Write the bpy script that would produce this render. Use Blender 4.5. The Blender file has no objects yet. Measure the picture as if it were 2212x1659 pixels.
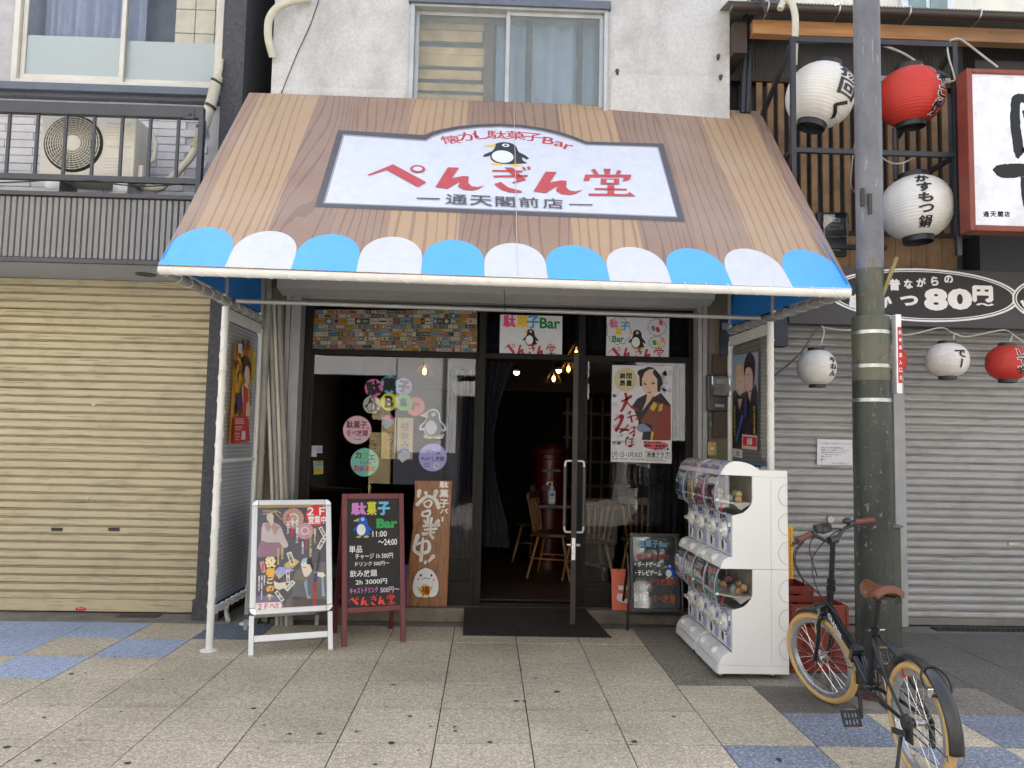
import bpy, bmesh, math, random
from math import sin, cos, pi, radians, sqrt, atan2
from mathutils import Vector, Matrix
random.seed(7)
S = bpy.context.scene
COL = S.collection

# ------------------------------------------------------------------ camera
PW, PH, PF = 2212.0, 1659.0, 1661.0            # pixel frame used for the survey of the place
EYE = Vector((0, 0, 1.55))
YAW, PITCH, ROLL = radians(1.746), radians(4.272), radians(1.165)
_f = Vector((sin(YAW)*cos(PITCH), cos(YAW)*cos(PITCH), sin(PITCH)))
_r0 = Vector((cos(YAW), -sin(YAW), 0)); _u0 = _r0.cross(_f)
_r = cos(ROLL)*_r0 + sin(ROLL)*_u0; _u = -sin(ROLL)*_r0 + cos(ROLL)*_u0
cam_data = bpy.data.cameras.new('camera'); cam = bpy.data.objects.new('camera', cam_data); COL.objects.link(cam)
mw = Matrix.Identity(4)
for i in range(3):
    mw[i][0], mw[i][1], mw[i][2], mw[i][3] = _r[i], _u[i], -_f[i], EYE[i]
cam.matrix_world = mw
cam_data.sensor_fit = 'HORIZONTAL'; cam_data.sensor_width = 36.0; cam_data.lens = 36.0*PF/PW
cam_data.clip_start = 0.05; cam_data.clip_end = 400
S.camera = cam

# ------------------------------------------------------------------ sky, sun, exposure
SUN_EL, SUN_AZ = radians(46), radians(-14)      # behind the shops, so that their own roofs shade this side of the street
world = bpy.data.worlds.new('World'); S.world = world; world.use_nodes = True
wn = world.node_tree.nodes; wl = world.node_tree.links
sky = wn.new('ShaderNodeTexSky'); sky.sky_type = 'NISHITA'; sky.sun_disc = False
sky.sun_elevation = SUN_EL; sky.sun_rotation = SUN_AZ; sky.air_density = 1.0; sky.dust_density = 4.0; sky.ozone_density = 1.0
hsv = wn.new('ShaderNodeHueSaturation'); hsv.inputs['Saturation'].default_value = 0.62
bg = wn['Background']; bg.inputs['Strength'].default_value = 0.115
wl.new(sky.outputs[0], hsv.inputs['Color']); wl.new(hsv.outputs[0], bg.inputs[0])
sd = bpy.data.lights.new('sun', 'SUN'); sd.energy = 5.0; sd.angle = radians(.5); sd.color = (1, .975, .95)
so = bpy.data.objects.new('sun', sd); COL.objects.link(so)
sdir = Vector((sin(SUN_AZ)*cos(SUN_EL), cos(SUN_AZ)*cos(SUN_EL), sin(SUN_EL)))
so.rotation_euler = sdir.to_track_quat('Z', 'Y').to_euler(); so.location = sdir*30
S.view_settings.view_transform = 'Standard'; S.view_settings.look = 'None'
S.view_settings.exposure = 2.38; S.view_settings.gamma = 1.0
try: S.view_settings.use_curve_mapping = False
except Exception: pass
S.render.engine = 'CYCLES'
S.cycles.max_bounces = 8; S.cycles.diffuse_bounces = 3; S.cycles.glossy_bounces = 4
S.cycles.transparent_max_bounces = 12; S.cycles.transmission_bounces = 4
S.cycles.caustics_reflective = False; S.cycles.caustics_refractive = False
S.cycles.use_denoising = True
S.cycles.sample_clamp_indirect = 6.0

# ------------------------------------------------------------------ survey helpers: a pixel of the survey frame meets a plane of the place
def ray(px, py): return _f + _r*((px-PW/2)/PF) - _u*((py-PH/2)/PF)
def onplane(px, py, p0, n):
    v = ray(px, py); return EYE + v*((p0-EYE).dot(n)/v.dot(n))
def atY(px, py, y): return onplane(px, py, Vector((0, y, 0)), Vector((0, 1, 0)))
def atZ(px, py, z=0.): return onplane(px, py, Vector((0, 0, z)), Vector((0, 0, 1)))
def atX(px, py, x): return onplane(px, py, Vector((x, 0, 0)), Vector((1, 0, 0)))

# ------------------------------------------------------------------ materials
def srgb(r, g, b):
    f = lambda c: (c/255/12.92) if c/255 <= .04045 else ((c/255+.055)/1.055)**2.4
    return (f(r), f(g), f(b))
class NT:
    def __init__(s, name):
        s.m = bpy.data.materials.new(name); s.m.use_nodes = True
        s.n = s.m.node_tree.nodes; s.l = s.m.node_tree.links
        s.b = s.n['Principled BSDF']; s.out = s.n['Material Output']
    def new(s, t, **kw):
        x = s.n.new(t)
        for k, v in kw.items():
            if k in x.inputs: x.inputs[k].default_value = v
            else: setattr(x, k, v)
        return x
    def pos(s, scale=(1, 1, 1)):
        g = s.new('ShaderNodeNewGeometry'); mp = s.new('ShaderNodeMapping'); mp.inputs['Scale'].default_value = scale
        s.l.new(g.outputs['Position'], mp.inputs['Vector']); return mp.outputs[0]
    def noise(s, vec, scale, detail=4., rough=.55, dist=0.):
        x = s.new('ShaderNodeTexNoise'); x.inputs['Scale'].default_value = scale; x.inputs['Detail'].default_value = detail
        x.inputs['Roughness'].default_value = rough; x.inputs['Distortion'].default_value = dist
        s.l.new(vec, x.inputs['Vector']); return x.outputs['Fac']
    def ramp(s, fac, stops, interp='LINEAR'):
        x = s.new('ShaderNodeValToRGB'); x.color_ramp.interpolation = interp
        e = x.color_ramp.elements
        while len(e) < len(stops): e.new(.5)
        for i, (p, c) in enumerate(stops):
            e[i].position = p; e[i].color = (c[0], c[1], c[2], 1) if not isinstance(c, (int, float)) else (c, c, c, 1)
        s.l.new(fac, x.inputs[0]); return x.outputs[0]
    def mix(s, fac, a, b, mode='MIX'):
        x = s.new('ShaderNodeMix'); x.data_type = 'RGBA'; x.blend_type = mode
        for sock, v in ((x.inputs[0], fac), (x.inputs[6], a), (x.inputs[7], b)):
            if hasattr(v, 'links'): s.l.new(v, sock)
            elif isinstance(v, (int, float)): sock.default_value = v
            else: sock.default_value = (*v[:3], 1)
        return x.outputs[2]
    def math(s, op, a, b=0., c=None):
        x = s.new('ShaderNodeMath'); x.operation = op
        for sock, v in zip(x.inputs, (a, b, c)):
            if v is None: continue
            if hasattr(v, 'links'): s.l.new(v, sock)
            else: sock.default_value = v
        return x.outputs[0]
    def set(s, col=None, rough=None, metal=None, spec=None):
        for k, v in (('Base Color', col), ('Roughness', rough), ('Metallic', metal), ('Specular IOR Level', spec)):
            if v is None: continue
            if hasattr(v, 'links'): s.l.new(v, s.b.inputs[k])
            else: s.b.inputs[k].default_value = v if isinstance(v, (int, float)) else (*v[:3], 1)
    def bump(s, h, strength=.3, dist=.01):
        x = s.new('ShaderNodeBump'); x.inputs['Strength'].default_value = strength; x.inputs['Distance'].default_value = dist
        s.l.new(h, x.inputs['Height']); s.l.new(x.outputs[0], s.b.inputs['Normal']); return x
MATS = {}
def mat(name, col, rough=.5, metal=0., var=.12, scale=9., bump=0., bscale=60., spec=.5, dirt=0., dirtcol=(.05, .045, .04), streak=False):
    """painted, plastic or metal surface: slight colour variation, optional grime and fine relief"""
    if name in MATS: return MATS[name]
    t = NT(name); p = t.pos()
    n = t.noise(p, scale, 5.)
    c = t.mix(t.ramp(n, [(.3, 0.), (.7, 1.)]), tuple(x*(1-var) for x in col), tuple(min(1, x*(1+var)) for x in col))
    if dirt:
        q = t.pos((3, 3, .35)) if streak else p
        d = t.ramp(t.noise(q, 3.2 if streak else 2.1, 7., .65), [(.45, 0.), (.75, 1.)])
        c = t.mix(t.math('MULTIPLY', d, dirt), c, dirtcol)
    rn = t.ramp(t.noise(p, scale*2.3, 3.), [(.3, max(0, rough-min(.08, var*.5))), (.7, min(1, rough+min(.08, var*.5)))])
    t.set(c, rn, metal, spec)
    if bump: t.bump(t.noise(p, bscale, 6., .6), bump, .006)
    MATS[name] = t.m; return t.m

# ------------------------------------------------------------------ objects
def root_of(o):
    while o.parent: o = o.parent
    return o
def put(o, parent=None, mats=None):
    COL.objects.link(o)
    if parent: o.parent = parent
    return o
def thing(name, label, cat, loc=(0, 0, 0), group=None, rotz=0.):
    o = bpy.data.objects.new(name, None); COL.objects.link(o); o.location = loc; o.rotation_euler = (0, 0, rotz)
    o.empty_display_size = .1
    o['label'] = label; o['category'] = cat
    if group: o['group'] = group
    return o
def tag(o, label, cat, group=None):
    o['label'] = label; o['category'] = cat
    if group: o['group'] = group
    return o
class MB:
    """collects shapes, links them as one mesh"""
    def __init__(s): s.v = []; s.f = []; s.mi = []; s.cur = 0
    def mat(s, i): s.cur = i; return s
    def add(s, vs, fs):
        o = len(s.v); s.v += [tuple(v) for v in vs]; s.f += [tuple(i+o for i in f) for f in fs]; s.mi += [s.cur]*len(fs); return s
    def box(s, x0, x1, y0, y1, z0, z1):
        if x0 > x1: x0, x1 = x1, x0
        if y0 > y1: y0, y1 = y1, y0
        if z0 > z1: z0, z1 = z1, z0
        return s.add([(x0, y0, z0), (x1, y0, z0), (x1, y1, z0), (x0, y1, z0), (x0, y0, z1), (x1, y0, z1), (x1, y1, z1), (x0, y1, z1)],
              [(0, 3, 2, 1), (4, 5, 6, 7), (0, 1, 5, 4), (1, 2, 6, 5), (2, 3, 7, 6), (3, 0, 4, 7)])
    def obox(s, c, ax, ay, az, hx, hy, hz):
        c, ax, ay, az = Vector(c), Vector(ax), Vector(ay), Vector(az)
        P = [c+ax*(hx*i)+ay*(hy*j)+az*(hz*k) for k in (-1, 1) for i, j in ((-1, -1), (1, -1), (1, 1), (-1, 1))]
        fs = [(0, 3, 2, 1), (4, 5, 6, 7), (0, 1, 5, 4), (1, 2, 6, 5), (2, 3, 7, 6), (3, 0, 4, 7)]
        if ax.cross(ay).dot(az) < 0: fs = [f[::-1] for f in fs]
        return s.add(P, fs)
    def beam(s, p, q, w, h, up=(0, 0, 1)):
        p, q = Vector(p), Vector(q); d = (q-p); L = d.length; d = d/L
        side = d.cross(Vector(up))
        if side.length < 1e-4: side = d.cross(Vector((0, 1, 0)))
        side.normalize(); u = side.cross(d)
        return s.obox((p+q)/2, d, side, u, L/2, w/2, h/2)
    def tube(s, pts, r, n=10, cap=True, closed=False):
        pts = [Vector(p) for p in pts]; m = len(pts)
        rs = r if isinstance(r, (list, tuple)) else [r]*m
        t0 = (pts[1]-pts[0]).normalized()
        a = t0.cross(Vector((0, 0, 1)))
        if a.length < .05: a = t0.cross(Vector((1, 0, 0)))
        a.normalize(); vs = []; fs = []; tp = t0
        for i, p in enumerate(pts):
            if closed: t = (pts[(i+1) % m]-pts[i-1]).normalized()
            elif i == 0: t = t0
            elif i == m-1: t = (pts[-1]-pts[-2]).normalized()
            else:
                t = (pts[i+1]-pts[i]).normalized()+(p-pts[i-1]).normalized()
                t = t.normalized() if t.length > 1e-6 else tp
            a = a - t*a.dot(t)
            if a.length < 1e-5: a = t.orthogonal()
            a.normalize(); b = t.cross(a); tp = t
            for k in range(n):
                th = 2*pi*k/n; vs.append(p+(a*cos(th)+b*sin(th))*rs[i])
        rng = m if closed else m-1
        for i in range(rng):
            j = (i+1) % m
            for k in range(n):
                l = (k+1) % n; fs.append((i*n+k, i*n+l, j*n+l, j*n+k))
        if cap and not closed: fs.append(tuple(range(n))[::-1]); fs.append(tuple((m-1)*n+k for k in range(n)))
        return s.add(vs, fs)
    def cyl(s, p, q, r, n=16, r2=None): return s.tube([p, q], [r, r if r2 is None else r2], n)
    def lathe(s, prof, c=(0, 0, 0), ax=(0, 0, 1), n=24, start=None, a0=0., a1=2*pi):
        ax = Vector(ax).normalized(); a = ax.orthogonal().normalized() if start is None else Vector(start).normalized(); b = ax.cross(a); c = Vector(c)
        full = abs(a1-a0-2*pi) < 1e-6; m = n if full else n+1; vs = []; fs = []
        for (r, h) in prof:
            for k in range(m):
                th = a0+(a1-a0)*k/n; vs.append(c+ax*h+(a*cos(th)+b*sin(th))*r)
        for i in range(len(prof)-1):
            for k in range(n):
                l = (k+1) % m; fs.append((i*m+k, i*m+l, (i+1)*m+l, (i+1)*m+k))
        return s.add(vs, fs)
    def sphere(s, c, r, n=14, m=9, sc=(1, 1, 1)):
        c = Vector(c); vs = [c+Vector((0, 0, -r*sc[2]))]; fs = []
        for i in range(1, m):
            ph = -pi/2+pi*i/m
            for k in range(n): vs.append(c+Vector((r*sc[0]*cos(ph)*cos(2*pi*k/n), r*sc[1]*cos(ph)*sin(2*pi*k/n), r*sc[2]*sin(ph))))
        vs.append(c+Vector((0, 0, r*sc[2]))); T = len(vs)-1
        for k in range(n):
            l = (k+1) % n; fs.append((0, 1+l, 1+k)); fs.append((T, T-n+k, T-n+l))
            for i in range(m-2): fs.append((1+i*n+k, 1+i*n+l, 1+(i+1)*n+l, 1+(i+1)*n+k))
        return s.add(vs, fs)
    def prism(s, poly, o, ux, uy, d):
        """2D polygon (local u, v) at origin o, extruded by vector d"""
        o, ux, uy, d = Vector(o), Vector(ux), Vector(uy), Vector(d); n = len(poly)
        A = [o+ux*u+uy*v for u, v in poly]; B = [p+d for p in A]
        area = sum(poly[i][0]*poly[(i+1) % n][1]-poly[(i+1) % n][0]*poly[i][1] for i in range(n))
        flip = (ux.cross(uy).dot(d) > 0) == (area > 0)
        fs = [tuple(range(n))[::-1], tuple(range(n, 2*n))]+[(i, (i+1) % n, n+(i+1) % n, n+i) for i in range(n)]
        if not flip: fs = [f[::-1] for f in fs]
        return s.add(A+B, fs)
    def quad(s, *p): return s.add(p, [tuple(range(len(p)))])
    def build(s, name, mats, parent=None, smooth=None, bevel=0., kind=None, solid=0., local=False, seg=2):
        me = bpy.data.meshes.new(name)
        base = Vector((0, 0, 0)); rt = None
        if parent and not local:
            rt = root_of(parent); base = Vector(rt.location)
        me.from_pydata([tuple(Vector(v)-base) for v in s.v], [], s.f)
        for m in (mats if isinstance(mats, (list, tuple)) else [mats]): me.materials.append(m)
        me.polygons.foreach_set('material_index', s.mi); me.update()
        if smooth is not None:
            me.polygons.foreach_set('use_smooth', [True]*len(me.polygons)); me.set_sharp_from_angle(angle=radians(smooth))
        o = bpy.data.objects.new(name, me); put(o, parent)
        if solid:
            md = o.modifiers.new('solid', 'SOLIDIFY'); md.thickness = solid; md.offset = -1
        if bevel:
            md = o.modifiers.new('bevel', 'BEVEL'); md.width = bevel; md.segments = seg; md.limit_method = 'ANGLE'; md.angle_limit = radians(40)
            md.harden_normals = False
        if kind: o['kind'] = kind
        return o
def copy_part(o, parent, loc=None):
    c = o.copy(); COL.objects.link(c); c.parent = parent
    if loc is not None: c.location = loc
    return c
def copy_thing(root, loc, label, rotz=None):
    """a copy of a thing with copies of its parts and sub-parts"""
    r = root.copy(); COL.objects.link(r); r.location = loc; r['label'] = label
    if rotz is not None: r.rotation_euler = (0, 0, rotz)
    for ch in list(root.children):
        c = ch.copy(); COL.objects.link(c); c.parent = r
        for g in list(ch.children):
            d = g.copy(); COL.objects.link(d); d.parent = c
    return r

# ------------------------------------------------------------------ flat print: shapes and lettering laid in thin sheets on a real surface
TXT = {}
def text_mesh(body, bold=0., vertical=False, space=1.):
    key = (body, bold, vertical, space)
    if key in TXT: return TXT[key]
    cu = bpy.data.curves.new('lettering', 'FONT'); cu.body = '\n'.join(body) if vertical else body
    cu.size = 1.; cu.offset = bold; cu.resolution_u = 3; cu.align_x = 'CENTER'; cu.space_line = .92 if vertical else 1.1
    cu.space_character = space
    ob = bpy.data.objects.new('lettering', cu); me = bpy.data.meshes.new_from_object(ob)
    vs = [(v.co.x, v.co.y) for v in me.vertices]; fs = [tuple(p.vertices) for p in me.polygons]
    bpy.data.objects.remove(ob); bpy.data.curves.remove(cu); bpy.data.meshes.remove(me)
    x0, x1 = min(v[0] for v in vs), max(v[0] for v in vs); y0, y1 = min(v[1] for v in vs), max(v[1] for v in vs)
    cx, cy = (x0+x1)/2, (y0+y1)/2
    TXT[key] = ([(x-cx, y-cy) for x, y in vs], fs, x1-x0, y1-y0); return TXT[key]
def scuffed(name, col, rough, c2, metal=0.):
    """shutter paint: long horizontal scratches, hand marks and blotchy grime"""
    t = NT(name); a = t.noise(t.pos((.7, 1, 26)), 3., 6., .7); b = t.noise(t.pos((1.3, 1, 2.2)), 2.6, 7., .68); f = t.noise(t.pos((1, 1, 1)), 60., 3.)
    c = t.mix(t.ramp(t.noise(t.pos((.25, 1, 1.1)), 2.2, 3.), [(.3, 0.), (.7, 1.)]), tuple(x*.93 for x in col), tuple(min(1, x*1.06) for x in col))
    c = t.mix(t.ramp(b, [(.50, 0.), (.72, .42)]), c, c2); c = t.mix(t.ramp(a, [(.57, 0.), (.64, .75)]), c, tuple(x*.7 for x in c2)); c = t.mix(t.ramp(a, [(.28, .35), (.36, 0.)]), c, tuple(min(.85, x*1.3) for x in col))
    t.set(c, t.ramp(b, [(.4, rough), (.7, min(1, rough+.2))]), metal, .5); t.bump(t.noise(t.pos((1, 1, .8)), 3.5, 3.), .12, .03); MATS[name] = t.m; return t.m
def print_mat(name, rough=.55, spec=.3, back=False):
    if name in MATS: return MATS[name]
    t = NT(name); a = t.new('ShaderNodeAttribute'); a.attribute_name = 'ink'
    n = t.noise(t.pos(), 14., 4.); s_ = t.noise(t.pos((5, 5, .8)), 2.2, 6., .65)
    c = t.mix(t.ramp(n, [(.3, 0.), (.7, 1.)]), a.outputs['Color'], t.mix(1., a.outputs['Color'], (.93, .93, .93), 'MULTIPLY'))
    if back: c = t.mix(t.ramp(s_, [(.5, 0.), (.8, .4)]), c, t.mix(1., c, (.82, .80, .77), 'MULTIPLY')); t.bump(t.noise(t.pos((1, .5, .5)), 2.6, 4.), .45, .06)
    t.set(c, rough, 0., spec)
    MATS[name] = t.m; return t.m
def arc(cx, cy, rx, ry=None, n=28, a0=0., a1=2*pi, rot=0., end=False):
    ry = rx if ry is None else ry; out = []
    for k in range(n+(1 if end else 0)):
        th = a0+(a1-a0)*k/n; x, y = rx*cos(th), ry*sin(th); out.append((cx+x*cos(rot)-y*sin(rot), cy+x*sin(rot)+y*cos(rot)))
    return out
def stroke(pts, w):
    """a brush or pen line of changing width as a polygon"""
    ws = w if isinstance(w, (list, tuple)) else [w]*len(pts); L = []; Rr = []
    for i, (x, y) in enumerate(pts):
        a = pts[max(0, i-1)]; b = pts[min(len(pts)-1, i+1)]; dx, dy = b[0]-a[0], b[1]-a[1]; l = sqrt(dx*dx+dy*dy) or 1
        nx, ny = -dy/l*ws[i]/2, dx/l*ws[i]/2; L.append((x+nx, y+ny)); Rr.append((x-nx, y-ny))
    return L+Rr[::-1]
def curve(pts, n=6):
    """smooth line through points"""
    P = [pts[0]]+list(pts)+[pts[-1]]; out = []
    for i in range(1, len(P)-2):
        p0, p1, p2, p3 = P[i-1:i+3]
        for k in range(n):
            t = k/n; out.append(tuple(.5*((2*p1[j])+(-p0[j]+p2[j])*t+(2*p0[j]-5*p1[j]+4*p2[j]-p3[j])*t*t+(-p0[j]+3*p1[j]-3*p2[j]+p3[j])*t**3) for j in range(len(p1))))
    out.append(tuple(pts[-1])); return out
class Art:
    def __init__(s, o, ux, uy, step=.00035, lift=.0005):
        s.o = Vector(o); s.ux = Vector(ux).normalized(); s.uy = Vector(uy); s.uy = (s.uy-s.ux*s.uy.dot(s.ux)).normalized()
        s.n = s.ux.cross(s.uy); s.lay = 0; s.step = step; s.lift = lift; s.v = []; s.f = []; s.c = []
    def l(s, px, py):
        d = onplane(px, py, s.o, s.n)-s.o; return (d.dot(s.ux), d.dot(s.uy))
    def pxl(s, pts): return [s.l(*p) for p in pts]
    def px1(s, px, py):                       # metres per pixel here
        a, b = s.l(px, py), s.l(px, py+10); return sqrt((a[0]-b[0])**2+(a[1]-b[1])**2)/10
    def raw(s, vs, fs, col):
        h = s.lift+s.step*s.lay; o = len(s.v)
        s.v += [tuple(s.o+s.ux*u+s.uy*v+s.n*h) for u, v in vs]
        for f in fs:
            s.f.append(tuple(i+o for i in f)); s.c.append(col)
    def poly(s, pts, col, up=True):
        n = len(pts); a = sum(pts[i][0]*pts[(i+1) % n][1]-pts[(i+1) % n][0]*pts[i][1] for i in range(n))
        if a < 0: pts = pts[::-1]
        s.raw(pts, [tuple(range(n))], col)
        if up: s.lay += 1
        return s
    def polys(s, lst, col):
        for p in lst: s.poly(p, col, False)
        s.lay += 1; return s
    def ppoly(s, pts, col, up=True): return s.poly(s.pxl(pts), col, up)
    def pdisc(s, px, py, rpx, col, ry=None, rot=0.):
        c = s.l(px, py); k = s.px1(px, py); return s.poly(arc(c[0], c[1], rpx*k, (ry or rpx)*k, 30, rot=rot), col)
    def text(s, body, c, h=None, w=None, col=(0, 0, 0), bold=.02, rot=0., vertical=False, space=1., up=True, shear=0., slope=0.):
        """centred on c; h is the height of the drawn glyphs, w stretches them to that width"""
        dense = any('\u4e00' <= ch <= '\u9fff' for ch in body); off = min(bold, .010) if dense else bold
        vs, fs, W, H = text_mesh(body, off, vertical, space)
        ky = h/H if h else w/W; kx = w/W if w else ky
        cr, sr = cos(rot), sin(rot); out = []
        for x, y in vs:
            x = x*kx+shear*y*ky; y = y*ky+slope*x; out.append((c[0]+x*cr-y*sr, c[1]+x*sr+y*cr))
        s.raw(out, fs, col)
        if dense and bold > .018:             # heavier dense characters: the same glyphs again, shifted a little, each a hair higher
            e = (bold-off)*kx*1.2
            for q, (ex, ey) in enumerate(((e, 0), (-e, 0), (0, e), (0, -e))):
                s.lay += .12; s.raw([(x+ex, y+ey) for x, y in out], fs, col)
            s.lay -= .48
        if up: s.lay += 1
        return s
    def ptext(s, body, px, py, hpx=None, wpx=None, **kw):
        k = s.px1(px, py); return s.text(body, s.l(px, py), hpx*k if hpx else None, wpx*k if wpx else None, **kw)
    def build(s, name, m, parent=None):
        me = bpy.data.meshes.new(name); base = Vector(root_of(parent).location) if parent else Vector((0, 0, 0))
        me.from_pydata([tuple(Vector(v)-base) for v in s.v], [], s.f); me.materials.append(m)
        ca = me.color_attributes.new('ink', 'FLOAT_COLOR', 'CORNER'); buf = []
        for p, c in zip(me.polygons, s.c): buf += [c[0], c[1], c[2], 1.]*p.loop_total
        ca.data.foreach_set('color', buf)
        o = bpy.data.objects.new(name, me); put(o, parent); return o
WHITE = (.8, .8, .8); INK = (.012, .012, .014)
INKM = print_mat('printed_ink', .5, .3); VINYLM = print_mat('printed_vinyl', .42, .4, True); CHALKM = print_mat('paint_marker', .6, .2)
# ================================================================== THE SETTING
# ---- ground and pavement
def slab_mat(name, c1, c2, speck, rough=.75, stain=.5, blue=False):
    t = NT(name); p = t.pos()
    fine = t.noise(p, 62., 3., .8); mid = t.noise(p, 26., 5.); big = t.noise(p, 1.3, 6., .6)
    oi = t.new('ShaderNodeObjectInfo')
    c = t.mix(t.ramp(fine, [(.41, 0.), (.57, 1.)]), c1, c2)
    c = t.mix(t.ramp(fine, [(.60, 0.), (.66, 1.)]), c, speck)
    c = t.mix(t.ramp(t.noise(p, 88., 2., .6), [(.33, .75), (.40, 0.)]), c, tuple(x*.4 for x in c1))
    c = t.mix(t.ramp(mid, [(.42, .0), (.75, .55)]), c, tuple(x*.55 for x in c1))
    c = t.mix(t.math('MULTIPLY', t.ramp(big, [(.42, 0.), (.72, 1.)]), stain), c, (.09, .078, .058), 'MIX')
    g = t.new('ShaderNodeSeparateXYZ'); t.l.new(p, g.inputs[0])                    # rusty run-off along one joint, old spills
    ln = t.math('ABSOLUTE', t.math('SUBTRACT', g.outputs[1], 4.60)); ln = t.ramp(t.math('ADD', ln, t.math('MULTIPLY', t.noise(p, 2.4, 5.), .22)), [(.06, .42), (.14, 0.)])
    c = t.mix(ln, c, (.20, .135, .055)); sp2 = t.noise(p, 4.2, 6., .7); c = t.mix(t.ramp(sp2, [(.66, 0.), (.74, .35)]), c, (.07, .06, .05))
    c = t.mix(1., c, t.ramp(oi.outputs['Random'], [(0., .93), (1., 1.07)]), 'MULTIPLY')
    t.set(c, rough, 0., .3); t.bump(fine, .35, .004); return t.m
M_TILE = slab_mat('granite_slab', srgb(174, 162, 138), srgb(215, 203, 178), srgb(243, 237, 219), stain=.34)
M_TILEB = slab_mat('blue_painted_slab', srgb(152, 165, 190), srgb(184, 197, 219), srgb(216, 224, 234), stain=.18)
M_TILEBR = slab_mat('worn_blue_slab', srgb(112, 119, 133), srgb(154, 161, 175), srgb(228, 229, 231), stain=.32)
M_TILEG = slab_mat('grey_slab', srgb(96, 94, 89), srgb(124, 121, 114), srgb(164, 160, 150), stain=.62)
M_TILEM = slab_mat('dirty_slab', srgb(124, 118, 105), srgb(162, 155, 140), srgb(204, 197, 181), stain=.62)
M_TILED = slab_mat('slate_blue_slab', srgb(96, 104, 116), srgb(128, 136, 148), srgb(160, 166, 174), stain=.45)
M_GROUT = mat('grout', srgb(74, 70, 64), .9)
M_ASPH = slab_mat('street_paving', srgb(140, 135, 126), srgb(172, 167, 158), srgb(195, 190, 182), stain=.3)
m = MB(); m.quad((-120, -120, -.03), (120, -120, -.03), (120, 120, -.03), (-120, 120, -.03))
m.build('ground', M_ASPH, kind='structure')
TX0, TDX, TY0, TDY = .262, .4965, 4.08, .494
TY_END = TY0+TDY*5
NXa, NXb, NYa = -11, 13, -4
m = MB(); m.box(TX0+TDX*NXa, TX0+TDX*NXb, TY0+TDY*NYa, TY_END, -.028, -.007)
pave = m.build('pavement', M_GROUT, kind='structure')
def tile_mesh(mt):
    m = MB(); w, d = TDX/2-.0035, TDY/2-.0035
    m.prism([(-w+.003, -d), (w-.003, -d), (w, -d+.003), (w, d-.003), (w-.003, d), (-w+.003, d), (-w, d-.003), (-w, -d+.003)], (0, 0, -.02), (1, 0, 0), (0, 1, 0), (0, 0, .02))
    me = bpy.data.meshes.new('paving_tile'); me.from_pydata(m.v, [], m.f); me.materials.append(mt); return me
TM = {k: tile_mesh(v) for k, v in dict(n=M_TILE, b=M_TILEB, w=M_TILEBR, g=M_TILEG, d=M_TILED, m=M_TILEM).items()}
blue = {(-7, 4): 'b', (-8, 4): 'b', (-9, 4): 'b', (-5, 4): 'd', (-6, 3): 'b', (-8, 3): 'b', (-10, 3): 'b', (-7, 2): 'b', (-9, 2): 'b',
        (3, 0): 'w', (5, 0): 'w', (7, 0): 'w', (2, -1): 'w', (4, -1): 'w', (6, -1): 'w', (8, -1): 'w'}
for j in range(NYa, 5):
    for i in range(NXa, NXb):
        k = blue.get((i, j), 'n')
        if k == 'n' and j >= 2 and i >= 2: k = 'g' if i >= 4 else 'm'
        if k == 'n' and j == 1 and i >= 3: k = 'm' if i % 3 else 'g'
        o = bpy.data.objects.new('paving_tile', TM[k]); COL.objects.link(o); o.parent = pave
        o.location = (TX0+TDX*(i+.5), TY0+TDY*(j+.5), random.uniform(-.0015, .0015))
# chewing-gum spots trodden into the slabs
m = MB(); rg = random.Random(3)
for (px, py) in [(930, 1570), (850, 1480), (835, 1527), (1115, 1515), (1133, 1516), (1203, 1495), (1157, 1466), (982, 1571), (983, 1580), (1058, 1604), (845, 1605), (886, 1548), (262, 1538), (174, 1568), (95, 1551),
                 (15, 1615), (277, 1649), (352, 1466), (154, 1456), (184, 1455), (247, 1420), (82, 1644), (118, 1650), (570, 1568), (626, 1586), (690, 1586), (475, 1430), (1685, 1645), (1682, 1640), (1840, 1648), (1976, 1633), (770, 1581), (810, 1652), (1455, 1549), (1370, 1603), (1268, 1580), (548, 1531), (488, 1447)]:
    c = atZ(px, py); a = rg.uniform(.006, .016); n = 9
    m.quad(*[(c.x+a*1.2*cos(2*pi*k/n)*rg.uniform(.75, 1.2), c.y+a*sin(2*pi*k/n)*rg.uniform(.75, 1.2), .0035) for k in range(n)])
for q in range(150):
    a = rg.uniform(.002, .007); x, y = rg.uniform(-3.2, 3.4), rg.uniform(2.5, 6.3); m.quad(*[(x+a*cos(2*pi*k/6)*rg.uniform(.7, 1.5), y+a*sin(2*pi*k/6)*rg.uniform(.7, 1.4), .0035) for k in range(6)])
m.build('gum_spots', mat('trodden_gum', (.035, .033, .032), .7), kind='stuff')
M_CONC = mat('kerb_concrete', srgb(128, 124, 116), .85, var=.2, scale=5, bump=.4, bscale=70, dirt=.6, dirtcol=(.07, .065, .055))
m = MB()
x = -7.0
while x < 7.0:
    m.box(x, x+.895, TY_END+.006, 7.0, -.03, -.002); x += .9
m.build('kerb_strip', M_CONC, kind='structure')

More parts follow.
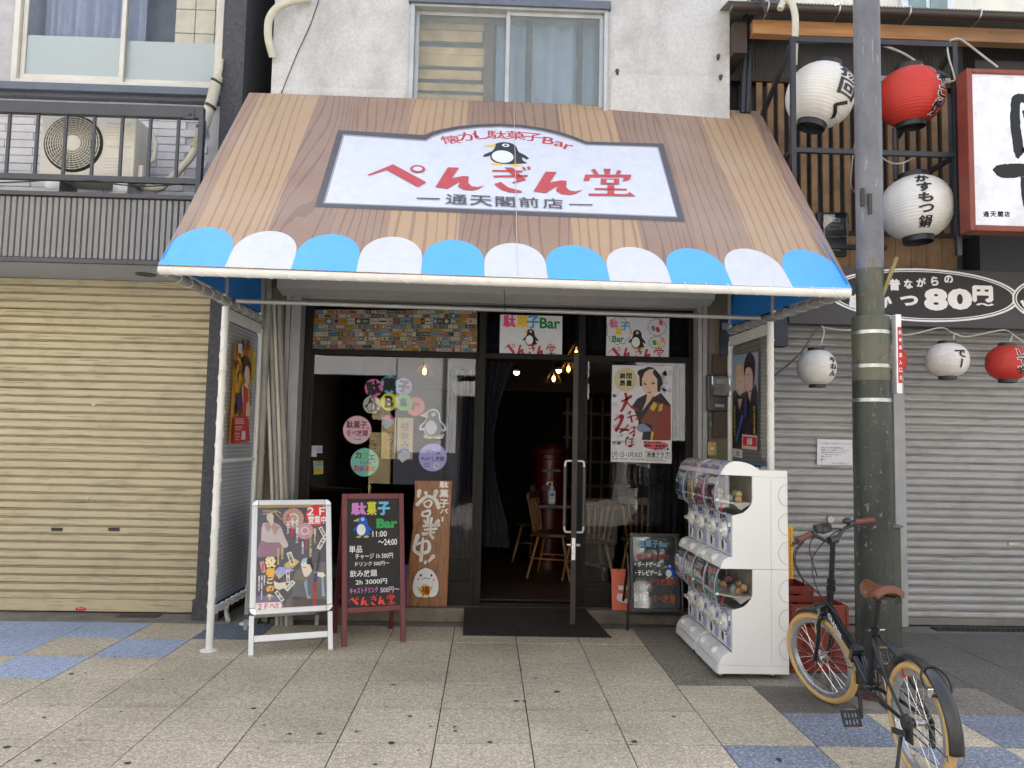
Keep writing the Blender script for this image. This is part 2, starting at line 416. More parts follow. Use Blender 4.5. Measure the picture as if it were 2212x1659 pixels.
# ---- the opposite side of the street (it is what the shop windows reflect and what bounces the sun back)
M_OPP = mat('opposite_render', srgb(136, 132, 126), .8, var=.05, dirt=.15, dirtcol=(.3, .28, .25), streak=True)
M_OPPW = mat('opposite_fascia', srgb(238, 238, 236), .6, var=.04)
M_DARK = mat('dark_recess', (.004, .004, .0045), .9)
opp = thing('opposite_building', 'pale rendered shop row across the street from the bar', 'building', (0, -4.6, 0))
m = MB()
m.box(-30, 30, -9, -4.7, 3.6, 9.0)
for x0, x1 in ((-30, -9.0), (-5.0, -4.3), (5.4, 6.0), (7.5, 30)): m.box(x0, x1, -9, -4.6, 0, 3.6)
m.build('wall', M_OPP, opp)
m = MB(); m.box(-2.2, -.75, -9, -4.6, 0, 3.6); m.box(3.55, 4.75, -9, -4.6, 0, 1.05); m.box(3.55, 4.75, -9, -4.6, 1.65, 3.6); m.build('white_pier', M_OPPW, opp)
m = MB(); m.box(-30, 30, -9, -8.6, 0, 3.6); m.build('shop_interior', M_DARK, opp)
m = MB(); m.box(-4.3, -2.2, -4.75, -4.5, 3.05, 3.6); m.box(-.75, 2.4, -4.75, -4.5, 2.6, 2.95); m.box(-.75, 2.4, -4.75, -4.55, 3.1, 3.6); m.build('fascia_board', M_OPPW, opp)
for k in range(12):
    m = MB(); x = -20+k*3.4; m.box(x, x+1.7, -4.72, -4.66, 5, 6.6); m.build('window', mat('far_pane', (.03, .035, .04), .1), opp)
m = MB()
for i in range(4):
    for j in range(18): m.box(-2.78+i*.125, -2.665+i*.125, -4.9, -4.62, j*.095, j*.095+.085)
m.build('tiled_pier', mat('buff_tile', srgb(226, 204, 150), .5), opp, kind='stuff')
m = MB(); m.box(-2.2, -.75, -4.62, -4.585, 0, 1.25); m.build('grey_dado', mat('dado_grey', srgb(92, 96, 104), .7), opp)
m = MB(); m.cyl((-1.05, -4.55, 0), (-1.05, -4.55, 3.6), .05, 10); m.build('downpipe', mat('downpipe_grey', srgb(120, 120, 122), .5), opp)
m = MB(); m.box(-2.72, -2.3, -4.66, -4.5, 2.0, 2.5); m.build('hanging_sign', mat('hanging_sign_cream', srgb(220, 206, 176), .6), opp)

# ================================================================== LEFT: the shuttered building
LB = thing('shuttered_building', 'grey two storey building with closed beige roller shutter left of the awning', 'building', (-4.0, 6.68, 0))
M_PILLAR = mat('dark_roughcast', srgb(70, 71, 74), .85, var=.3, scale=30, bump=1., bscale=55)
m = MB(); m.box(-2.425, -2.235, 6.67, 9.2, 0, 8.0); m.box(-2.445, -2.225, 6.655, 6.7, 0, .17); m.build('pillar', M_PILLAR, LB)
m = MB(); m.box(-2.23, -1.97, 7.6, 9.2, 0, 8.0); m.build('gap_wall', M_DARK, LB)
M_SID = mat('white_brick_siding', srgb(206, 203, 202), .7, var=.06, scale=14, bump=.6, bscale=45, dirt=.25, dirtcol=(.3, .3, .31))
M_SIDJ = mat('siding_joint', srgb(176, 174, 174), .8)
m = MB(); m.box(-12, -2.43, 6.93, 9.2, 3.0, 4.62); m.box(-12, -2.43, 6.93, 9.2, 6.2, 8.0); m.box(-12, -4.95, 6.93, 9.2, 4.62, 6.2)
m.box(-4.62, -4.38, 6.9, 9.2, 4.62, 6.2); m.box(-2.5, -2.43, 6.93, 9.2, 4.62, 6.2)
m.box(-12, -4.75, 6.93, 9.2, 0, 3.0)
lbw = m.build('siding_wall', M_SIDJ, LB)
bm_ = MB(); bm_.box(-.2255, .2255, -.016, 0, .0012, .0707); me_brick = None
rg = random.Random(5)
for k in range(16):
    z = 3.46+k*.0722
    for q in range(6):
        x = -4.85+q*.4535+(0.2 if k % 2 else 0)
        if x > -2.66: continue
        if me_brick is None:
            o = bm_.build('brick', M_SID, lbw, local=True, bevel=.009, seg=2); me_brick = o.data
        else:
            o = o.copy(); COL.objects.link(o); o.parent = lbw
        o.location = (x+4.0, 6.93-6.68+rg.uniform(-.003, .003), z)
M_DGREY = mat('dark_grey_metal', srgb(72, 73, 76), .5, var=.08, scale=4, dirt=.2)
M_RIB = mat('ribbed_cladding', srgb(132, 130, 128), .55, var=.06, scale=3, dirt=.2, dirtcol=(.1, .1, .1), streak=True)
m = MB()
m.box(-12, -1.98, 6.2, 6.92, 2.94, 3.44)
x = -6.0
while x < -2.02:
    m.prism([(x, 6.2), (x+.005, 6.176), (x+.036, 6.176), (x+.041, 6.2)], (0, 0, 2.945), (1, 0, 0), (0, 1, 0), (0, 0, .49)); x += .0475
m.build('ribbed_fascia', M_RIB, LB)
m = MB(); m.box(-12, -1.98, 6.15, 6.93, 3.442, 3.475); m.box(-12, -1.98, 6.165, 6.21, 2.905, 2.938); m.build('fascia_trim', M_DGREY, LB)
sof = MB().box(-12, -2.2, 6.2, 6.9, 2.915, 2.935).build('soffit', mat('soffit_grey', srgb(176, 182, 190), .6, var=.04), LB)
c = atZ(315, 593, 2.912); m = MB(); m.lathe([(.0, 0), (.06, 0), (.075, -.004), (.085, -.004), (.085, .004)], (c.x, c.y, 2.9125), n=20); m.build('downlight', mat('lamp_recess', (.03, .028, .03), .4), sof, smooth=40)
# roller shutter, slat by slat
M_BEIGE = scuffed('beige_shutter_paint', srgb(190, 178, 146), .42, srgb(126, 114, 90))
sh = MB().box(-4.75, -2.43, 6.93, 6.96, .0, 2.93).build('roller_shutter', mat('shutter_shadow', (.05, .04, .03), .8), LB)
prof = [(.0, .0), (.0, .047), (.006, .0485), (.026, .049), (.026, .0525), (.005, .053), (.003, .0555), (.005, .0585), (.026, .059), (.026, .0625), (.006, .063), (.003, .066), (.001, .0695), (.028, .0703), (.028, 0)]
PITCH_L = .0704
m = MB(); m.prism([(a, b) for a, b in prof], (-4.745+4.0, 0, 0), (0, 1, 0), (0, 0, 1), (2.31, 0, 0))
s0 = m.build('slat', M_BEIGE, sh, local=True); s0.location = (0, 6.895-6.68, .118)
for k in range(1, 40):
    copy_part(s0, sh, (0, 6.895-6.68+random.uniform(-.002, .002), .118+PITCH_L*k+random.uniform(-.0012, .0012))).rotation_euler = (random.uniform(-.03, .03), random.uniform(-.0006, .0006), 0)
bb = MB().box(-4.745, -2.435, 6.885, 6.91, .012, .114).build('bottom_bar', M_BEIGE, sh, bevel=.004)
a = Art((-3.4, 6.885, 0), (1, 0, 0), (0, 0, 1)); a.pdisc(175, 1315.5, 12, srgb(190, 30, 45), 4.6); a.ptext('ダイワ', 175, 1313.8, 3.2, 15, col=WHITE, bold=.03); a.ptext('シャッター', 175, 1318, 1.4, 13, col=WHITE)
a.build('badge', VINYLM, sh)
M_STEEL = mat('worn_steel', (.45, .45, .44), .35, 1., var=.1)
m = MB()
for px, py in ((190, 1076), (202, 874)):
    c = atY(px, py, 6.893); m.lathe([(0, -.008), (.009, -.008), (.011, -.004), (.017, -.002), (.018, .004)], c, (0, 1, 0), 14)
m.build('lock', M_STEEL, sh, smooth=40)
m = MB()
for px in (123, 246):
    c = atY(px, 1143.5, 6.893); m.box(c.x-.048, c.x+.048, c.y-.003, c.y+.006, c.z-.014, c.z+.014)
m.build('finger_slot', mat('slot_dark', (.03, .025, .02), .6), sh)
m = MB().box(-5.0, -4.75, 6.67, 6.96, 0, 3.0); m.build('pillar', M_PILLAR, LB)
c = atZ(300, 1331, 0); m = MB().box(c.x-.17, c.x+.17, c.y-.05, c.y+.06, -.005, .004); m.build('drain_grate', mat('rusty_grate', srgb(70, 58, 50), .7), LB)
# upper window
M_ALU = mat('ivory_sash', srgb(206, 202, 190), .45, var=.06, scale=6, dirt=.25, dirtcol=srgb(140, 132, 112))
def glass_mat(name, tint=(.9, .92, .92), refl=1., base=.0, rough=.0, trans=True):
    t = NT(name); t.n.remove(t.b)
    tr = t.new('ShaderNodeBsdfTransparent'); tr.inputs[0].default_value = (*tint, 1)
    gl = t.new('ShaderNodeBsdfGlossy'); gl.inputs['Roughness'].default_value = rough; gl.inputs[0].default_value = (1, 1, 1, 1)
    fr = t.new('ShaderNodeFresnel'); fr.inputs['IOR'].default_value = 1.5
    f = t.math('MULTIPLY_ADD', fr.outputs[0], refl, base)
    mx = t.new('ShaderNodeMixShader'); t.l.new(f, mx.inputs[0]); t.l.new(tr.outputs[0], mx.inputs[1]); t.l.new(gl.outputs[0], mx.inputs[2])
    t.l.new(mx.outputs[0], t.out.inputs[0]); return t.m
M_GLASS = glass_mat('shop_glass', (.93, .94, .95), .40)
def frost_mat(name, col, trans=.45, rough=.35, bump=0., sc=(60, 60, 60)):
    t = NT(name); p = t.pos(sc)
    t.set(col, rough, 0., .4)
    if bump:
        w = t.new('ShaderNodeTexBrick'); t.l.new(t.pos((1, 1, 1)), w.inputs[0])
    tr = t.new('ShaderNodeBsdfTransparent'); mx = t.new('ShaderNodeMixShader'); mx.inputs[0].default_value = trans
    t.l.new(t.b.outputs[0], mx.inputs[1]); t.l.new(tr.outputs[0], mx.inputs[2]); t.l.new(mx.outputs[0], t.out.inputs[0])
    if bump: t.bump(t.noise(p, 1., 2.), bump, .01)
    return t.m
M_FROST = frost_mat('frosted_film', srgb(220, 226, 218), .14, .4)
M_CURT = mat('slate_curtain', srgb(176, 182, 200), .9, var=.1)
M_REFLT = mat('reflected_cream_tile', srgb(236, 226, 196), .5)
wz0, wz1 = 4.67, 6.15
wf = MB(); wf.box(-4.38, -2.5, 6.86, 6.99, wz0, wz0+.06); wf.box(-4.38, -4.33, 6.86, 6.99, wz0+.06, wz1); wf.box(-2.55, -2.5, 6.86, 6.99, wz0+.06, wz1); wf.box(-4.38, -2.5, 6.86, 6.99, wz1, wz1+.06)
win = wf.build('window', M_ALU, LB, bevel=.004)
for (x0, x1, y) in ((-4.325, -3.4, 6.90), (-3.45, -2.555, 6.94)):
    m = MB(); m.box(x0, x1, y, y+.03, wz0+.065, wz0+.125); m.box(x0, x1, y, y+.03, wz1-.06, wz1-.005); m.box(x0, x0+.04, y, y+.03, wz0+.125, wz1-.06); m.box(x1-.04, x1, y, y+.03, wz0+.125, wz1-.06)
    m.build('sash', M_ALU, win, bevel=.003)
    MB().box(x0+.04, x1-.04, y+.012, y+.018, wz0+.125, wz1-.06).build('pane', M_GLASS, win)
    MB().box(x0+.04, x1-.04, y+.022, y+.024, wz0+.125, 5.17).build('frosted_film', M_FROST, win)
m = MB(); n = 80
vs = [( -4.3+.95*k/n, 7.2+.035*sin(k*.9)+.02*sin(k*.37), z) for z in (4.7, 6.2) for k in range(n+1)]
m.add(vs, [(k, k+1, n+2+k, n+1+k) for k in range(n)]); m.build('curtain', M_CURT, win, smooth=60)
m = MB()
for i in range(4):
    for j in range(6): m.box(-3.1+i*.19, -2.92+i*.19, 7.25, 7.27, 4.7+j*.24, 4.93+j*.24)
m.build('reflected_tiles', M_REFLT, win)  # added tiles behind the pane, standing in for the opposite wall's reflection
MB().box(-4.6, -2.5, 7.6, 7.65, 4.6, 6.3).build('room_back', mat('room_grey', srgb(150, 154, 160), .9), win)
m = MB(); m.box(-4.95, -4.67, 6.88, 6.98, 4.62, 4.72); m.box(-4.67, -4.62, 6.87, 6.98, 4.62, 6.2); m.build('window_frame', M_ALU, LB, bevel=.003)
MB().box(-4.95, -4.67, 6.93, 6.94, 4.72, 6.2).build('side_pane', M_FROST, LB)
m = MB(); m.box(-12, -2.43, 6.76, 6.925, 4.59, 4.655); m.box(-12, -2.43, 6.83, 6.925, 4.56, 4.592); m.build('window_ledge', mat('blue_grey_flashing', srgb(92, 100, 112), .5, dirt=.2), LB)
# balcony railing
M_RAIL = mat('railing_paint', srgb(66, 68, 72), .45, var=.1, dirt=.15)
rl = thing('balcony_railing', 'dark grey metal railing in front of the air conditioner', 'railing', (-3.2, 6.2, 3.5))
m = MB(); m.box(-6, -2.385, 6.19, 6.25, 4.135, 4.235); m.build('top_rail', M_RAIL, rl, bevel=.006)
MB().box(-6, -2.42, 6.2, 6.24, 3.585, 3.635).build('bottom_rail', M_RAIL, rl, bevel=.004)
for k in range(16):
    x = -2.59-.2265*k
    MB().box(x-.011, x+.011, 6.21, 6.232, 3.635, 4.135).build('baluster', M_RAIL, rl)
MB().box(-2.42, -2.38, 6.19, 6.25, 3.5, 4.135).build('end_post', M_RAIL, rl)
c = atY(410, 247, 6.19); m = MB().box(c.x-.035, c.x+.035, c.y-.006, c.y, c.z-.04, c.z+.045); m.cyl((c.x, c.y-.02, c.z), (c.x, c.y, c.z), .012, 10); m.build('fixing_plate', M_RAIL, rl)
# air conditioner
ac = thing('air_conditioner', 'ivory outdoor air conditioner unit behind the dark railing', 'air conditioner', (-3.4, 6.4, 3.475))
M_AC = mat('ivory_enamel', srgb(206, 201, 186), .4, var=.04, dirt=.15, dirtcol=srgb(150, 140, 118))
X0, X1, XS, Y0, Z0, Z1 = -3.80, -3.02, -3.28, 6.4, 3.66, 4.22
m = MB(); m.box(X0, X1, Y0, Y0+.28, Z0, Z1); body = m.build('casing', M_AC, ac, bevel=.015)
cx, cz = -3.525, 3.965
m = MB(); m.lathe([(.0, 0.004), (.222, .004), (.222, -.004), (.236, -.012), (.243, -.004), (.245, .004)], (cx, Y0-.004, cz), (0, 1, 0), 40); m.build('fan_recess', mat('fan_dark', (.02, .02, .02), .6), ac, smooth=30)
m = MB()
for k in range(9):
    r = .065+k*.0195; m.tube([(cx+r*cos(2*pi*i/44), Y0-.02, cz+r*sin(2*pi*i/44)) for i in range(44)], .0042, 5, closed=True)
for k in range(32):
    t = 2*pi*k/32; m.tube([(cx+r*cos(t+.9*(r-.06)), Y0-.018, cz+r*sin(t+.9*(r-.06))) for r in (.06, .11, .17, .228)], .0032, 4)
m.build('fan_grille', M_AC, ac, smooth=50)
m = MB(); m.lathe([(0, -.014), (.05, -.014), (.063, -.006), (.064, 0)], (cx, Y0-.018, cz), (0, 1, 0), 28); m.build('hub_cap', M_AC, ac, smooth=40)
m = MB()
for k in range(6): m.box(XS+.02, X1-.03, Y0-.004, Y0, 4.02+k*.026, 4.03+k*.026)
for k in range(6): m.box(XS+.02, X1-.03, Y0-.004, Y0, 3.72+k*.026, 3.73+k*.026)
m.build('louvre', M_AC, ac)
a = Art((-3.15, Y0, 3.95), (1, 0, 0), (0, 0, 1)); a.text('HITACHI', (0, 0), .022, .2, col=srgb(176, 170, 158), bold=.02); a.build('maker_lettering', INKM, ac)
m = MB(); m.box(X1-.0, X1+.05, Y0+.06, Y0+.2, 3.70, 3.83); m.build('valve_cover', M_AC, ac, bevel=.02)
for x in (-3.68, -3.12):
    m = MB(); m.prism([(-.1, 0), (.1, 0), (.06, .07), (-.06, .07)], (x, Y0-.05, 3.476), (1, 0, 0), (0, 0, 1), (0, .34, 0)); m.build('foot_block', mat('foot_plastic', srgb(200, 196, 180), .6), ac)
    MB().box(x-.06, x+.06, Y0, Y0+.28, 3.546, 3.66).build('foot_bracket', M_STEEL, ac)
M_DUCT = mat('ivory_duct', srgb(196, 190, 172), .6, var=.08, dirt=.3, dirtcol=srgb(120, 112, 92))
pts = curve([tuple(atY(px, py, y)) for px, py, y in ((476, 128, 6.64), (474, 150, 6.63), (466, 180, 6.6), (458, 215, 6.58), (450, 240, 6.56), (444, 260, 6.5), (434, 290, 6.45), (418, 330, 6.42), (395, 360, 6.45), (365, 390, 6.5), (345, 407, 6.52), (318, 405, 6.55))], 5)
dh = tag(MB().tube(pts, [.028 if i < 8 else (.042 if i < 32 else .03) for i in range(len(pts))], 12).build('refrigerant_duct', M_DUCT, None, smooth=60), 'ivory ribbed hose running down the grey pillar to the air conditioner', 'hose')
m = MB()
for i in range(8, 34):
    p, q = Vector(pts[i]), Vector(pts[min(i+1, len(pts)-1)])
    for f in (0, .33, .66): c = p.lerp(q, f); d = (q-p).normalized()*.004; m.cyl(c-d, c+d, .0465, 12)
m.build('hose_rib', M_DUCT, dh, smooth=40)
m = MB()
for px, py, y in ((467, 177, 6.6), (455, 230, 6.56), (436, 278, 6.46)):
    c = atY(px, py, y); m.cyl(c-Vector((.005, 0, .01)), c+Vector((.005, 0, .01)), .05, 12)
m.build('cable_tie', mat('black_nylon', (.02, .02, .02), .5), dh)
m = MB().tube(curve([tuple(atY(*p)) for p in ((326, 283, 6.5), (334, 300, 6.48), (336, 320, 6.46), (331, 345, 6.46), (322, 350, 6.5))], 5), .018, 8)
m.build('pipe_loop', M_DUCT, ac, smooth=60)
tag(MB().tube(curve([tuple(atY(*p)) for p in ((-10, 395, 6.18), (60, 392, 6.2), (120, 388, 6.22), (200, 390, 6.2), (260, 399, 6.19), (330, 402, 6.18), (400, 396, 6.2))], 5), .006, 6).build('black_cable', mat('black_nylon', (.02, .02, .02), .5), None, smooth=60), 'thin black cable sagging along the foot of the dark railing', 'cable')

# ================================================================== CENTRE: the bar's building
SB = thing('shop_building', 'pale rendered building holding the sweets bar under the wood print awning', 'building', (0, 6.6, 0))
def stucco_mat(name, c, dirt, dcol):
    t = NT(name); p = t.pos(); n1 = t.noise(p, 38., 8., .75); n2 = t.noise(p, 2.1, 7., .65); n3 = t.noise(t.pos((1.6, 1, .5)), 1.7, 6., .6)
    col = t.mix(t.ramp(n1, [(.35, 0.), (.68, 1.)]), tuple(x*.78 for x in c), c)
    col = t.mix(t.math('MULTIPLY', t.ramp(n2, [(.44, 0.), (.72, 1.)]), dirt), col, dcol)
    col = t.mix(t.math('MULTIPLY', t.ramp(n3, [(.5, 0.), (.7, 1.)]), dirt*.7), col, tuple(x*.6 for x in dcol))
    t.set(col, .9, 0., .2); t.bump(n1, .5, .01); return t.m
M_STUC = stucco_mat('old_stucco', srgb(204, 203, 201), .5, srgb(140, 135, 126))
M_ROUGH = stucco_mat('rough_concrete', srgb(128, 122, 110), .6, srgb(70, 64, 56))
WX0, WX1, WZ0, WZ1 = -.762, .995, 3.7, 5.44
m = MB()
m.box(-1.966, WX0, 6.6, 6.95, 3.1, 8.2); m.box(WX1, 2.095, 6.6, 6.95, 3.1, 8.2); m.box(WX0, WX1, 6.6, 6.95, 3.1, WZ0); m.box(WX0, WX1, 6.6, 6.95, WZ1, 8.2)
m.box(-1.966, -1.78, 6.95, 11, 0, 8.2); m.box(1.93, 2.095, 6.95, 11, 0, 8.2); m.box(-1.966, 2.095, 10.8, 11, 0, 8.2); m.box(-1.966, 2.095, 6.95, 11, 8.0, 8.2)
wall = m.build('wall', M_STUC, SB)
for x0, x1 in ((-1.966, -1.775), (1.918, 2.095)): MB().box(x0, x1, 6.62, 6.95, 0, 3.1).build('rough_pier', M_ROUGH, SB)
m = MB(); m.box(-1.775, 1.918, 6.9, 6.95, 2.95, 3.1); m.build('lintel', M_ROUGH, SB)
m = MB(); zp_ = atY(1440, 163, 6.6).z; m.box(1.03, 2.093, 6.5965, 6.6, 3.3, zp_); m.box(-1.962, -.8, 6.5968, 6.6, 3.3, zp_-.22); m.build('render_patch', stucco_mat('patched_stucco', srgb(210, 209, 206), .4, srgb(150, 146, 138)), SB, kind='stuff')
# chipped patch and rubble at the foot of the left pier
rb = MB(); rg = random.Random(11)
for k in range(26):
    c = Vector((-1.93+rg.random()*.2, 6.55+rg.random()*.08, rg.random()*.24)); s_ = rg.uniform(.015, .035)
    rb.obox(c, Vector((1, rg.uniform(-.5, .5), rg.uniform(-.4, .4))).normalized(), Vector((0, 1, 0)), Vector((0, 0, 1)), s_, s_*.7, s_*.8)
rb.build('broken_plaster', M_ROUGH, SB, kind='stuff')
# upper window
M_AL2 = mat('weathered_aluminium', srgb(176, 178, 178), .4, .3, var=.1, dirt=.2)
m = MB(); m.box(WX0, WX1, 6.58, 6.9, WZ1-.05, WZ1); m.box(WX0, WX0+.035, 6.57, 6.7, WZ0, WZ1-.05); m.box(WX1-.035, WX1, 6.57, 6.7, WZ0, WZ1-.05); m.box(WX0, WX1, 6.57, 6.7, WZ0, WZ0+.05)
uw = m.build('window', M_AL2, SB, bevel=.003)
MB().box(WX0-.02, WX1+.02, 6.55, 6.6, WZ1-.03, WZ1+.04).build('window_head', mat('blue_grey_flashing', (.1, .1, .1)), uw)
M_RGL = frost_mat('reeded_glass', srgb(150, 160, 160), .74, .18, bump=.5, sc=(70, 70, 70))
for x0, x1, y in ((WX0+.035, .13, 6.66), (.085, WX1-.035, 6.62)):
    m = MB(); m.box(x0, x0+.035, y, y+.03, WZ0+.05, WZ1-.05); m.box(x1-.035, x1, y, y+.03, WZ0+.05, WZ1-.05); m.box(x0+.035, x1-.035, y, y+.03, WZ1-.085, WZ1-.05); m.box(x0+.035, x1-.035, y, y+.03, WZ0+.05, WZ0+.09)
    m.build('sash', M_AL2, uw, bevel=.003)
    MB().box(x0+.035, x1-.035, y+.012, y+.018, WZ0+.09, WZ1-.085).build('pane', M_RGL, uw)
m = MB()
for k in range(14):
    z = 3.8+k*.118; m.box(-.72, -.13+.02*(k % 3), 6.85+.012*(k % 2), 6.88, z, z+random.uniform(.06, .112))
m.build('stacked_box_pile', mat('buff_card', srgb(226, 196, 140), .9, var=.3, scale=4), uw)
MB().box(-.11, -.02, 6.84, 6.86, 3.8, 5.4).build('inner_post', mat('brown_post', srgb(120, 96, 74), .8), uw)
m = MB(); n = 60
vs = [(.0+.98*k/n, 6.86+.03*sin(k*.55), z) for z in (3.75, 5.42) for k in range(n+1)]
m.add(vs, [(k, k+1, n+2+k, n+1+k) for k in range(n)]); m.build('curtain', mat('pale_blue_curtain', srgb(168, 190, 214), .9, var=.08), uw, smooth=60)
m = MB().box(.27, .33, 6.76, 6.79, 3.75, 5.42); m.box(.74, .79, 6.76, 6.79, 3.75, 5.42); m.build('inner_post', mat('dark_post', srgb(58, 58, 60), .8), uw)
MB().box(WX0, WX1, 6.94, 6.96, WZ0, WZ1).build('room_back', mat('room_grey', (.1, .1, .1)), uw)
for px, py in ((1551, 128), (1334, 160), (1556, 172)):
    m = MB(); c = atY(px, py, 6.6); m.cyl(c, c-Vector((.012, .05, .0)), .011, 8); m.cyl(c-Vector((.012, .05, 0)), c-Vector((.015, .065, 0)), .019, 6)
    m.build('anchor_bolt', mat('rust', srgb(84, 58, 46), .8), SB)
# shopfront
M_FR = mat('dark_bronze_frame', srgb(26, 23, 21), .6, .0, var=.08, spec=.25)
SILL, TRZ0, TRZ1, TOPZ = .155, 2.285, 2.335, 2.76
m = MB(); m.box(-1.775, 1.918, 6.70, 7.2, 0, .118); m.build('concrete_step', mat('worn_step', srgb(116, 108, 96), .85, var=.25, scale=7, bump=.5, bscale=40, dirt=.6), SB, bevel=.012)
GY = 6.85
m = MB(); m.box(-1.64, -1.575, GY-.03, GY+.05, .119, TOPZ); m.box(-.094, -.03, GY-.03, GY+.05, .119, TOPZ); m.box(.80, .862, GY-.03, GY+.05, .119, TOPZ); m.box(1.795, 1.835, GY-.03, GY+.05, .119, TOPZ)
for x0, x1 in ((-1.575, -.094), (-.03, .80), (.862, 1.795)):
    m.box(x0, x1, GY-.025, GY+.045, TRZ0, TRZ1); m.box(x0, x1, GY-.025, GY+.045, TOPZ-.04, TOPZ)
for x0, x1 in ((-1.575, -.094), (.862, 1.795)): m.box(x0, x1, GY-.025, GY+.045, .119, .30)
m.box(-.03, .80, GY-.06, GY+.06, .119, .15)
m.build('shopfront_frame', M_FR, SB, bevel=.004)
m = MB()
for x0, x1 in ((-1.575, -1.55), (-.12, -.094), (.862, .885), (1.772, 1.795)): m.box(x0, x1, GY-.012, GY+.03, .30, TRZ0)
for x0, x1 in ((-1.55, -.12), (.885, 1.772)): m.box(x0, x1, GY-.012, GY+.03, .30, .325)
m.build('glazing_bead', mat('bronze_bead', srgb(32, 29, 27), .6, spec=.25), SB)
for x0, x1, z0, z1 in ((-1.55, -.12, .325, TRZ0), (.885, 1.772, .325, TRZ0), (-1.575, -.094, TRZ1, TOPZ-.04), (-.03, .80, TRZ1, TOPZ-.04), (.862, 1.795, TRZ1, TOPZ-.04)):
    MB().box(x0, x1, GY, GY+.006, z0, z1).build('glass_pane', M_GLASS, SB)
M_GRL = mat('guide_rail_grey', srgb(158, 160, 162), .45, var=.06, dirt=.2)
m = MB()
for x0, x1 in ((-1.772, -1.73), (-1.725, -1.64)): m.box(x0, x1, 6.66, 6.9, 0.119, 2.80)
for x0, x1 in ((1.835, 1.87), (1.875, 1.917)): m.box(x0, x1, 6.66, 6.9, 0.119, 2.80)
m.box(-1.73, 1.875, 6.7, 6.9, TOPZ+.002, TOPZ+.05); m.box(-1.73, 1.875, 6.66, 6.74, TOPZ+.06, TOPZ+.1)
m.build('shutter_guide', M_GRL, SB, bevel=.004)
m = MB(); m.prism([(6.45, 2.80), (6.62, 2.765), (6.62, 3.2), (6.45, 3.12)], (-1.80, 0, 0), (0, 1, 0), (0, 0, 1), (3.72, 0, 0)); m.build('shutter_housing', mat('housing_grey', srgb(176, 177, 178), .5, var=.04), SB, bevel=.004)
# open door leaf, seen edge on
DH, DE = Vector((.775, 6.82, 0)), Vector((.694, 6.085, 0)); dd = (DE-DH).normalized(); dn = Vector((dd.y, -dd.x, 0))
def dpt(s_, z, o=0.): return DH+dd*s_+dn*o+Vector((0, 0, z))
L = (DE-DH).length
m = MB(); up = Vector((0, 0, 1))
for a_, b_ in ((0, .075), (L-.08, L)): m.obox(dpt((a_+b_)/2, (.14+2.272)/2), dd, dn, up, (b_-a_)/2, .021, (2.272-.14)/2)
for z0, z1 in ((.14, .26), (2.20, 2.272)): m.obox(dpt(L/2, (z0+z1)/2), dd, dn, up, L/2-.081, .0205, (z1-z0)/2)
door = m.build('door', mat('bronze_door', srgb(50, 45, 41), .55, .0, var=.1, scale=20, spec=.3), SB, bevel=.003)
m = MB().obox(dpt(L/2, 1.23), dd, dn, up, L/2-.08, .003, .97); m.build('door_glass', M_GLASS, door)
for sgn in (-1, 1):
    o_ = .02*sgn; q = .075*sgn
    pts = [dpt(L-.045, 1.40, o_), dpt(L-.045, 1.40, q*.8), dpt(L-.045, 1.385, q), dpt(L-.045, 1.36, q)]
    m = MB(); m.tube(curve([tuple(p) for p in (dpt(L-.045, 1.405, o_), dpt(L-.045, 1.405, q*.75), dpt(L-.045, 1.395, q*.95), dpt(L-.045, 1.36, q))], 4), .011, 10)
    m.tube(curve([tuple(p) for p in (dpt(L-.045, .845, o_), dpt(L-.045, .845, q*.75), dpt(L-.045, .855, q*.95), dpt(L-.045, .89, q))], 4), .011, 10)
    m.build('handle', mat('dull_steel', (.4, .39, .37), .35, .8), door, smooth=40)
    MB().cyl(dpt(L-.045, .89, q), dpt(L-.045, 1.36, q), .0135, 12).build('handle_grip', mat('grip_bronze', srgb(62, 58, 55), .5), door, smooth=40)
    MB().cyl(dpt(L-.045, .745, o_), dpt(L-.045, .745, o_*2.6), .014, 12, .011).build('lock_cylinder', M_STEEL, door, smooth=40)
m = MB().obox(dpt(L+.001, .72), dd, dn, up, .002, .014, .085); m.build('lock_plate', mat('bright_steel', (.62, .62, .62), .3, .9), door)
# wedge mat
M_MAT = mat('rubber_mat', srgb(44, 38, 36), .6, var=.2, scale=12)
p0, p1, p2, p3 = Vector((-.16, 6.262, .003)), Vector((1.03, 6.25, .003)), Vector((.87, 6.72, .128)), Vector((-.165, 6.72, .128))
tag((mt := MB().add([p0, p1, p2, p3, p0-up*.002, p1-up*.002, Vector((p2.x, p2.y, .001)), Vector((p3.x, p3.y, .001))], [(0, 1, 2, 3), (0, 4, 5, 1), (1, 5, 6, 2), (2, 6, 7, 3), (3, 7, 4, 0)]).build('door_mat', M_MAT, None)), 'dark brown rubber ramp mat in front of the open door', 'mat')
mm = MB(); dv = (p3-p0).normalized(); nn = Vector((1, 0, 0)).cross(dv).normalized()
for j in range(19):
    for i in range(46):
        c = p0+Vector((.02+i*.0245+(.012 if j % 2 else 0), 0, 0))+dv*(.02+j*.0245); c.y += 0
        if c.x > 1.03-.16*(j/19)-.02: continue
        an = .6 if (i+j) % 2 else -.6; ax = Vector((1, 0, 0))*cos(an)+dv*sin(an); mm.obox(c+nn*.001, ax, nn.cross(ax), nn, .0115, .0042, .0018)
mm.build('tread', M_MAT, mt, kind='stuff')
# ================================================================== shared drawings
RED = srgb(182, 52, 58); YEL = srgb(236, 196, 60)
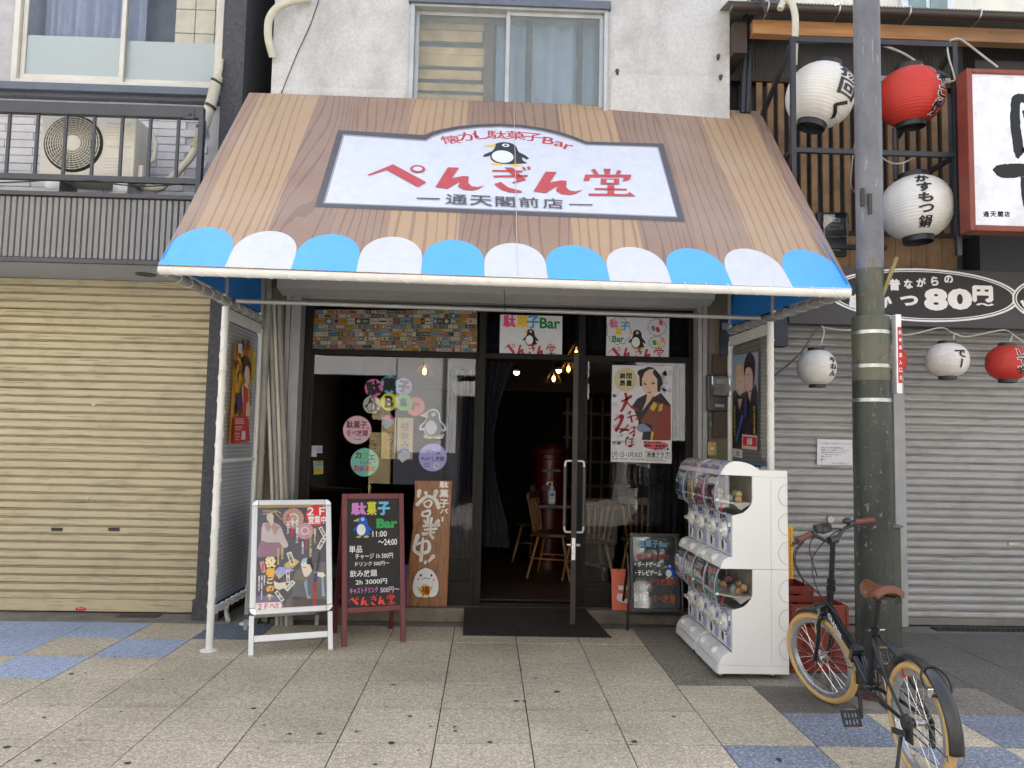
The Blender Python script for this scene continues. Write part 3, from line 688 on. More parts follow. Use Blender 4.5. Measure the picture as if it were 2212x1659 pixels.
# the shop name in its own fat display letters, drawn stroke by stroke (measured on the awning board)
def nm(x, y): return (x-1036, -(y-1170-.03*(x-1036))*1.95)
_n = [(690, 1090), (762, 1092), (716, 1160), (790, 1146), (826, 1150), (822, 1192), (846, 1213), (884, 1218), (930, 1207), (886, 1231), (846, 1240), (796, 1236), (757, 1216), (768, 1180), (690, 1228), (610, 1218)]
NAME = [[nm(*p) for p in poly] for poly in (
    [(166, 1139), (250, 1106), (335, 1070), (552, 1187), (497, 1218), (292, 1106), (180, 1143)],
    _n,
    [(978, 1106), (1176, 1111), (1173, 1122), (978, 1117)], [(986, 1143), (1208, 1139), (1206, 1152), (986, 1155)],
    [(1055, 1090), (1110, 1091), (1198, 1172), (1114, 1194), (1106, 1188), (1140, 1170)],
    [(990, 1198), (1034, 1184), (1080, 1220), (1168, 1243), (1168, 1254), (1092, 1253), (1034, 1234)],
    [(1168, 1090), (1184, 1087), (1198, 1108), (1182, 1110)], [(1202, 1086), (1222, 1083), (1227, 1105), (1211, 1107)],
    [(x+634, y+28) for x, y in _n],
    [(1618, 1105), (1642, 1100), (1668, 1132), (1640, 1134)], [(1698, 1099), (1746, 1099), (1738, 1134), (1706, 1134)], [(1776, 1134), (1788, 1108), (1816, 1114), (1802, 1134)],
    [(1580, 1137), (1876, 1137), (1876, 1152), (1866, 1170), (1822, 1182), (1832, 1154), (1614, 1154), (1606, 1176), (1568, 1178)],
    [(1680, 1163), (1800, 1163), (1800, 1201), (1680, 1201)],
    [(1724, 1206), (1768, 1206), (1768, 1258), (1724, 1258)], [(1640, 1224), (1850, 1228), (1848, 1239), (1640, 1235)], [(1602, 1259), (1846, 1263), (1868, 1250), (1906, 1278), (1602, 1273)])]
NAME_HOLE = [[nm(*p) for p in ((1718, 1172), (1764, 1173), (1764, 1191), (1718, 1190))]]
_c = nm(495, 1101); NAME_RING = (_c[0], _c[1])
def shop_name(a, c, w, col, ground, rot=0., rough=0., squash=1.):
    k = w/1740.; cr, sr = cos(rot), sin(rot)
    def T(p): x, y = p[0]*k, p[1]*k*squash; return (c[0]+x*cr-y*sr, c[1]+x*sr+y*cr)
    a.polys([[T(p) for p in q] for q in NAME], col)
    r = NAME_RING
    a.poly([T((r[0]+x, r[1]+y)) for x, y in arc(0, 0, 50, 52)], col); a.poly([T((r[0]+x, r[1]+y)) for x, y in arc(0, 0, 30, 31)], ground)
    a.polys([[T(p) for p in q] for q in NAME_HOLE], ground)
def penguin(a, c, h, dark=INK, belly=WHITE, beak=YEL, foot=YEL, outline=None, rot=0., mirror=1):
    """a small penguin that looks to the left, upright; h is its height"""
    k = h/105.; cr, sr = cos(rot), sin(rot)
    def T(pts): return [(c[0]+(x*mirror*cr+y*sr)*k, c[1]+(x*mirror*sr-y*cr)*k) for x, y in pts]
    body = curve([(-22, -22), (-20, -42), (-4, -53), (14, -50), (24, -36), (28, -14), (34, 8), (36, 30), (44, 42), (30, 46), (8, 50), (-14, 49), (-28, 38), (-32, 18), (-28, -4), (-22, -22)], 4)
    wl = [(-26, -8), (-44, 10), (-48, 22), (-40, 22), (-28, 12)]; wr = [(30, -8), (44, 8), (50, 20), (44, 26), (32, 12)]
    if outline:
        s_ = lambda P, f: [(x*f, y*f) for x, y in P]
        a.polys([T(s_(body, 1.1)), T([(-24, -14), (-50, 8), (-55, 27), (-38, 29), (-24, 16)]), T([(28, -14), (49, 4), (57, 22), (46, 33), (28, 16)]), T(arc(-12, 53, 24, 9, 14)), T(arc(24, 54, 22, 8, 14)), T([(-14, -52), (-52, -30), (-14, -20)])], outline)
    a.polys([T([(-24, 47), (-34, 55), (-26, 56), (-20, 58), (-14, 56), (-6, 56), (-8, 47)]), T([(12, 49), (6, 56), (16, 58), (22, 60), (28, 57), (36, 56), (28, 48)])], foot)
    a.polys([T(body), T(wl), T(wr)], dark)
    a.poly(T(arc(-6, 17, 23, 29, 24)), belly)
    a.polys([T([(-20, -42), (-46, -30), (-44, -27), (-20, -28)])], beak)
    a.poly(T(arc(2, -37, 8, 8, 16)), WHITE); a.poly(T(arc(2, -37, 4, 4, 12)), dark)

# ================================================================== THE AWNING
aw = thing('awning', 'wood print awning with blue and white scalloped edge and penguin signboard print', 'awning', (0.1, 6.45, 2.55))
CA, CB, CD = atY(341, 572, 4.60), atY(1842, 626, 4.77), atY(538, 200, 6.45)
cn = (CB-CA).cross(CD-CA).normalized(); CC = onplane(1641, 240, CA, cn)
cux = (CB-CA).normalized(); cuy = cn.cross(cux)
def canopy_mat():
    t = NT('printed_canopy'); uv = t.new('ShaderNodeUVMap'); uv.uv_map = 'UVMap'
    sx = t.new('ShaderNodeSeparateXYZ'); t.l.new(uv.outputs[0], sx.inputs[0]); u, v = sx.outputs[0], sx.outputs[1]
    ph = t.math('FRACT', t.math('DIVIDE', t.math('SUBTRACT', u, .10), 1.215))
    plank = t.ramp(ph, [(0., srgb(172, 143, 110)), (.378, srgb(142, 115, 98)), (.69, srgb(149, 122, 102))], 'CONSTANT')
    ink = t.ramp(ph, [(0., srgb(148, 117, 94)), (.378, srgb(122, 96, 83)), (.69, srgb(128, 102, 88))], 'CONSTANT')
    cb = t.new('ShaderNodeCombineXYZ'); idx = t.math('FLOOR', t.math('DIVIDE', t.math('SUBTRACT', u, .10), .405))
    t.l.new(t.math('MULTIPLY', u, 2.0), cb.inputs[0]); t.l.new(t.math('MULTIPLY', v, .30), cb.inputs[1]); t.l.new(t.math('MULTIPLY', idx, 3.7), cb.inputs[2])
    n = t.noise(cb.outputs[0], 1., 1., .4)
    amp = t.ramp(ph, [(0., .30), (.378, 1.), (.69, .6)], 'CONSTANT')
    saw = t.math('FRACT', t.math('ADD', t.math('MULTIPLY', n, t.math('MULTIPLY', amp, 13.)), t.math('MULTIPLY', u, 15.)))
    cb2 = t.new('ShaderNodeCombineXYZ'); t.l.new(t.math('MULTIPLY', u, 12.), cb2.inputs[0]); t.l.new(t.math('MULTIPLY', v, 1.6), cb2.inputs[1])
    wv = t.math('MULTIPLY_ADD', t.noise(cb2.outputs[0], 1., 2.), .5, -.05)
    line = t.math('LESS_THAN', saw, wv)
    c = t.mix(line, plank, ink)
    c = t.mix(t.ramp(t.noise(t.pos(), 1.4, 4.), [(.4, 0.), (.7, .14)]), c, (.5, .46, .42))
    t.set(c, .46, 0., .35); t.bump(t.noise(t.pos((1, .5, .5)), 2.6, 4.), .5, .07); return t.m
M_CAN = canopy_mat()
N1, N2 = 24, 14; vs = []; uvs = []
for j in range(N2+1):
    for i in range(N1+1):
        p = CA.lerp(CB, i/N1).lerp(CD.lerp(CC, i/N1), j/N2); vs.append(p); uvs.append((i/N1*4.3, j/N2*2.6))
m = MB(); m.add(vs, [(j*(N1+1)+i, j*(N1+1)+i+1, (j+1)*(N1+1)+i+1, (j+1)*(N1+1)+i) for j in range(N2) for i in range(N1)])
can = m.build('canopy', [M_CAN, mat('canopy_lining', srgb(104, 112, 122), .7)], aw)
ul = can.data.uv_layers.new(name='UVMap')
for lp in can.data.loops: ul.data[lp.index].uv = uvs[lp.vertex_index]
md = can.modifiers.new('solid', 'SOLIDIFY'); md.thickness = .006; md.offset = -1; md.material_offset = 1
a = Art(CA, cux, cuy, .0006, .0012)
# scallops
SKY = srgb(80, 170, 240); SCW = srgb(202, 206, 215)
Wd = (CB-CA).length; edges = [341, 482, 622, 763, 901.5, 1034, 1165, 1297.5, 1432, 1563, 1695, 1842]; tops = [490, 498, 505, 511, 518, 525, 530, 534, 537, 538, 541]
for i in range(11):
    x0 = Wd*i/11; x1 = Wd*(i+1)/11; xm = (x0+x1)/2; hT = a.l((edges[i]+edges[i+1])/2, tops[i])[1]; hs = hT*.36
    a.poly([(x0, .002), (x1, .002)]+[(xm+(x1-x0)/2*cos(pi*k/22), hs+(hT-hs)*sin(pi*k/22)**.9) for k in range(0, 23)], SKY if i % 2 == 0 else SCW, up=(i == 10))
F3 = lambda L: [(737.3+x/3, y/3) for x, y in L]
DK = srgb(74, 74, 82)
a.ppoly([(730, 281.5)]+[p for p in ((917, 292), (930, 286), (950, 280), (985, 273.5), (1030, 269), (1080, 267.5), (1125, 270), (1170, 276), (1210, 285), (1245, 297), (1267, 306))]+[(1433, 310.5), (1480, 480), (680, 447.5)], DK)
a.ppoly([(741, 290.5), (919, 303), (934, 294), (955, 287), (990, 279.5), (1035, 275), (1080, 273.5), (1125, 276), (1168, 282), (1206, 291), (1240, 302), (1266, 312.5), (1422, 317.5), (1463.5, 470.5), (698, 440)], srgb(150, 150, 158))
a.ppoly([(744, 294), (920, 306.5), (936, 297.5), (957, 290), (991, 282.5), (1036, 278), (1080, 276.5), (1124, 279), (1166, 285), (1204, 294), (1238, 305), (1265, 315), (1419.5, 320), (1461, 468), (703, 438)], srgb(206, 210, 220))
for ch, x, y, rt in (('懐', 708, 908, .3), ('か', 826, 887, .2), ('し', 912, 878, .1), ('駄', 1008, 876, .03), ('菓', 1130, 880, -.04), ('子', 1240, 891, -.14), ('B', 1342, 914, -.22), ('a', 1412, 936, -.3), ('r', 1472, 956, -.38)):
    px, py = 737.3+x/3, y/3; a.ptext(ch, px, py, 18.5 if ch not in 'Bar' else (15.5 if ch == 'B' else 11.5), None, col=RED, bold=.012, rot=rt*.75, up=False)
a.lay += 1
pc = a.l(737.3+1062/3, 996/3); k_ = a.px1(1092, 332); penguin(a, pc, 48*k_*1.0, dark=srgb(34, 36, 44), belly=srgb(222, 226, 236))
# name at its exact place on the sloping board
for q in range(1):
    TF = lambda P: a.pxl([(737.3+(x+1036)/3, (1170+.03*x-y/1.95)/3) for x, y in P])
    a.polys([TF(p) for p in NAME], srgb(184, 66, 74)); r = NAME_RING
    a.poly(TF([(r[0]+x, r[1]+y) for x, y in arc(0, 0, 49, 48)]), srgb(184, 66, 74)); a.poly(TF([(r[0]+x, r[1]+y) for x, y in arc(0, 0, 31, 27)]), srgb(206, 210, 220)); a.polys([TF(p) for p in NAME_HOLE], srgb(206, 210, 220))
for ch, x, y in (('通', 747, 1300), ('天', 905, 1307), ('閣', 1062, 1315), ('前', 1215, 1318), ('店', 1370, 1326)): a.ptext(ch, 737.3+x/3, y/3, 22, None, col=DK, bold=.012, up=False)
a.polys([a.pxl(F3(P)) for P in ([(488, 1288), (640, 1292), (640, 1300), (488, 1296)], [(1475, 1328), (1627, 1331), (1627, 1338), (1475, 1335)])], DK)
a.build('canopy_print', VINYLM, aw)
# seam and eyelets of the cover
m = MB()
for f in (.502,):
    p, q = CA.lerp(CB, f), CD.lerp(CC, f); m.beam(p+cn*.0075, q+cn*.0075, .004, .001, cn)
m.build('seam', mat('seam_shine', srgb(200, 190, 180), .4), aw)
# side valances
M_BLUE = mat('blue_tarpaulin', srgb(30, 132, 222), .5, var=.08, scale=2.5)
PF_L, PF_R, PB_L, PB_R = Vector((-1.985, 4.64, 2.543)), Vector((2.285, 4.80, 2.543)), Vector((-1.94, 6.56, 2.543)), Vector((2.085, 6.6, 2.543))
up = Vector((0, 0, 1))
for P0, P1, T in ((PF_L, PB_L, CD), (PF_R, PB_R, CC)):
    b0, b1 = P0+up*.05, P1+up*.05; t1 = Vector((P1.x*.35+T.x*.65, T.y+.05, T.z-.02)); t0 = P0+up*.07
    n = 10; vs = [b0.lerp(b1, i/n) for i in range(n+1)]+[t0.lerp(t1, i/n) for i in range(n+1)]
    m = MB(); m.add(vs, [(i, i+1, n+2+i, n+1+i) for i in range(n)]); m.build('side_valance', M_BLUE, aw, solid=.003)
# pipe frame
M_PIPE = mat('white_pipe', srgb(222, 222, 218), .35, var=.05, dirt=.15, dirtcol=srgb(150, 146, 138))
M_PIPEG = mat('galvanised_pipe', srgb(170, 172, 172), .4, .4, var=.1)
M_CORD = mat('white_cord', srgb(220, 218, 212), .7)
def pipe(name, p, q, r, mt=None, parent=None): return MB().cyl(p, q, r, 16).build(name, mt or M_PIPE, parent or aw, smooth=50)
def lashing(p, q, r, turns, parent, th=.0035, extra=.002, sag=.006, ph=0.):
    p, q = Vector(p), Vector(q); d = (q-p).normalized(); s1 = d.orthogonal().normalized(); s2 = d.cross(s1); pts = []
    N = int(turns*14)
    for i in range(N+1):
        th_ = 2*pi*turns*i/N+ph; f = i/N + .25/turns*sin(2*th_)*.35
        pts.append(p.lerp(q, min(1, max(0, f)))+(s1*cos(th_)+s2*sin(th_))*(r+extra))
    return MB().tube(pts, th, 5).build('cord', M_CORD, parent, smooth=60)
f_ = pipe('front_pipe', PF_L+Vector((-.01, 0, 0)), PF_R+Vector((.01, 0, 0)), .034); lashing(PF_L, PF_R, .034, 31, f_, .0032, .0005)
for P0, P1 in ((PF_L, PB_L), (PF_R, PB_R)):
    s_ = pipe('side_pipe', P0, P1, .031, M_PIPEG); lashing(P0, P1, .031, 11, s_, .003, .001)
    f = .55; b = P0.lerp(P1, f); tz = 2.55+1.93*f*.93; pipe('upright', b, (b.x, b.y, tz), .017, M_PIPEG)
    pipe('upright', P1+Vector((0, -.03, 0)), (P1.x, P1.y-.03, 4.36), .02, M_PIPEG)
    pipe('brace', P0.lerp(P1, .2)+up*.36, P0.lerp(P1, .85)+up*.62, .012, M_PIPEG)
pipe('cross_bar', atZ(510, 650, 2.545), atZ(1642, 687, 2.545), .018, M_PIPEG)
pipe('top_pipe', CD+Vector((0, .03, -.04)), CC+Vector((0, .03, -.04)), .022, M_PIPEG)
for f in (.25, .5, .75): pipe('rafter', PF_L.lerp(PF_R, f)+up*.02, CD.lerp(CC, f)-cn*.04, .014, M_PIPEG)
m = MB(); m.tube([atZ(1089, 626, 2.62), atZ(1090, 650, 2.60), atZ(1091, 672, 2.5)], .003, 5); m.build('loose_cord', mat('black_nylon', (.02, .02, .02)), aw)

# ------------------------------------------------------------------ netting screens on both sides
def net_mat(name, col, gap=.045, alpha=.62, lines=.014):
    t = NT(name); g = t.new('ShaderNodeNewGeometry'); sp = t.new('ShaderNodeSeparateXYZ'); t.l.new(g.outputs['Position'], sp.inputs[0])
    L1 = t.math('LESS_THAN', t.math('FRACT', t.math('DIVIDE', sp.outputs[1], .016)), .22)
    L2 = t.math('LESS_THAN', t.math('FRACT', t.math('DIVIDE', sp.outputs[2], .032)), .12)
    ln = t.math('MAXIMUM', L1, L2)
    t.set(t.mix(ln, col, tuple(min(1, c*1.7) for c in col)), .3, 0., .5)
    tr = t.new('ShaderNodeBsdfTransparent'); mx = t.new('ShaderNodeMixShader')
    t.l.new(t.math('MULTIPLY_ADD', ln, -.22, alpha), mx.inputs[0])
    t.l.new(t.b.outputs[0], mx.inputs[1]); t.l.new(tr.outputs[0], mx.inputs[2]); t.l.new(mx.outputs[0], t.out.inputs[0]); return t.m
M_NET = net_mat('netted_vinyl', srgb(164, 170, 178), alpha=.42)
M_NETR = net_mat('netted_vinyl_clear', srgb(120, 118, 108), alpha=.45)
M_HEM = mat('blue_hem', srgb(44, 104, 172), .5)
def screen(name, label, x, y0, y1, x1, ztop, zbot, mid, net, base):
    t = thing(name, label, 'screen', (x, y0, 0))
    f0, f1 = Vector((x, y0, 0)), Vector((x1, y1, 0))
    d = (f1-f0).normalized(); o = Vector((d.y, -d.x, 0))
    fp = MB().cyl(f0+up*.004, f0+up*ztop, .026, 16).build('front_post', M_PIPE, t, smooth=50)
    lashing(f0+up*.25, f0+up*(ztop-.1), .026, 13, fp, .0035)
    MB().cyl(f1+up*.004, f1+up*(ztop-.05), .024, 14).build('rear_post', M_PIPE, t, smooth=50)
    MB().beam(f0+up*(ztop-.05), f1+up*(ztop-.05), .03, .085).build('top_board', M_PIPE, t, bevel=.004)
    lb = MB().cyl(f0+up*zbot+d*.02, f1+up*zbot, .02, 12).build('bottom_rail', M_PIPE, t, smooth=50); lashing(f0+up*zbot+d*.05, f1+up*zbot, .02, 7, lb, .0035, .006)
    if mid: MB().cyl(f0+up*mid+d*.02-o*.0, f1+up*mid, .014, 12).build('mid_rail', M_PIPE, t, smooth=50)
    off = o*(-.012 if x < 0 else .012)
    p = [f0+d*.03+up*(zbot+.05)+off, f1-d*.03+up*(zbot+.05)+off, f1-d*.03+up*(ztop-.1)+off, f0+d*.03+up*(ztop-.1)+off]
    MB().quad(*p).build('netting', net, t)
    m = MB(); q = off*1.25
    m.beam(p[0]+q*.2+up*.02, p[1]+q*.2+up*.02, .003, .06); m.beam(p[1]+q*.2-d*.012, p[2]+q*.2-d*.012, .003, .05, d); m.beam(p[3]+q*.2-up*.012, p[2]+q*.2-up*.012, .003, .02)
    m.build('hem', M_HEM, t)
    m = MB(); k = 0
    z = zbot+.15
    while z < ztop-.15: m.tube([f1+up*z-d*.05+off, f1+up*(z-.012)-d*.024-o*.02, f1+up*(z-.03)+o*.0-d*.0], .0035, 4); z += .19
    m.build('cord', M_CORD, t)
    if base:
        MB().lathe([(0, 0.012), (.045, .012), (.062, .006), (.064, .0)], (x, y0, .001), n=24).build('base_plate', M_PIPE, t, smooth=40)
        MB().lathe([(0, 0.012), (.045, .012), (.062, .006), (.064, .0)], (x1, y1, .001), n=24).build('base_plate', M_PIPE, t, smooth=40)
    return t
screen('netting_screen', 'tall grey netting screen on white posts by the beige shutter', -1.975, 5.75, 6.565, -1.955, 2.51, .27, 1.36, M_NET, True)
screen('netting_screen', 'tall grey netting screen on white posts behind the capsule toy machines', 2.14, 5.76, 6.57, 2.09, 2.50, 1.36, None, M_NETR, False)
# posters on the screens
P1 = Vector((-1.95, 5.75, 0)); d1 = Vector((.02, .815, 0)).normalized()
def mp(px0, py0, s_, X_, Y_): return lambda x, y: ((X_+x/s_)/1.8228, (Y_+y/s_)/1.8228)
g = mp(0, 0, 3.456, 900, 1300)
a = Art(P1+Vector((.004, 0, 0)), d1, up)
ps = lambda L: a.pxl([g(*p) for p in L])
a.poly(ps([(88, 155), (352, 240), (268, 1522), (6, 1550)]), srgb(196, 150, 60))
rg = random.Random(2)
for k in range(46):
    x = rg.uniform(70, 320); y = rg.uniform(180, 1120); c = a.l(*g(x, y)); a.poly(arc(c[0], c[1], rg.uniform(.02, .07), rg.uniform(.015, .05), 9, rot=rg.random()*3), rg.choice([srgb(212, 160, 40), srgb(150, 70, 40), srgb(226, 190, 90), srgb(120, 40, 36), srgb(90, 60, 50)]))
a.poly(ps([(150, 760), (170, 1170), (262, 1170), (258, 900), (232, 700), (190, 720)]), srgb(214, 196, 190))
a.poly(ps([(170, 740), (168, 1170), (205, 1170), (215, 1000), (248, 960), (235, 800)]), srgb(190, 40, 34))
a.poly(ps([(182, 540), (190, 660), (222, 760), (255, 700), (252, 520), (215, 470)]), srgb(216, 188, 176))
a.poly(ps([(178, 600), (170, 400), (205, 330), (250, 380), (262, 480), (252, 540), (240, 470), (205, 490), (190, 560)]), srgb(44, 34, 32))
a.poly(ps([(192, 300), (236, 280), (246, 330), (205, 352)]), srgb(200, 90, 40))
a.poly(ps([(75, 860), (130, 850), (150, 940), (120, 1080), (78, 1150)]), srgb(54, 44, 92))
a.poly(ps([(300, 280), (338, 300), (316, 700), (284, 694)]), srgb(226, 204, 40))
a.ptext('人気の劇場', *g(312, 490), hpx=62, wpx=6, col=INK, vertical=True, bold=.03)
a.poly(ps([(40, 1172), (236, 1172), (258, 1510), (10, 1548)]), srgb(176, 32, 40))
for y, w in ((1200, 120), (1228, 118), (1256, 120), (1310, 100), (1342, 80), (1400, 60), (1440, 58), (1480, 46)): a.poly(ps([(52, y), (52+w, y+4), (52+w, y+15), (52, y+11)]), srgb(226, 196, 196))
a.poly(ps([(92, 185), (145, 190), (142, 318), (90, 305)]), srgb(206, 208, 222))
a.poly(ps([(145, 1370), (190, 1376), (186, 1490), (124, 1488)]), srgb(214, 204, 206))
tag(a.build('theatre_poster', VINYLM, None), 'red and gold theatre poster of a kimono figure on the left netting screen', 'poster', 'theatre posters around the shopfront')
d2 = Vector((-.05, .81, 0)).normalized(); g = mp(0, 0, 3.317, 2860, 1360)
a = Art(Vector((2.14, 5.76, 0))-Vector((d2.y, -d2.x, 0))*.016, -d2, up)
a.poly(ps([(90, 130), (420, 85), (405, 1360), (82, 1340)]), srgb(150, 170, 190))
a.poly(ps([(270, 110), (420, 85), (412, 600), (300, 600)]), srgb(170, 160, 190))
a.poly(ps([(84, 640), (110, 580), (190, 640), (250, 600), (330, 590), (385, 500), (412, 620), (405, 1360), (82, 1340)]), srgb(26, 24, 34))
a.poly(ps([(150, 700), (175, 840), (210, 700)]), srgb(206, 168, 160)); a.poly(ps([(285, 620), (310, 740), (330, 600)]), srgb(206, 168, 160))
a.poly(ps([(128, 500), (150, 620), (180, 660), (220, 590), (226, 430), (190, 360), (140, 400)]), srgb(214, 180, 168))
a.poly(ps(curve([(130, 520), (122, 330), (165, 245), (215, 270), (236, 380), (236, 640), (222, 500), (205, 420), (160, 410), (140, 470), (130, 520)], 3)), srgb(206, 180, 150))
a.poly(ps([(244, 400), (250, 540), (290, 620), (340, 540), (352, 380), (300, 270), (260, 300)]), srgb(212, 176, 166))
a.poly(ps(curve([(240, 420), (238, 230), (280, 110), (320, 95), (375, 180), (378, 400), (348, 580), (352, 420), (330, 300), (262, 300), (240, 420)], 3)), srgb(44, 32, 34))
for x, y in ((165, 480), (190, 490), (275, 385), (310, 378)): a.poly(ps([(x-11, y), (x, y-8), (x+12, y), (x, y+6)]), INK)
a.poly(ps([(156, 585), (180, 583), (170, 594)]), srgb(150, 80, 84)); a.poly(ps([(252, 512), (275, 510), (262, 524)]), srgb(160, 80, 84))
a.poly(ps([(210, 900), (236, 920), (150, 1260), (120, 1250)]), srgb(60, 92, 150)); a.poly(ps([(245, 720), (280, 700), (270, 960), (235, 940)]), srgb(46, 62, 104))
a.ptext('市川花太', *g(118, 990), hpx=66, wpx=7.5, col=srgb(206, 178, 60), vertical=True, bold=.03)
a.ptext('中村冬道', *g(376, 970), hpx=62, wpx=8, col=srgb(206, 178, 60), vertical=True, bold=.03)
a.poly(ps([(218, 1160), (414, 1180), (412, 1368), (212, 1346)]), srgb(216, 180, 182))
a.poly(ps([(230, 1185), (408, 1205), (406, 1326), (226, 1304)]), srgb(190, 34, 40)); a.ptext('朝日劇場', *g(316, 1256), hpx=15, wpx=27, col=WHITE, bold=.04)
a.poly(ps([(98, 1345), (222, 1365), (222, 1475), (102, 1450)]), srgb(214, 214, 214)); a.ptext('1日～26日', *g(160, 1412), hpx=11, wpx=18, col=INK, bold=.03)
tag(a.build('theatre_poster', VINYLM, None), 'poster of two figures in dark jackets on the right netting screen', 'poster', 'theatre posters around the shopfront')
# leaning poles and drain by the left pier
M_POLE = mat('grey_pvc', srgb(150, 148, 142), .5, var=.1, dirt=.4)
def atp(px, py, y): return atY(px, py, y)
dp = tag(MB().cyl(Vector((-1.905, 6.58, .2)), Vector((-1.905, 6.58, 3.2)), .03, 14).build('drainpipe', M_POLE, None, smooth=50), 'grey plastic drainpipe on the rough pier behind the left netting screen', 'drainpipe')
m = MB()
for z in (.55, 1.42, 2.5): m.lathe([(.036, -.015), (.036, .015)], (-1.905, 6.58, z), n=14)
m.build('coupling', M_POLE, dp, smooth=40)
M_TUBEW = mat('pale_tube', srgb(196, 192, 182), .45, var=.06, dirt=.3)
for i, (t0, b0, r, lb) in enumerate((((572, 655, 6.62), (600, 1338, 6.52), .016, 'leftmost pale pole of the leaning bundle beside the shopfront'), ((583, 655, 6.62), (610, 1340, 6.5), .02, 'grey second pole of the leaning bundle beside the shopfront'), ((592, 658, 6.61), (620, 1340, 6.5), .016, 'pale third pole of the leaning bundle beside the shopfront'), ((603, 660, 6.6), (629, 1338, 6.52), .022, 'rightmost thick pole of the leaning bundle beside the shopfront'))):
    b = atY(*b0); b.z = .002
    o = tag(MB().cyl(b, atY(*t0), r, 12).build('leaning_pole', [M_TUBEW, M_POLE][i % 2], None, smooth=50), lb, 'pole', 'poles leaning by the shopfront')
m = MB().tube(curve([tuple(atZ(490, 1310, .1)), tuple(atZ(489, 1322, .06)), tuple(atZ(493, 1340, .022))], 4), .02, 10)
tag(m.build('pipe_stub', M_TUBEW, None, smooth=50), 'short cream drain pipe stub at the foot of the left netting screen', 'pipe')
# ================================================================== INSIDE THE BAR
room = thing('bar_room', 'dark bar interior with wooden floor seen through the open door', 'interior', (0, 8.5, .15))
def wood_floor():
    t = NT('dark_plank_floor'); g = t.pos((1, 1, 1)); b = t.new('ShaderNodeTexBrick'); b.inputs['Scale'].default_value = 1.; b.inputs['Brick Width'].default_value = .9; b.inputs['Row Height'].default_value = .1; b.inputs['Mortar Size'].default_value = .0015
    b.inputs['Color1'].default_value = (*srgb(74, 60, 52), 1); b.inputs['Color2'].default_value = (*srgb(58, 47, 41), 1); b.inputs['Mortar'].default_value = (.006, .005, .004, 1); t.l.new(g, b.inputs[0])
    c = t.mix(t.ramp(t.noise(t.pos((2, 30, 1)), 2., 4.), [(.3, .75), (.7, 1.1)]), (0, 0, 0), b.outputs[0]); t.set(c, .38, 0., .4); return t.m
MB().box(-1.775, 1.925, 6.96, 10.75, .10, .152).build('floor', wood_floor(), room)
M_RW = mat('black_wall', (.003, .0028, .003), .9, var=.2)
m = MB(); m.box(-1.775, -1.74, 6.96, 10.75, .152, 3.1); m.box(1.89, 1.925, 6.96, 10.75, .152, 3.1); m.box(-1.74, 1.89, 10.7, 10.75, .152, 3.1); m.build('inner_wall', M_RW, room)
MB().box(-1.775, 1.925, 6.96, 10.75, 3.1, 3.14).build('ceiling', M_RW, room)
m = MB(); m.box(-.6, 1.6, 9.9, 10.0, 2.25, 2.7); m.box(-.8, 1.7, 9.86, 9.9, 2.2, 2.25); m.build('back_beam', mat('brown_panel', srgb(48, 38, 30), .7), room)
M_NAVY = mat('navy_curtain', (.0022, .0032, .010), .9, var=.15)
def curtain(name, label, x0, x1, y, z0, z1, f=26., amp=.022, tie=None):
    n = 44; vs = []
    for j in range(9):
        z = z1+(z0-z1)*j/8
        for k in range(n+1):
            s_ = k/n; x = x0+(x1-x0)*s_
            if tie: w = 1-tie*sin(pi*min(1, j/8*1.1)/1.)*.9; x = x0+(x-x0)*max(.25, w)
            vs.append((x, y+amp*sin(s_*f+j*.15), z))
    m = MB(); m.add(vs, [(j*(n+1)+k, j*(n+1)+k+1, (j+1)*(n+1)+k+1, (j+1)*(n+1)+k) for j in range(8) for k in range(n)])
    return tag(m.build(name, M_NAVY, None, smooth=70), label, 'curtain', 'navy curtains inside the bar')
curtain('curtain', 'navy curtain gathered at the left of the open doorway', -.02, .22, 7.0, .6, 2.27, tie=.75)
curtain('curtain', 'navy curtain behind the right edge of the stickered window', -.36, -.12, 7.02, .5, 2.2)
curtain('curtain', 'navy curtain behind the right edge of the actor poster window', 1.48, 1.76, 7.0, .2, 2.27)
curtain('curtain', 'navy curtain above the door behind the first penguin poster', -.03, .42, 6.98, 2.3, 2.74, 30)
curtain('curtain', 'navy curtain above the window behind the second penguin poster', .88, 1.78, 6.98, 2.3, 2.74, 60)
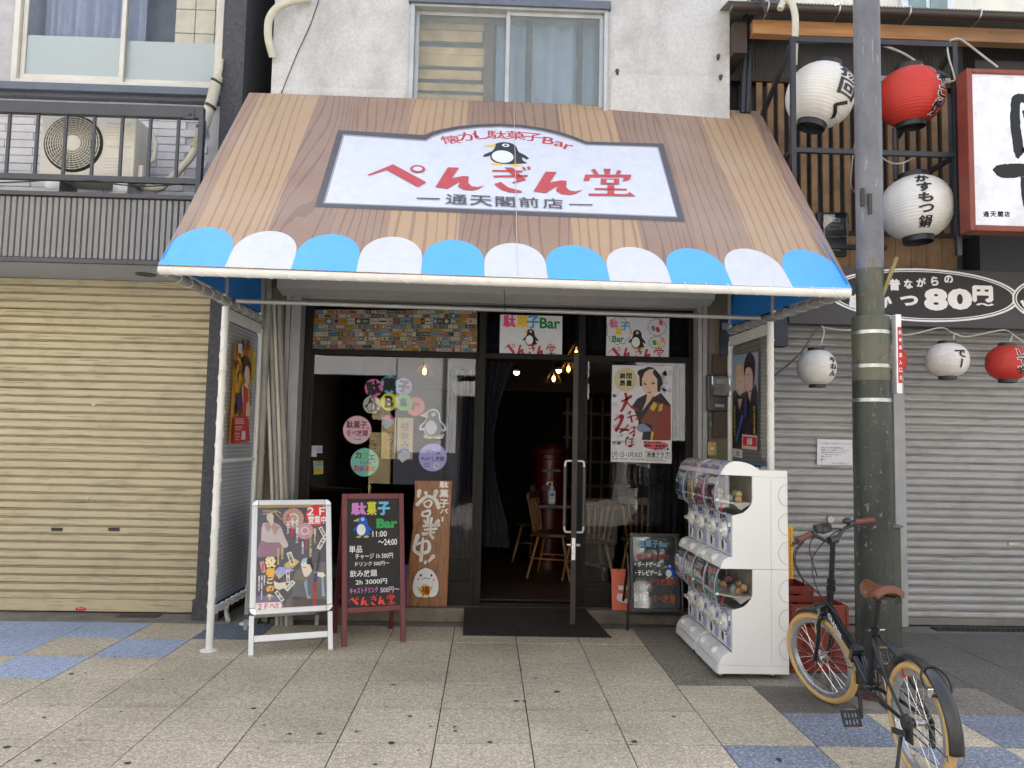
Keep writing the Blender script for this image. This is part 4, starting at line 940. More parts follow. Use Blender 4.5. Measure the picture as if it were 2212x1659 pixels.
# lamps
def glow(name, col, s):
    t = NT(name); t.b.inputs['Emission Color'].default_value = (*col, 1); t.b.inputs['Emission Strength'].default_value = s; t.set(col, .3); return t.m
M_FIL = glow('warm_filament', (1, .55, .16), 5.); M_SPOT = glow('lit_spot', (1, .86, .66), 4.)
M_BLK = mat('black_fitting', (.02, .02, .02), .45)
M_BULB = glass_mat('amber_bulb', (1, .82, .5), 1.)
for px, py, y, lb in ((917, 800, 7.5, 'glowing filament pendant lamp in the stickered window'), (1245, 761, 7.25, 'glowing filament pendant lamp right above the open door edge'), (1283, 765, 7.45, 'glowing filament pendant lamp above the actor poster window'), (1196, 816, 8.3, 'glowing filament pendant lamp in a wire cage seen through the doorway, lower of two'), (1228, 795, 8.0, 'glowing filament pendant lamp seen at the right of the doorway, upper of two')):
    c = atY(px, py, y); t = thing('pendant_lamp', lb, 'lamp', tuple(c), 'filament lamps in the bar'); s_ = .8
    MB().lathe([(0, -.055), (.018, -.05), (.030, -.028), (.031, -.008), (.02, .03), (.014, .05)], c, n=14).build('bulb', M_BULB, t, smooth=60)
    m = MB(); m.sphere(c+Vector((0, 0, -.012)), .017, 8, 6, (1, 1, 2.0)); m.build('filament', M_FIL, t, smooth=60)
    MB().cyl(c+Vector((0, 0, .05)), c+Vector((0, 0, .1)), .018, 10).build('socket', M_BLK, t)
    MB().cyl(c+Vector((0, 0, .1)), (c.x, c.y, 3.1), .003, 5).build('cord', M_BLK, t)
    m = MB()
    for k in range(8): th = pi*k/4; m.tube([c+Vector((.02*cos(th), .02*sin(th), .09)), c+Vector((.09*cos(th), .09*sin(th), -.05))], .002, 4)
    m.tube([c+Vector((.09*cos(pi*k/8), .09*sin(pi*k/8), -.05)) for k in range(16)], .002, 4, closed=True); m.build('cage', mat('brass_wire', srgb(120, 96, 52), .4, .8), t)
for px, py, y, lb in ((1116, 804, 8.6, 'round white spotlight glowing at the left in the doorway'), (1207, 800, 8.8, 'tilted white spotlight glowing at the right in the doorway')):
    c = atY(px, py, y); t = thing('spot_lamp', lb, 'lamp', tuple(c), 'spotlights in the bar')
    MB().cyl(c, c+Vector((0, .1, .05)), .04, 16).build('shade', M_BLK, t, smooth=50); MB().cyl(c+Vector((0, -.004, 0)), c+Vector((0, .002, 0)), .032, 16).build('bulb', M_SPOT, t)
    MB().cyl(c+Vector((0, .1, .05)), (c.x, c.y+.1, 3.1), .006, 6).build('stem', M_BLK, t)
# red pillar post box
c = atY(1190, 960, 8.7); px_ = c.x; M_POST = mat('post_red', srgb(70, 6, 8), .35)
t = thing('post_box', 'old round red pillar post box standing in the dark bar', 'post box', (px_, 8.75, .152))
MB().lathe([(0, 0), (.2, 0), (.2, .12), (.17, .14), (.17, 1.2), (.19, 1.21), (.19, 1.26), (.21, 1.27), (.2, 1.31), (.12, 1.37), (0, 1.39)], (px_, 8.75, .153), n=26).build('body', M_POST, t, smooth=35)
MB().box(px_-.1, px_+.1, 8.565, 8.58, 1.22, 1.25).build('slot', M_BLK, t)
a = Art((px_-.02, 8.57, 1.0), (1, 0, 0), (0, 0, 1)); a.text('郵〒便', (0, .04), .05, .17, col=srgb(96, 60, 56), bold=.02); a.text('POST', (0, -.03), .035, .12, col=srgb(96, 60, 56), bold=.02); a.build('lettering', INKM, t)
# table, chairs, dispenser
M_ASH = mat('pale_ash_wood', srgb(140, 100, 60), .45, var=.15, scale=18)
M_WAL = mat('walnut', srgb(66, 42, 30), .4, var=.2, scale=14)
tb = thing('bar_table', 'dark wooden table on a splayed steel foot behind the open door', 'table', (1.25, 8.6, .152))
MB().box(.56, 1.5, 8.3, 9.0, .84, .88).build('table_top', M_WAL, tb, bevel=.004)
MB().cyl((1.0, 8.62, .22), (1.0, 8.62, .84), .03, 14).build('column', M_STEEL, tb, smooth=50)
for k in range(4):
    th = pi/4+pi/2*k+.5; m = MB(); m.tube([(1.0, 8.62, .24), (1.0+.34*cos(th), 8.62+.34*sin(th), .19)], [.026, .014], 8); m.cyl((1.0+.33*cos(th), 8.62+.33*sin(th), .153), (1.0+.33*cos(th), 8.62+.33*sin(th), .19), .02, 10); m.build('foot', M_STEEL, tb)
c = Vector((atY(1192, 1080, 8.38).x, 8.38, .882))
t = thing('pump_dispenser', 'clear hand sanitiser pump bottle on the dark bar table corner', 'bottle', tuple(c)); k = 1.12
MB().lathe([(0, 0), (.036, 0), (.04, .006), (.04, .13), (.036, .15), (.02, .165), (.015, .17)], c, n=20).build('bottle', mat('clear_blue_plastic', srgb(196, 210, 216), .2), t, smooth=50)
MB().lathe([(.017, .168), (.019, .17), (.019, .192), (.008, .197), (.007, .235), (.0, .236)], c, n=14).build('collar', mat('white_plastic', (.8, .8, .8), .35), t, smooth=50)
m = MB(); m.tube([c+Vector((.01, 0, .238)), c+Vector((-.03, 0, .238)), c+Vector((-.05, 0, .232)), c+Vector((-.055, 0, .205))], .0065, 8); m.build('nozzle', mat('white_plastic', (.8, .8, .8), .35), t)
a = Art(c+Vector((0, -.0405, 0)), (1, 0, 0), (0, 0, 1)); a.poly([(-.026, .03), (.026, .03), (.026, .125), (-.026, .125)], srgb(214, 222, 226)); a.poly([(-.024, .09), (.02, .09), (.018, .12), (-.024, .12)], srgb(40, 110, 180)); a.poly([(-.02, .062), (.02, .062), (.02, .07), (-.02, .07)], srgb(190, 60, 70)); a.build('bottle_label', INKM, t)
def chair(label, x, y, rz):
    t = thing('spindle_chair', label, 'chair', (0, 0, 0), 'spindle back chairs in the bar')
    m = MB(); m.prism([(-.2, -.2), (-.12, -.22), (.12, -.22), (.2, -.2), (.22, 0), (.2, .18), (.1, .22), (-.1, .22), (-.2, .18), (-.22, 0)], (0, 0, .425), (1, 0, 0), (0, 1, 0), (0, 0, .035)); m.build('seat', M_WAL, t, bevel=.008, local=True)
    for sx, sy in ((-1, -1), (1, -1), (1, 1), (-1, 1)):
        MB().tube([(sx*.14, sy*.13, .425), (sx*.18, sy*.18, .2), (sx*.215, sy*.225, 0)], [.014, .017, .012], 10).build('leg', M_ASH, t, smooth=60, local=True)
    m = MB(); m.tube([(-.17, -.17, .2), (-.17, .17, .2)], .009, 8); m.tube([(.17, -.17, .2), (.17, .17, .2)], .009, 8); m.tube([(-.17, 0, .2), (.17, 0, .2)], .009, 8); m.build('stretcher', M_ASH, t, smooth=60, local=True)
    for k in range(7):
        u = (k-3)/3; MB().tube([(u*.15, -.195+.02*abs(u), .46), (u*.2, -.26+.03*u*u, .80)], [.0085, .0105], 8).build('spindle', M_ASH, t, smooth=60, local=True)
    P = [(-.235, -.225, .80), (-.12, -.262, .80), (0, -.27, .80), (.12, -.262, .80), (.235, -.225, .80)]; m = MB()
    for p, q in zip(P, P[1:]): m.beam(Vector(p)+up*.03, Vector(q)+up*.03, .022, .075)
    m.build('top_rail', M_WAL, t, bevel=.006, local=True)
    t.location = (x, y, .152); t.rotation_euler = (0, 0, rz); return t
ch = chair('pale spindle chair close behind the glass beside the open door edge', 1.03, 7.72, .12)
copy_thing(ch, (1.62, 7.95, .152), 'spindle chair behind the right part of the window under the actor poster', -.25)
copy_thing(ch, (.72, 8.15, .152), 'spindle chair at the table half hidden behind the open door edge', -1.9)
copy_thing(ch, (.62, 9.15, .152), 'farthest spindle chair beyond the table in the dark room', 2.6)
# dim shelf behind the right window
sf = thing('wooden_rack', 'dim wooden slatted rack far inside behind the right window', 'shelf', (1.5, 9.6, .152))
for z in (1.0, 1.3, 1.6, 1.9): MB().box(.95, 1.85, 9.5, 9.75, z, z+.03).build('shelf_board', mat('rack_wood', srgb(74, 50, 34), .6), sf)
for k in range(7): MB().box(.97+k*.145, 1.0+k*.145, 9.48, 9.5, .152, 2.1).build('upright_slat', mat('rack_wood', srgb(74, 50, 34), .6), sf)

# ================================================================== PAPERS, POSTERS AND STICKERS ON THE SHOPFRONT
GF = lambda L: [(737.3+x/3, 553+y/3) for x, y in L]
def g5(x, y): return (737.3+x/3, 553+y/3)
INNER = Vector((0, GY+.012, 0)); XA, ZA = Vector((1, 0, 0)), Vector((0, 0, 1))
PAPER = srgb(214, 218, 226)
a = Art((0, GY-.004, 0), XA, ZA)
a.ppoly(GF([(1030, 380), (1433, 390), (1430, 650), (1025, 641)]), PAPER)
for s_, x, y, c in (('駄', 1090, 422, srgb(226, 70, 130)), ('菓', 1175, 425, srgb(232, 196, 50)), ('子', 1243, 428, srgb(60, 150, 214)), ('Bar', 1352, 436, srgb(20, 130, 70))): a.ptext(s_, *g5(x, y), hpx=26 if s_ != 'Bar' else 24, wpx=26 if s_ != 'Bar' else 44, col=c, bold=.03)
penguin(a, a.l(*g5(1225, 527)), 36*a.px1(1146, 730)); shop_name(a, a.l(*g5(1222, 610)), 114*a.px1(1145, 757), RED, PAPER, squash=1.25)
tag(a.build('penguin_poster', INKM, None), 'white poster with one penguin and coloured lettering in the transom above the door', 'poster', 'penguin posters in the transom')
a = Art((0, GY-.004, 0), XA, ZA)
a.ppoly(GF([(1720, 393), (2125, 405), (2122, 667), (1715, 655)]), PAPER)
def cloud(cx, cy, rx, ry, n=11):
    pts = []; 
    for k in range(n):
        t0 = 2*pi*k/n; ca = (cx+rx*.9*cos(t0), cy+ry*.9*sin(t0)); pts += [(ca[0]+rx*.27*cos(t0+q), ca[1]+ry*.27*sin(t0+q)) for q in (-1.1, -.5, 0, .5, 1.1)]
    return pts
for cx, cy, rx, ry in ((1798, 484, 70, 80), (2045, 462, 54, 50), (2046, 560, 48, 36)):
    c = a.l(*g5(cx, cy)); k = a.px1(1400, 730)/3
    a.poly(cloud(c[0], c[1], rx*k, ry*k), srgb(60, 60, 70)); a.poly(cloud(c[0], c[1], (rx-3)*k, (ry-3)*k), PAPER)
for s_, x, y, c, h in (('駄', 1768, 440, srgb(226, 100, 150), 17), ('菓', 1797, 490, srgb(226, 196, 60), 15), ('子', 1836, 455, srgb(70, 150, 214), 17), ('Bar', 1793, 538, srgb(20, 130, 70), 14)): a.ptext(s_, *g5(x, y), hpx=h, col=c, bold=.03)
penguin(a, a.l(*g5(1915, 540)), 40*a.px1(1375, 733)); shop_name(a, a.l(*g5(1912, 633)), 122*a.px1(1375, 765), RED, PAPER, squash=1.25)
for x, y, c in ((2070, 433, srgb(220, 90, 110)), (2050, 478, srgb(200, 60, 60)), (2020, 470, srgb(120, 130, 170)), (2028, 562, srgb(60, 150, 90)), (2056, 572, srgb(230, 200, 80)), (2082, 545, srgb(236, 150, 150))):
    q = a.l(*g5(x, y)); a.poly(arc(q[0], q[1], .018, .028, 10, rot=.3), c)
tag(a.build('penguin_poster', INKM, None), 'white poster of a penguin with thought clouds in the transom at the right', 'poster', 'penguin posters in the transom')
# collage of sweet wrappers
a = Art((0, GY+.014, 0), XA, ZA)
a.ppoly([(668, 668), (1031, 672), (1031, 764), (668, 760)], srgb(150, 130, 84))
rg = random.Random(21); pal = [srgb(206, 200, 188), srgb(190, 146, 56), srgb(110, 160, 180), srgb(196, 190, 176), srgb(166, 70, 60), srgb(176, 140, 60), srgb(60, 64, 72), srgb(196, 130, 120), srgb(70, 120, 150), srgb(210, 206, 196)]
y = 669.
words = ['トンモ', 'ラムネ', 'あめ', 'きなこ', 'ガム', 'せんべい', 'グミ', 'するめ', 'ポン', 'チョコ']
while y < 758:
    h = rg.choice([7, 9, 10, 12, 14]); x = 668.+rg.uniform(-4, 0)
    while x < 1027:
        w = rg.choice([6, 9, 12, 16, 20]); x1 = min(1030.5, x+w); x0 = max(668.5, x); yy = min(760, y+h)
        if x1-x0 < 3: break
        c = rg.choice(pal); a.ppoly([(x0+.6, y+.8), (x1-.6, y+.8), (x1-.6, yy-.8), (x0+.6, yy-.8)], c, up=False); dk = srgb(52, 46, 42) if sum(c) > .6 else srgb(206, 200, 180)
        a.lay += 1; k = rg.random(); mx, my = (x0+x1)/2, (y+yy)/2
        if k < .4 and x1-x0 > 10: a.ptext(rg.choice(words), mx, my, (yy-y)*.45, (x1-x0)*.7, col=dk, bold=.03, up=False)
        elif k < .65: a.pdisc(mx, my, min(x1-x0, yy-y)*.3, rg.choice(pal)); a.lay -= 1
        elif k < .9: a.ppoly([(x0+2, my-1.5), (x1-2, my-1.5), (x1-2, my+2), (x0+2, my+2)], rg.choice(pal+[dk]), up=False)
        a.lay -= 1; x = x1
    y += h
tag(a.build('wrapper_collage', INKM, None), 'panel papered with a collage of sweet wrappers in the transom at the left', 'panel')
# theatre poster on the right window
g = mp(0, 0, 3.95, 2400, 1420); a = Art((0, GY-.003, 0), XA, ZA); ps = lambda L: a.pxl([g(*p) for p in L])
a.poly(ps([(42, 66), (980, 90), (962, 1602), (18, 1572)]), srgb(206, 206, 212))
rg = random.Random(4)
for k in range(34):
    x, y = (rg.uniform(60, 300), rg.uniform(500, 1350)) if k % 2 else (rg.uniform(800, 950), rg.uniform(150, 620)); q = a.l(*g(x, y)); a.poly(arc(q[0], q[1], rg.uniform(.01, .03), rg.uniform(.006, .02), 8, rot=rg.random()*3), srgb(178, 180, 190), up=False)
a.lay += 1
a.poly(ps([(250+178*cos(t/16*pi), 295+185*sin(t/16*pi)) for t in range(32)]), srgb(196, 184, 140))
for k in range(12): a.poly(ps(stroke([(250, 300), (250+176*cos(k*pi/6), 300+182*sin(k*pi/6))], 4)), srgb(214, 206, 176), up=False)
a.lay += 1
for s_, x, y in (('劇', 200, 238), ('団', 303, 238), ('昴', 200, 350), ('星', 303, 350)): a.ptext(s_, *g(x, y), hpx=11.5, col=INK, bold=.04)
# the actor: robe, neck, face, hair
a.poly(ps([(355, 700), (430, 590), (570, 520), (700, 560), (800, 500), (950, 690), (955, 1240), (500, 1240), (520, 1120), (440, 1060), (450, 950)]), srgb(36, 33, 36))
a.poly(ps([(720, 640), (825, 665), (790, 860), (700, 1110), (640, 1232), (660, 1000), (480, 950), (560, 820), (690, 640)]), srgb(112, 62, 44))
a.poly(ps([(830, 670), (950, 720), (955, 1240), (680, 1240), (700, 1100), (790, 850)]), srgb(128, 56, 44))
a.poly(ps([(690, 636), (745, 690), (680, 790), (620, 740)]), srgb(196, 160, 56)); a.poly(ps([(770, 690), (830, 668), (815, 770), (760, 800)]), srgb(196, 160, 56)); a.poly(ps([(650, 1090), (690, 1120), (668, 1232), (636, 1232)]), srgb(196, 160, 56))
a.poly(ps([(430, 1010), (520, 970), (640, 1060), (630, 1100), (480, 1110), (425, 1070)]), srgb(120, 134, 160))
a.poly(ps([(590, 500), (690, 540), (620, 640), (500, 790), (560, 650)]), srgb(206, 170, 146))
a.poly(ps(curve([(505, 330), (520, 200), (600, 135), (680, 150), (735, 260), (750, 380), (720, 500), (640, 560), (570, 520), (520, 430), (505, 330)], 4)), srgb(214, 182, 158))
a.poly(ps([(430, 170), (470, 140), (520, 130), (600, 95), (680, 110), (740, 170), (800, 240), (828, 370), (800, 390), (780, 490), (740, 480), (740, 290), (670, 200), (690, 130), (610, 140), (540, 190), (500, 300), (505, 400), (470, 395), (460, 240), (435, 210)]), srgb(28, 26, 28))
for P in ([(505, 315), (580, 335), (510, 325)], [(515, 358), (550, 350), (585, 372), (550, 378)], [(640, 340), (700, 312), (650, 345)], [(640, 362), (680, 342), (712, 350), (676, 372)]): a.poly(ps(P), INK)
a.poly(ps([(580, 488), (615, 482), (660, 486), (620, 514)]), srgb(176, 96, 88))
a.poly(ps([(590, 438), (620, 452), (640, 436), (618, 444)]), srgb(160, 120, 100))
DR = srgb(150, 22, 30)
for P, w in (([(180, 640), (260, 600), (345, 545)], [20, 34, 22]), ([(240, 500), (262, 600), (220, 720), (170, 800)], [30, 36, 30, 8]), ([(262, 640), (340, 720), (430, 775)], [14, 26, 30]), ([(270, 830), (340, 790)], [14, 18]), ([(310, 780), (330, 880), (350, 965)], [10, 22, 12]), ([(270, 890), (385, 850)], [16, 14]), ([(385, 850), (440, 880), (400, 920)], [14, 16, 12]), ([(70, 930), (150, 870), (200, 860), (160, 980), (90, 1100)], [16, 30, 38, 34, 40]), ([(75, 1050), (180, 1070), (310, 1080)], [12, 26, 14]), ([(290, 990), (230, 1070), (150, 1120)], [14, 22, 10]), ([(320, 1050), (420, 1040)], [12, 16]), ([(380, 1010), (375, 1090), (300, 1140)], [14, 18, 8]), ([(385, 1090), (380, 1170), (350, 1160)], [14, 16, 8]), ([(250, 1230), (255, 1320)], [12, 18]), ([(300, 1225), (380, 1215)], [10, 14]), ([(300, 1270), (375, 1260)], [10, 12]), ([(345, 1195), (340, 1330), (290, 1325), (380, 1300)], [12, 16, 14, 12])):
    a.poly(ps(stroke(curve(P, 5), [1.35*w[min(len(w)-1, int(i/5))] for i in range(len(curve(P, 5)))])), DR, up=False)
a.lay += 1
a.poly(ps([(495, 1232), (965, 1248), (960, 1408), (490, 1396)]), srgb(212, 212, 216)); a.poly(ps([(715+195*cos(t/16*pi), 1318+62*sin(t/16*pi)) for t in range(32)]), srgb(214, 88, 92))
for s_, x, y, w in (('劇団KAZUMA', 660, 1270, 38), ('藤英一馬座長と', 725, 1326, 52), ('二座合同公演', 785, 1375, 38)): a.ptext(s_, *g(x, y), hpx=5.6, wpx=w, col=INK, bold=.03)
a.poly(ps([(24, 1396), (962, 1412), (960, 1600), (20, 1570)]), srgb(216, 216, 220))
a.ptext('2月1日~3月30日', *g(265, 1462), hpx=12.5, wpx=67, col=INK, bold=.01)
a.poly(ps([(555, 1405), (940, 1422), (936, 1520), (552, 1504)]), srgb(80, 80, 84)); a.poly(ps([(562, 1412), (932, 1428), (929, 1512), (558, 1498)]), srgb(216, 216, 220)); a.ptext('浪速クラブ', *g(745, 1462), hpx=10.5, wpx=48, col=INK, bold=.03)
a.ptext('昼12時～/夜17時～ Tel 06-6632-2828', *g(290, 1530), hpx=3.8, wpx=72, col=srgb(60, 60, 64)); a.ptext('HP http://naniwaclub.jp', *g(700, 1532), hpx=3, wpx=36, col=srgb(60, 60, 64)); a.ptext('Blog http://ameblo.jp/naniwaclub/', *g(725, 1556), hpx=3, wpx=44, col=srgb(60, 60, 64))
tag(a.build('theatre_poster', INKM, None), 'large theatre poster of a topknotted actor in robes on the right window', 'poster', 'theatre posters around the shopfront')
# round signs inside the left window
def sticker(label, draw, name='round_sticker', cat='sticker', group='round signs in the stickered window', y=GY+.013):
    a = Art((0, y, 0), XA, ZA, .0003, .0); draw(a); return tag(a.build(name, INKM, None), label, cat, group) if group else tag(a.build(name, INKM, None), label, cat)
def disc(a, x, y, r, c):
    q = a.l(*g5(x, y)); k = a.px1(*g5(x, y))/3; a.poly(arc(q[0], q[1], r*k, r*k, 36), c); return q, k
def d_(x, y, r, c, ch, h, rot=0., tc=INK):
    def f(a): q, k = disc(a, x, y, r, c); a.text(ch, q, h*k, None, col=tc, bold=.05, rot=rot)
    return f
sticker('pink round sign lettered 駄 left of the sky blue one', d_(210, 855, 58, srgb(232, 116, 176), '駄', 88, .25), y=GY+.012)
sticker('sky blue round sign topmost in the cluster of the stickered window', d_(312, 833, 58, srgb(104, 190, 230), '菓', 86), y=GY+.014)
sticker('pale lilac round sign right of the sky blue one', d_(403, 846, 55, srgb(170, 150, 196), '子', 70, -.1, srgb(70, 60, 90)), y=GY+.016)
sticker('yellow round sign with a fat letter B below the blue one', d_(310, 945, 58, srgb(232, 222, 74), 'B', 78), y=GY+.018)
sticker('green round sign between the yellow and the coral ones', d_(404, 948, 55, srgb(126, 190, 110), 'a', 52, 0, srgb(50, 80, 50)), y=GY+.020)
sticker('coral red round sign lowest at the right of the cluster', d_(482, 975, 60, srgb(214, 120, 112), 'r', 56, -.3, srgb(110, 60, 60)), y=GY+.022)
def f(a): q, k = disc(a, 198, 963, 57, srgb(196, 198, 198)); penguin(a, (q[0]-.0, q[1]), 98*k, dark=srgb(46, 36, 34), belly=srgb(206, 206, 206)); a.text('ぺんぎん堂', (q[0]+.0, q[1]-18*k), 44*k, 12*k, col=srgb(150, 50, 60), vertical=True, bold=.02)
sticker('white round sign with a brown penguin left of the yellow one', f, y=GY+.013)
def f(a):
    q, k = disc(a, 103, 1127, 93, srgb(150, 100, 106)); a.poly(arc(q[0], q[1], 90*k, 90*k, 36), srgb(240, 192, 200))
    a.text('駄菓子', (q[0]-4*k, q[1]+34*k), 48*k, 132*k, col=srgb(110, 24, 80), bold=.02); a.text('食べ放題', (q[0], q[1]-20*k), 40*k, 140*k, col=srgb(110, 24, 80), bold=.02)
    a.poly([(q[0]-30*k, q[1]-74*k), (q[0]+32*k, q[1]-74*k), (q[0]+32*k, q[1]-46*k), (q[0]-30*k, q[1]-46*k)], srgb(210, 210, 214)); a.text('ぺんぎん堂', (q[0]+k, q[1]-60*k), 10*k, 46*k, col=INK)
    h = q[0]+68*k, q[1]+10*k; a.poly([(h[0]+x*k*9, h[1]+y*k*9) for x, y in ((0, -1), (1, .1), (.9, .8), (.45, .95), (0, .5), (-.45, .95), (-.9, .8), (-1, .1))], srgb(226, 110, 160))
sticker('large pale pink round sign with plum lettering and a small heart', f)
def f(a):
    q, k = disc(a, 152, 1337, 93, srgb(70, 120, 110)); a.poly(arc(q[0], q[1], 91*k, 91*k, 36), srgb(132, 212, 194))
    for s_, x, y, h, c in (('カ', -44, 46, 44, srgb(120, 40, 60)), ('フ', 2, 40, 42, srgb(120, 200, 70)), ('ェ', 44, 34, 34, srgb(50, 80, 160)), ('としても', 8, -2, 18, srgb(50, 80, 90)), ('お', -50, -38, 42, srgb(206, 70, 80)), ('気', -14, -40, 40, srgb(150, 90, 170)), ('軽', 26, -40, 38, srgb(230, 120, 50)), ('に', 62, -40, 32, srgb(60, 130, 130))): a.text(s_, (q[0]+x*k, q[1]+y*k), h*k, None, col=c, bold=.03)
    a.poly(arc(q[0]+62*k, q[1]-2*k, 14*k, 8*k, 14), srgb(220, 220, 216)); a.poly(arc(q[0]+62*k, q[1]+2*k, 11*k, 4*k, 14), INK)
sticker('large teal round sign with multicoloured lettering and a coffee cup', f)
def f(a):
    q, k = disc(a, 593, 1305, 92, srgb(90, 84, 140)); a.poly(arc(q[0], q[1], 90*k, 90*k, 36), srgb(176, 166, 230))
    a.text('ゲーム', (q[0], q[1]+38*k), 38*k, 96*k, col=srgb(40, 36, 60), bold=.03); a.text('PLAYし放題', (q[0], q[1]-8*k), 30*k, 146*k, col=srgb(50, 46, 80), bold=.02); a.poly(arc(q[0]+24*k, q[1]-56*k, 20*k, 20*k, 16), srgb(214, 214, 222)); penguin(a, (q[0]+24*k, q[1]-56*k), 22*k)
    for i in range(3): a.poly([(q[0]-58*k, q[1]-(38+i*10)*k), (q[0]-20*k, q[1]-(37+i*10)*k), (q[0]-20*k, q[1]-(40+i*10)*k), (q[0]-58*k, q[1]-(41+i*10)*k)], srgb(70, 66, 110), up=False)
sticker('large lilac round sign about games under the cut out penguin', f)
def f(a): penguin(a, a.l(*g5(592, 1085)), 56*a.px1(934, 915), dark=srgb(34, 34, 40), belly=srgb(206, 206, 224), outline=WHITE)
sticker('cut out black penguin sticker with a white outline in the left window', f, 'penguin_sticker', 'sticker', None)
def f(a):
    a.ppoly(GF([(365, 1047), (467, 1050), (460, 1318), (360, 1316)]), srgb(206, 180, 138))
    for ch_, y in (('昼', 1105), ('飲', 1165), ('み', 1222)): a.ptext(ch_, *g5(413, y), hpx=17, col=srgb(120, 110, 96), bold=.01)
sticker('tall tan paper strip with three written characters', f, 'paper_strip', 'notice', 'tan paper strips in the left window', GY+.02)
def f(a):
    a.ppoly(GF([(262, 1046), (355, 1047), (350, 1316), (258, 1312)]), srgb(196, 170, 128))
    for ch_, y in (('や', 1155), ('っ', 1200), ('て', 1232), ('ま', 1264), ('す', 1296)): a.ptext(ch_, *g5(318, y), hpx=15 if ch_ == 'や' else 9, col=srgb(70, 60, 50), bold=.01)
sticker('tan paper strip half covered by the pink paper penguin', f, 'paper_strip', 'notice', 'tan paper strips in the left window', GY+.02)
def orig(x, y, c1):
    def f(a): a.ppoly(GF([(x-40, y-22), (x-20, y-46), (x+24, y-46), (x+42, y-10), (x+38, y+16), (x+36, y+10), (x-38, y+12)]), c1); a.ppoly(GF([(x-38, y-14), (x, y-28), (x+36, y-16), (x+40, y+10), (x-14, y+46), (x-40, y+14)]), srgb(214, 216, 226)); a.ppoly(GF([(x-10, y-26), (x+12, y-28), (x+2, y-14)]), srgb(226, 180, 90))
    return f
sticker('folded pink paper penguin on the left paper strip', orig(303, 1077, srgb(220, 110, 160)), 'paper_penguin', 'paper craft', 'folded paper penguins', GY+.010)
sticker('folded blue paper penguin at the foot of the right paper strip', orig(408, 1293, srgb(70, 100, 176)), 'paper_penguin', 'paper craft', 'folded paper penguins', GY+.010)
h4 = lambda L: [(x/3, 553+y/3) for x, y in L]
def f(a): a.ppoly(h4([(2006, 1228), (2056, 1228), (2052, 1302), (2008, 1300)]), srgb(196, 200, 206))
sticker('small blank white paper at the left edge of the window', f, 'window_paper', 'notice', 'small papers at the window edge')
def f(a): a.ppoly(h4([(2052, 1228), (2090, 1230), (2089, 1278), (2056, 1276)]), srgb(206, 210, 214)); a.pdisc(2072/3, 553+1252/3, 5.6, srgb(90, 120, 150)); a.pdisc(2072/3, 553+1252/3, 4.6, srgb(206, 210, 214)); a.pdisc(2072/3, 553+1252/3, 3.2, srgb(150, 180, 200))
sticker('small white paper with a round blue stamp at the window edge', f, 'window_paper', 'notice', 'small papers at the window edge')
def f(a): a.ppoly(h4([(2030, 1328), (2094, 1326), (2094, 1412), (2034, 1416)]), srgb(190, 170, 70)); a.ppoly(h4([(2036, 1342), (2092, 1342), (2092, 1362), (2036, 1362)]), srgb(80, 150, 190)); a.ptext('ご確認', 2064/3, 553+1334/3, 3.5, 14, col=INK); [a.ppoly(h4([(2040, 1372+i*9), (2088, 1371+i*9), (2088, 1374+i*9), (2040, 1375+i*9)]), srgb(120, 104, 40), up=False) for i in range(4)]
sticker('small yellow notice with a blue band at the window edge', f, 'window_paper', 'notice', 'small papers at the window edge')
# ================================================================== RIGHT: the lantern restaurant
RB = thing('lantern_restaurant', 'low skewer restaurant with closed grey shutters and wooden slat front', 'building', (4.5, 6.8, 0))
M_CHAR = mat('charcoal_board', srgb(58, 57, 59), .6, var=.08, scale=3)
M_BLKW = mat('black_corrugated', srgb(78, 78, 80), .5, var=.1, dirt=.2)
M_CEDAR = mat('cedar_slat', srgb(142, 112, 80), .7, var=.3, scale=5, bump=.4, bscale=40, dirt=.4, dirtcol=srgb(76, 60, 46), streak=True)
m = MB(); m.box(2.1, 14, 7.0, 7.3, 2.6, 5.45); m.box(2.1, 14, 6.9, 7.3, 0, .02); m.box(2.1, 2.5, 6.88, 7.3, .02, 2.6); m.build('rear_wall', mat('black_backing', srgb(40, 40, 42), .8), RB)
# corrugated strip under the eave
m = MB(); n = 150; vs = []
for z in (4.96, 5.44):
    for k in range(n+1): x = 2.12+2.3*k/n; vs.append((x, 6.90+.006*sin(2*pi*x/.031), z))
m.add(vs, [(k, k+1, n+2+k, n+1+k) for k in range(n)]); m.build('corrugated_cladding', M_BLKW, RB, smooth=60)
# slat screen
rg = random.Random(9); s0 = None
for k in range(19):
    x = 2.36+k*.1035
    if s0 is None:
        s0 = MB().box(-.028, .028, -.02, .02, 3.54, 4.94).build('wooden_slat', M_CEDAR, RB, local=True); o = s0
    else: o = copy_part(s0, RB)
    o.location = (x-4.5, 6.9-6.8+rg.uniform(-.004, .004), 0)
b0 = None
for k in range(14):
    x = 2.36+k*.145
    if b0 is None: b0 = MB().box(-.07, .07, -.01, .01, 3.13, 3.52).build('wooden_board', M_CEDAR, RB, local=True); o = b0
    else: o = copy_part(b0, RB)
    o.location = (x-4.5, 6.9-6.8, 0)
m = MB(); m.box(2.3, 4.42, 6.86, 6.93, 4.945, 4.985); m.box(2.3, 4.42, 6.86, 6.93, 3.515, 3.55); m.build('screen_rail', mat('dark_rail', srgb(60, 48, 40), .7), RB)
MB().box(2.3, 4.42, 6.97, 6.99, 3.1, 4.95).build('screen_backing', mat('slate_back', srgb(70, 74, 80), .6), RB)
m = MB(); m.box(3.5, 4.3, 6.84, 6.9, 4.98, 5.03); m.build('steel_channel', M_GRL, RB)
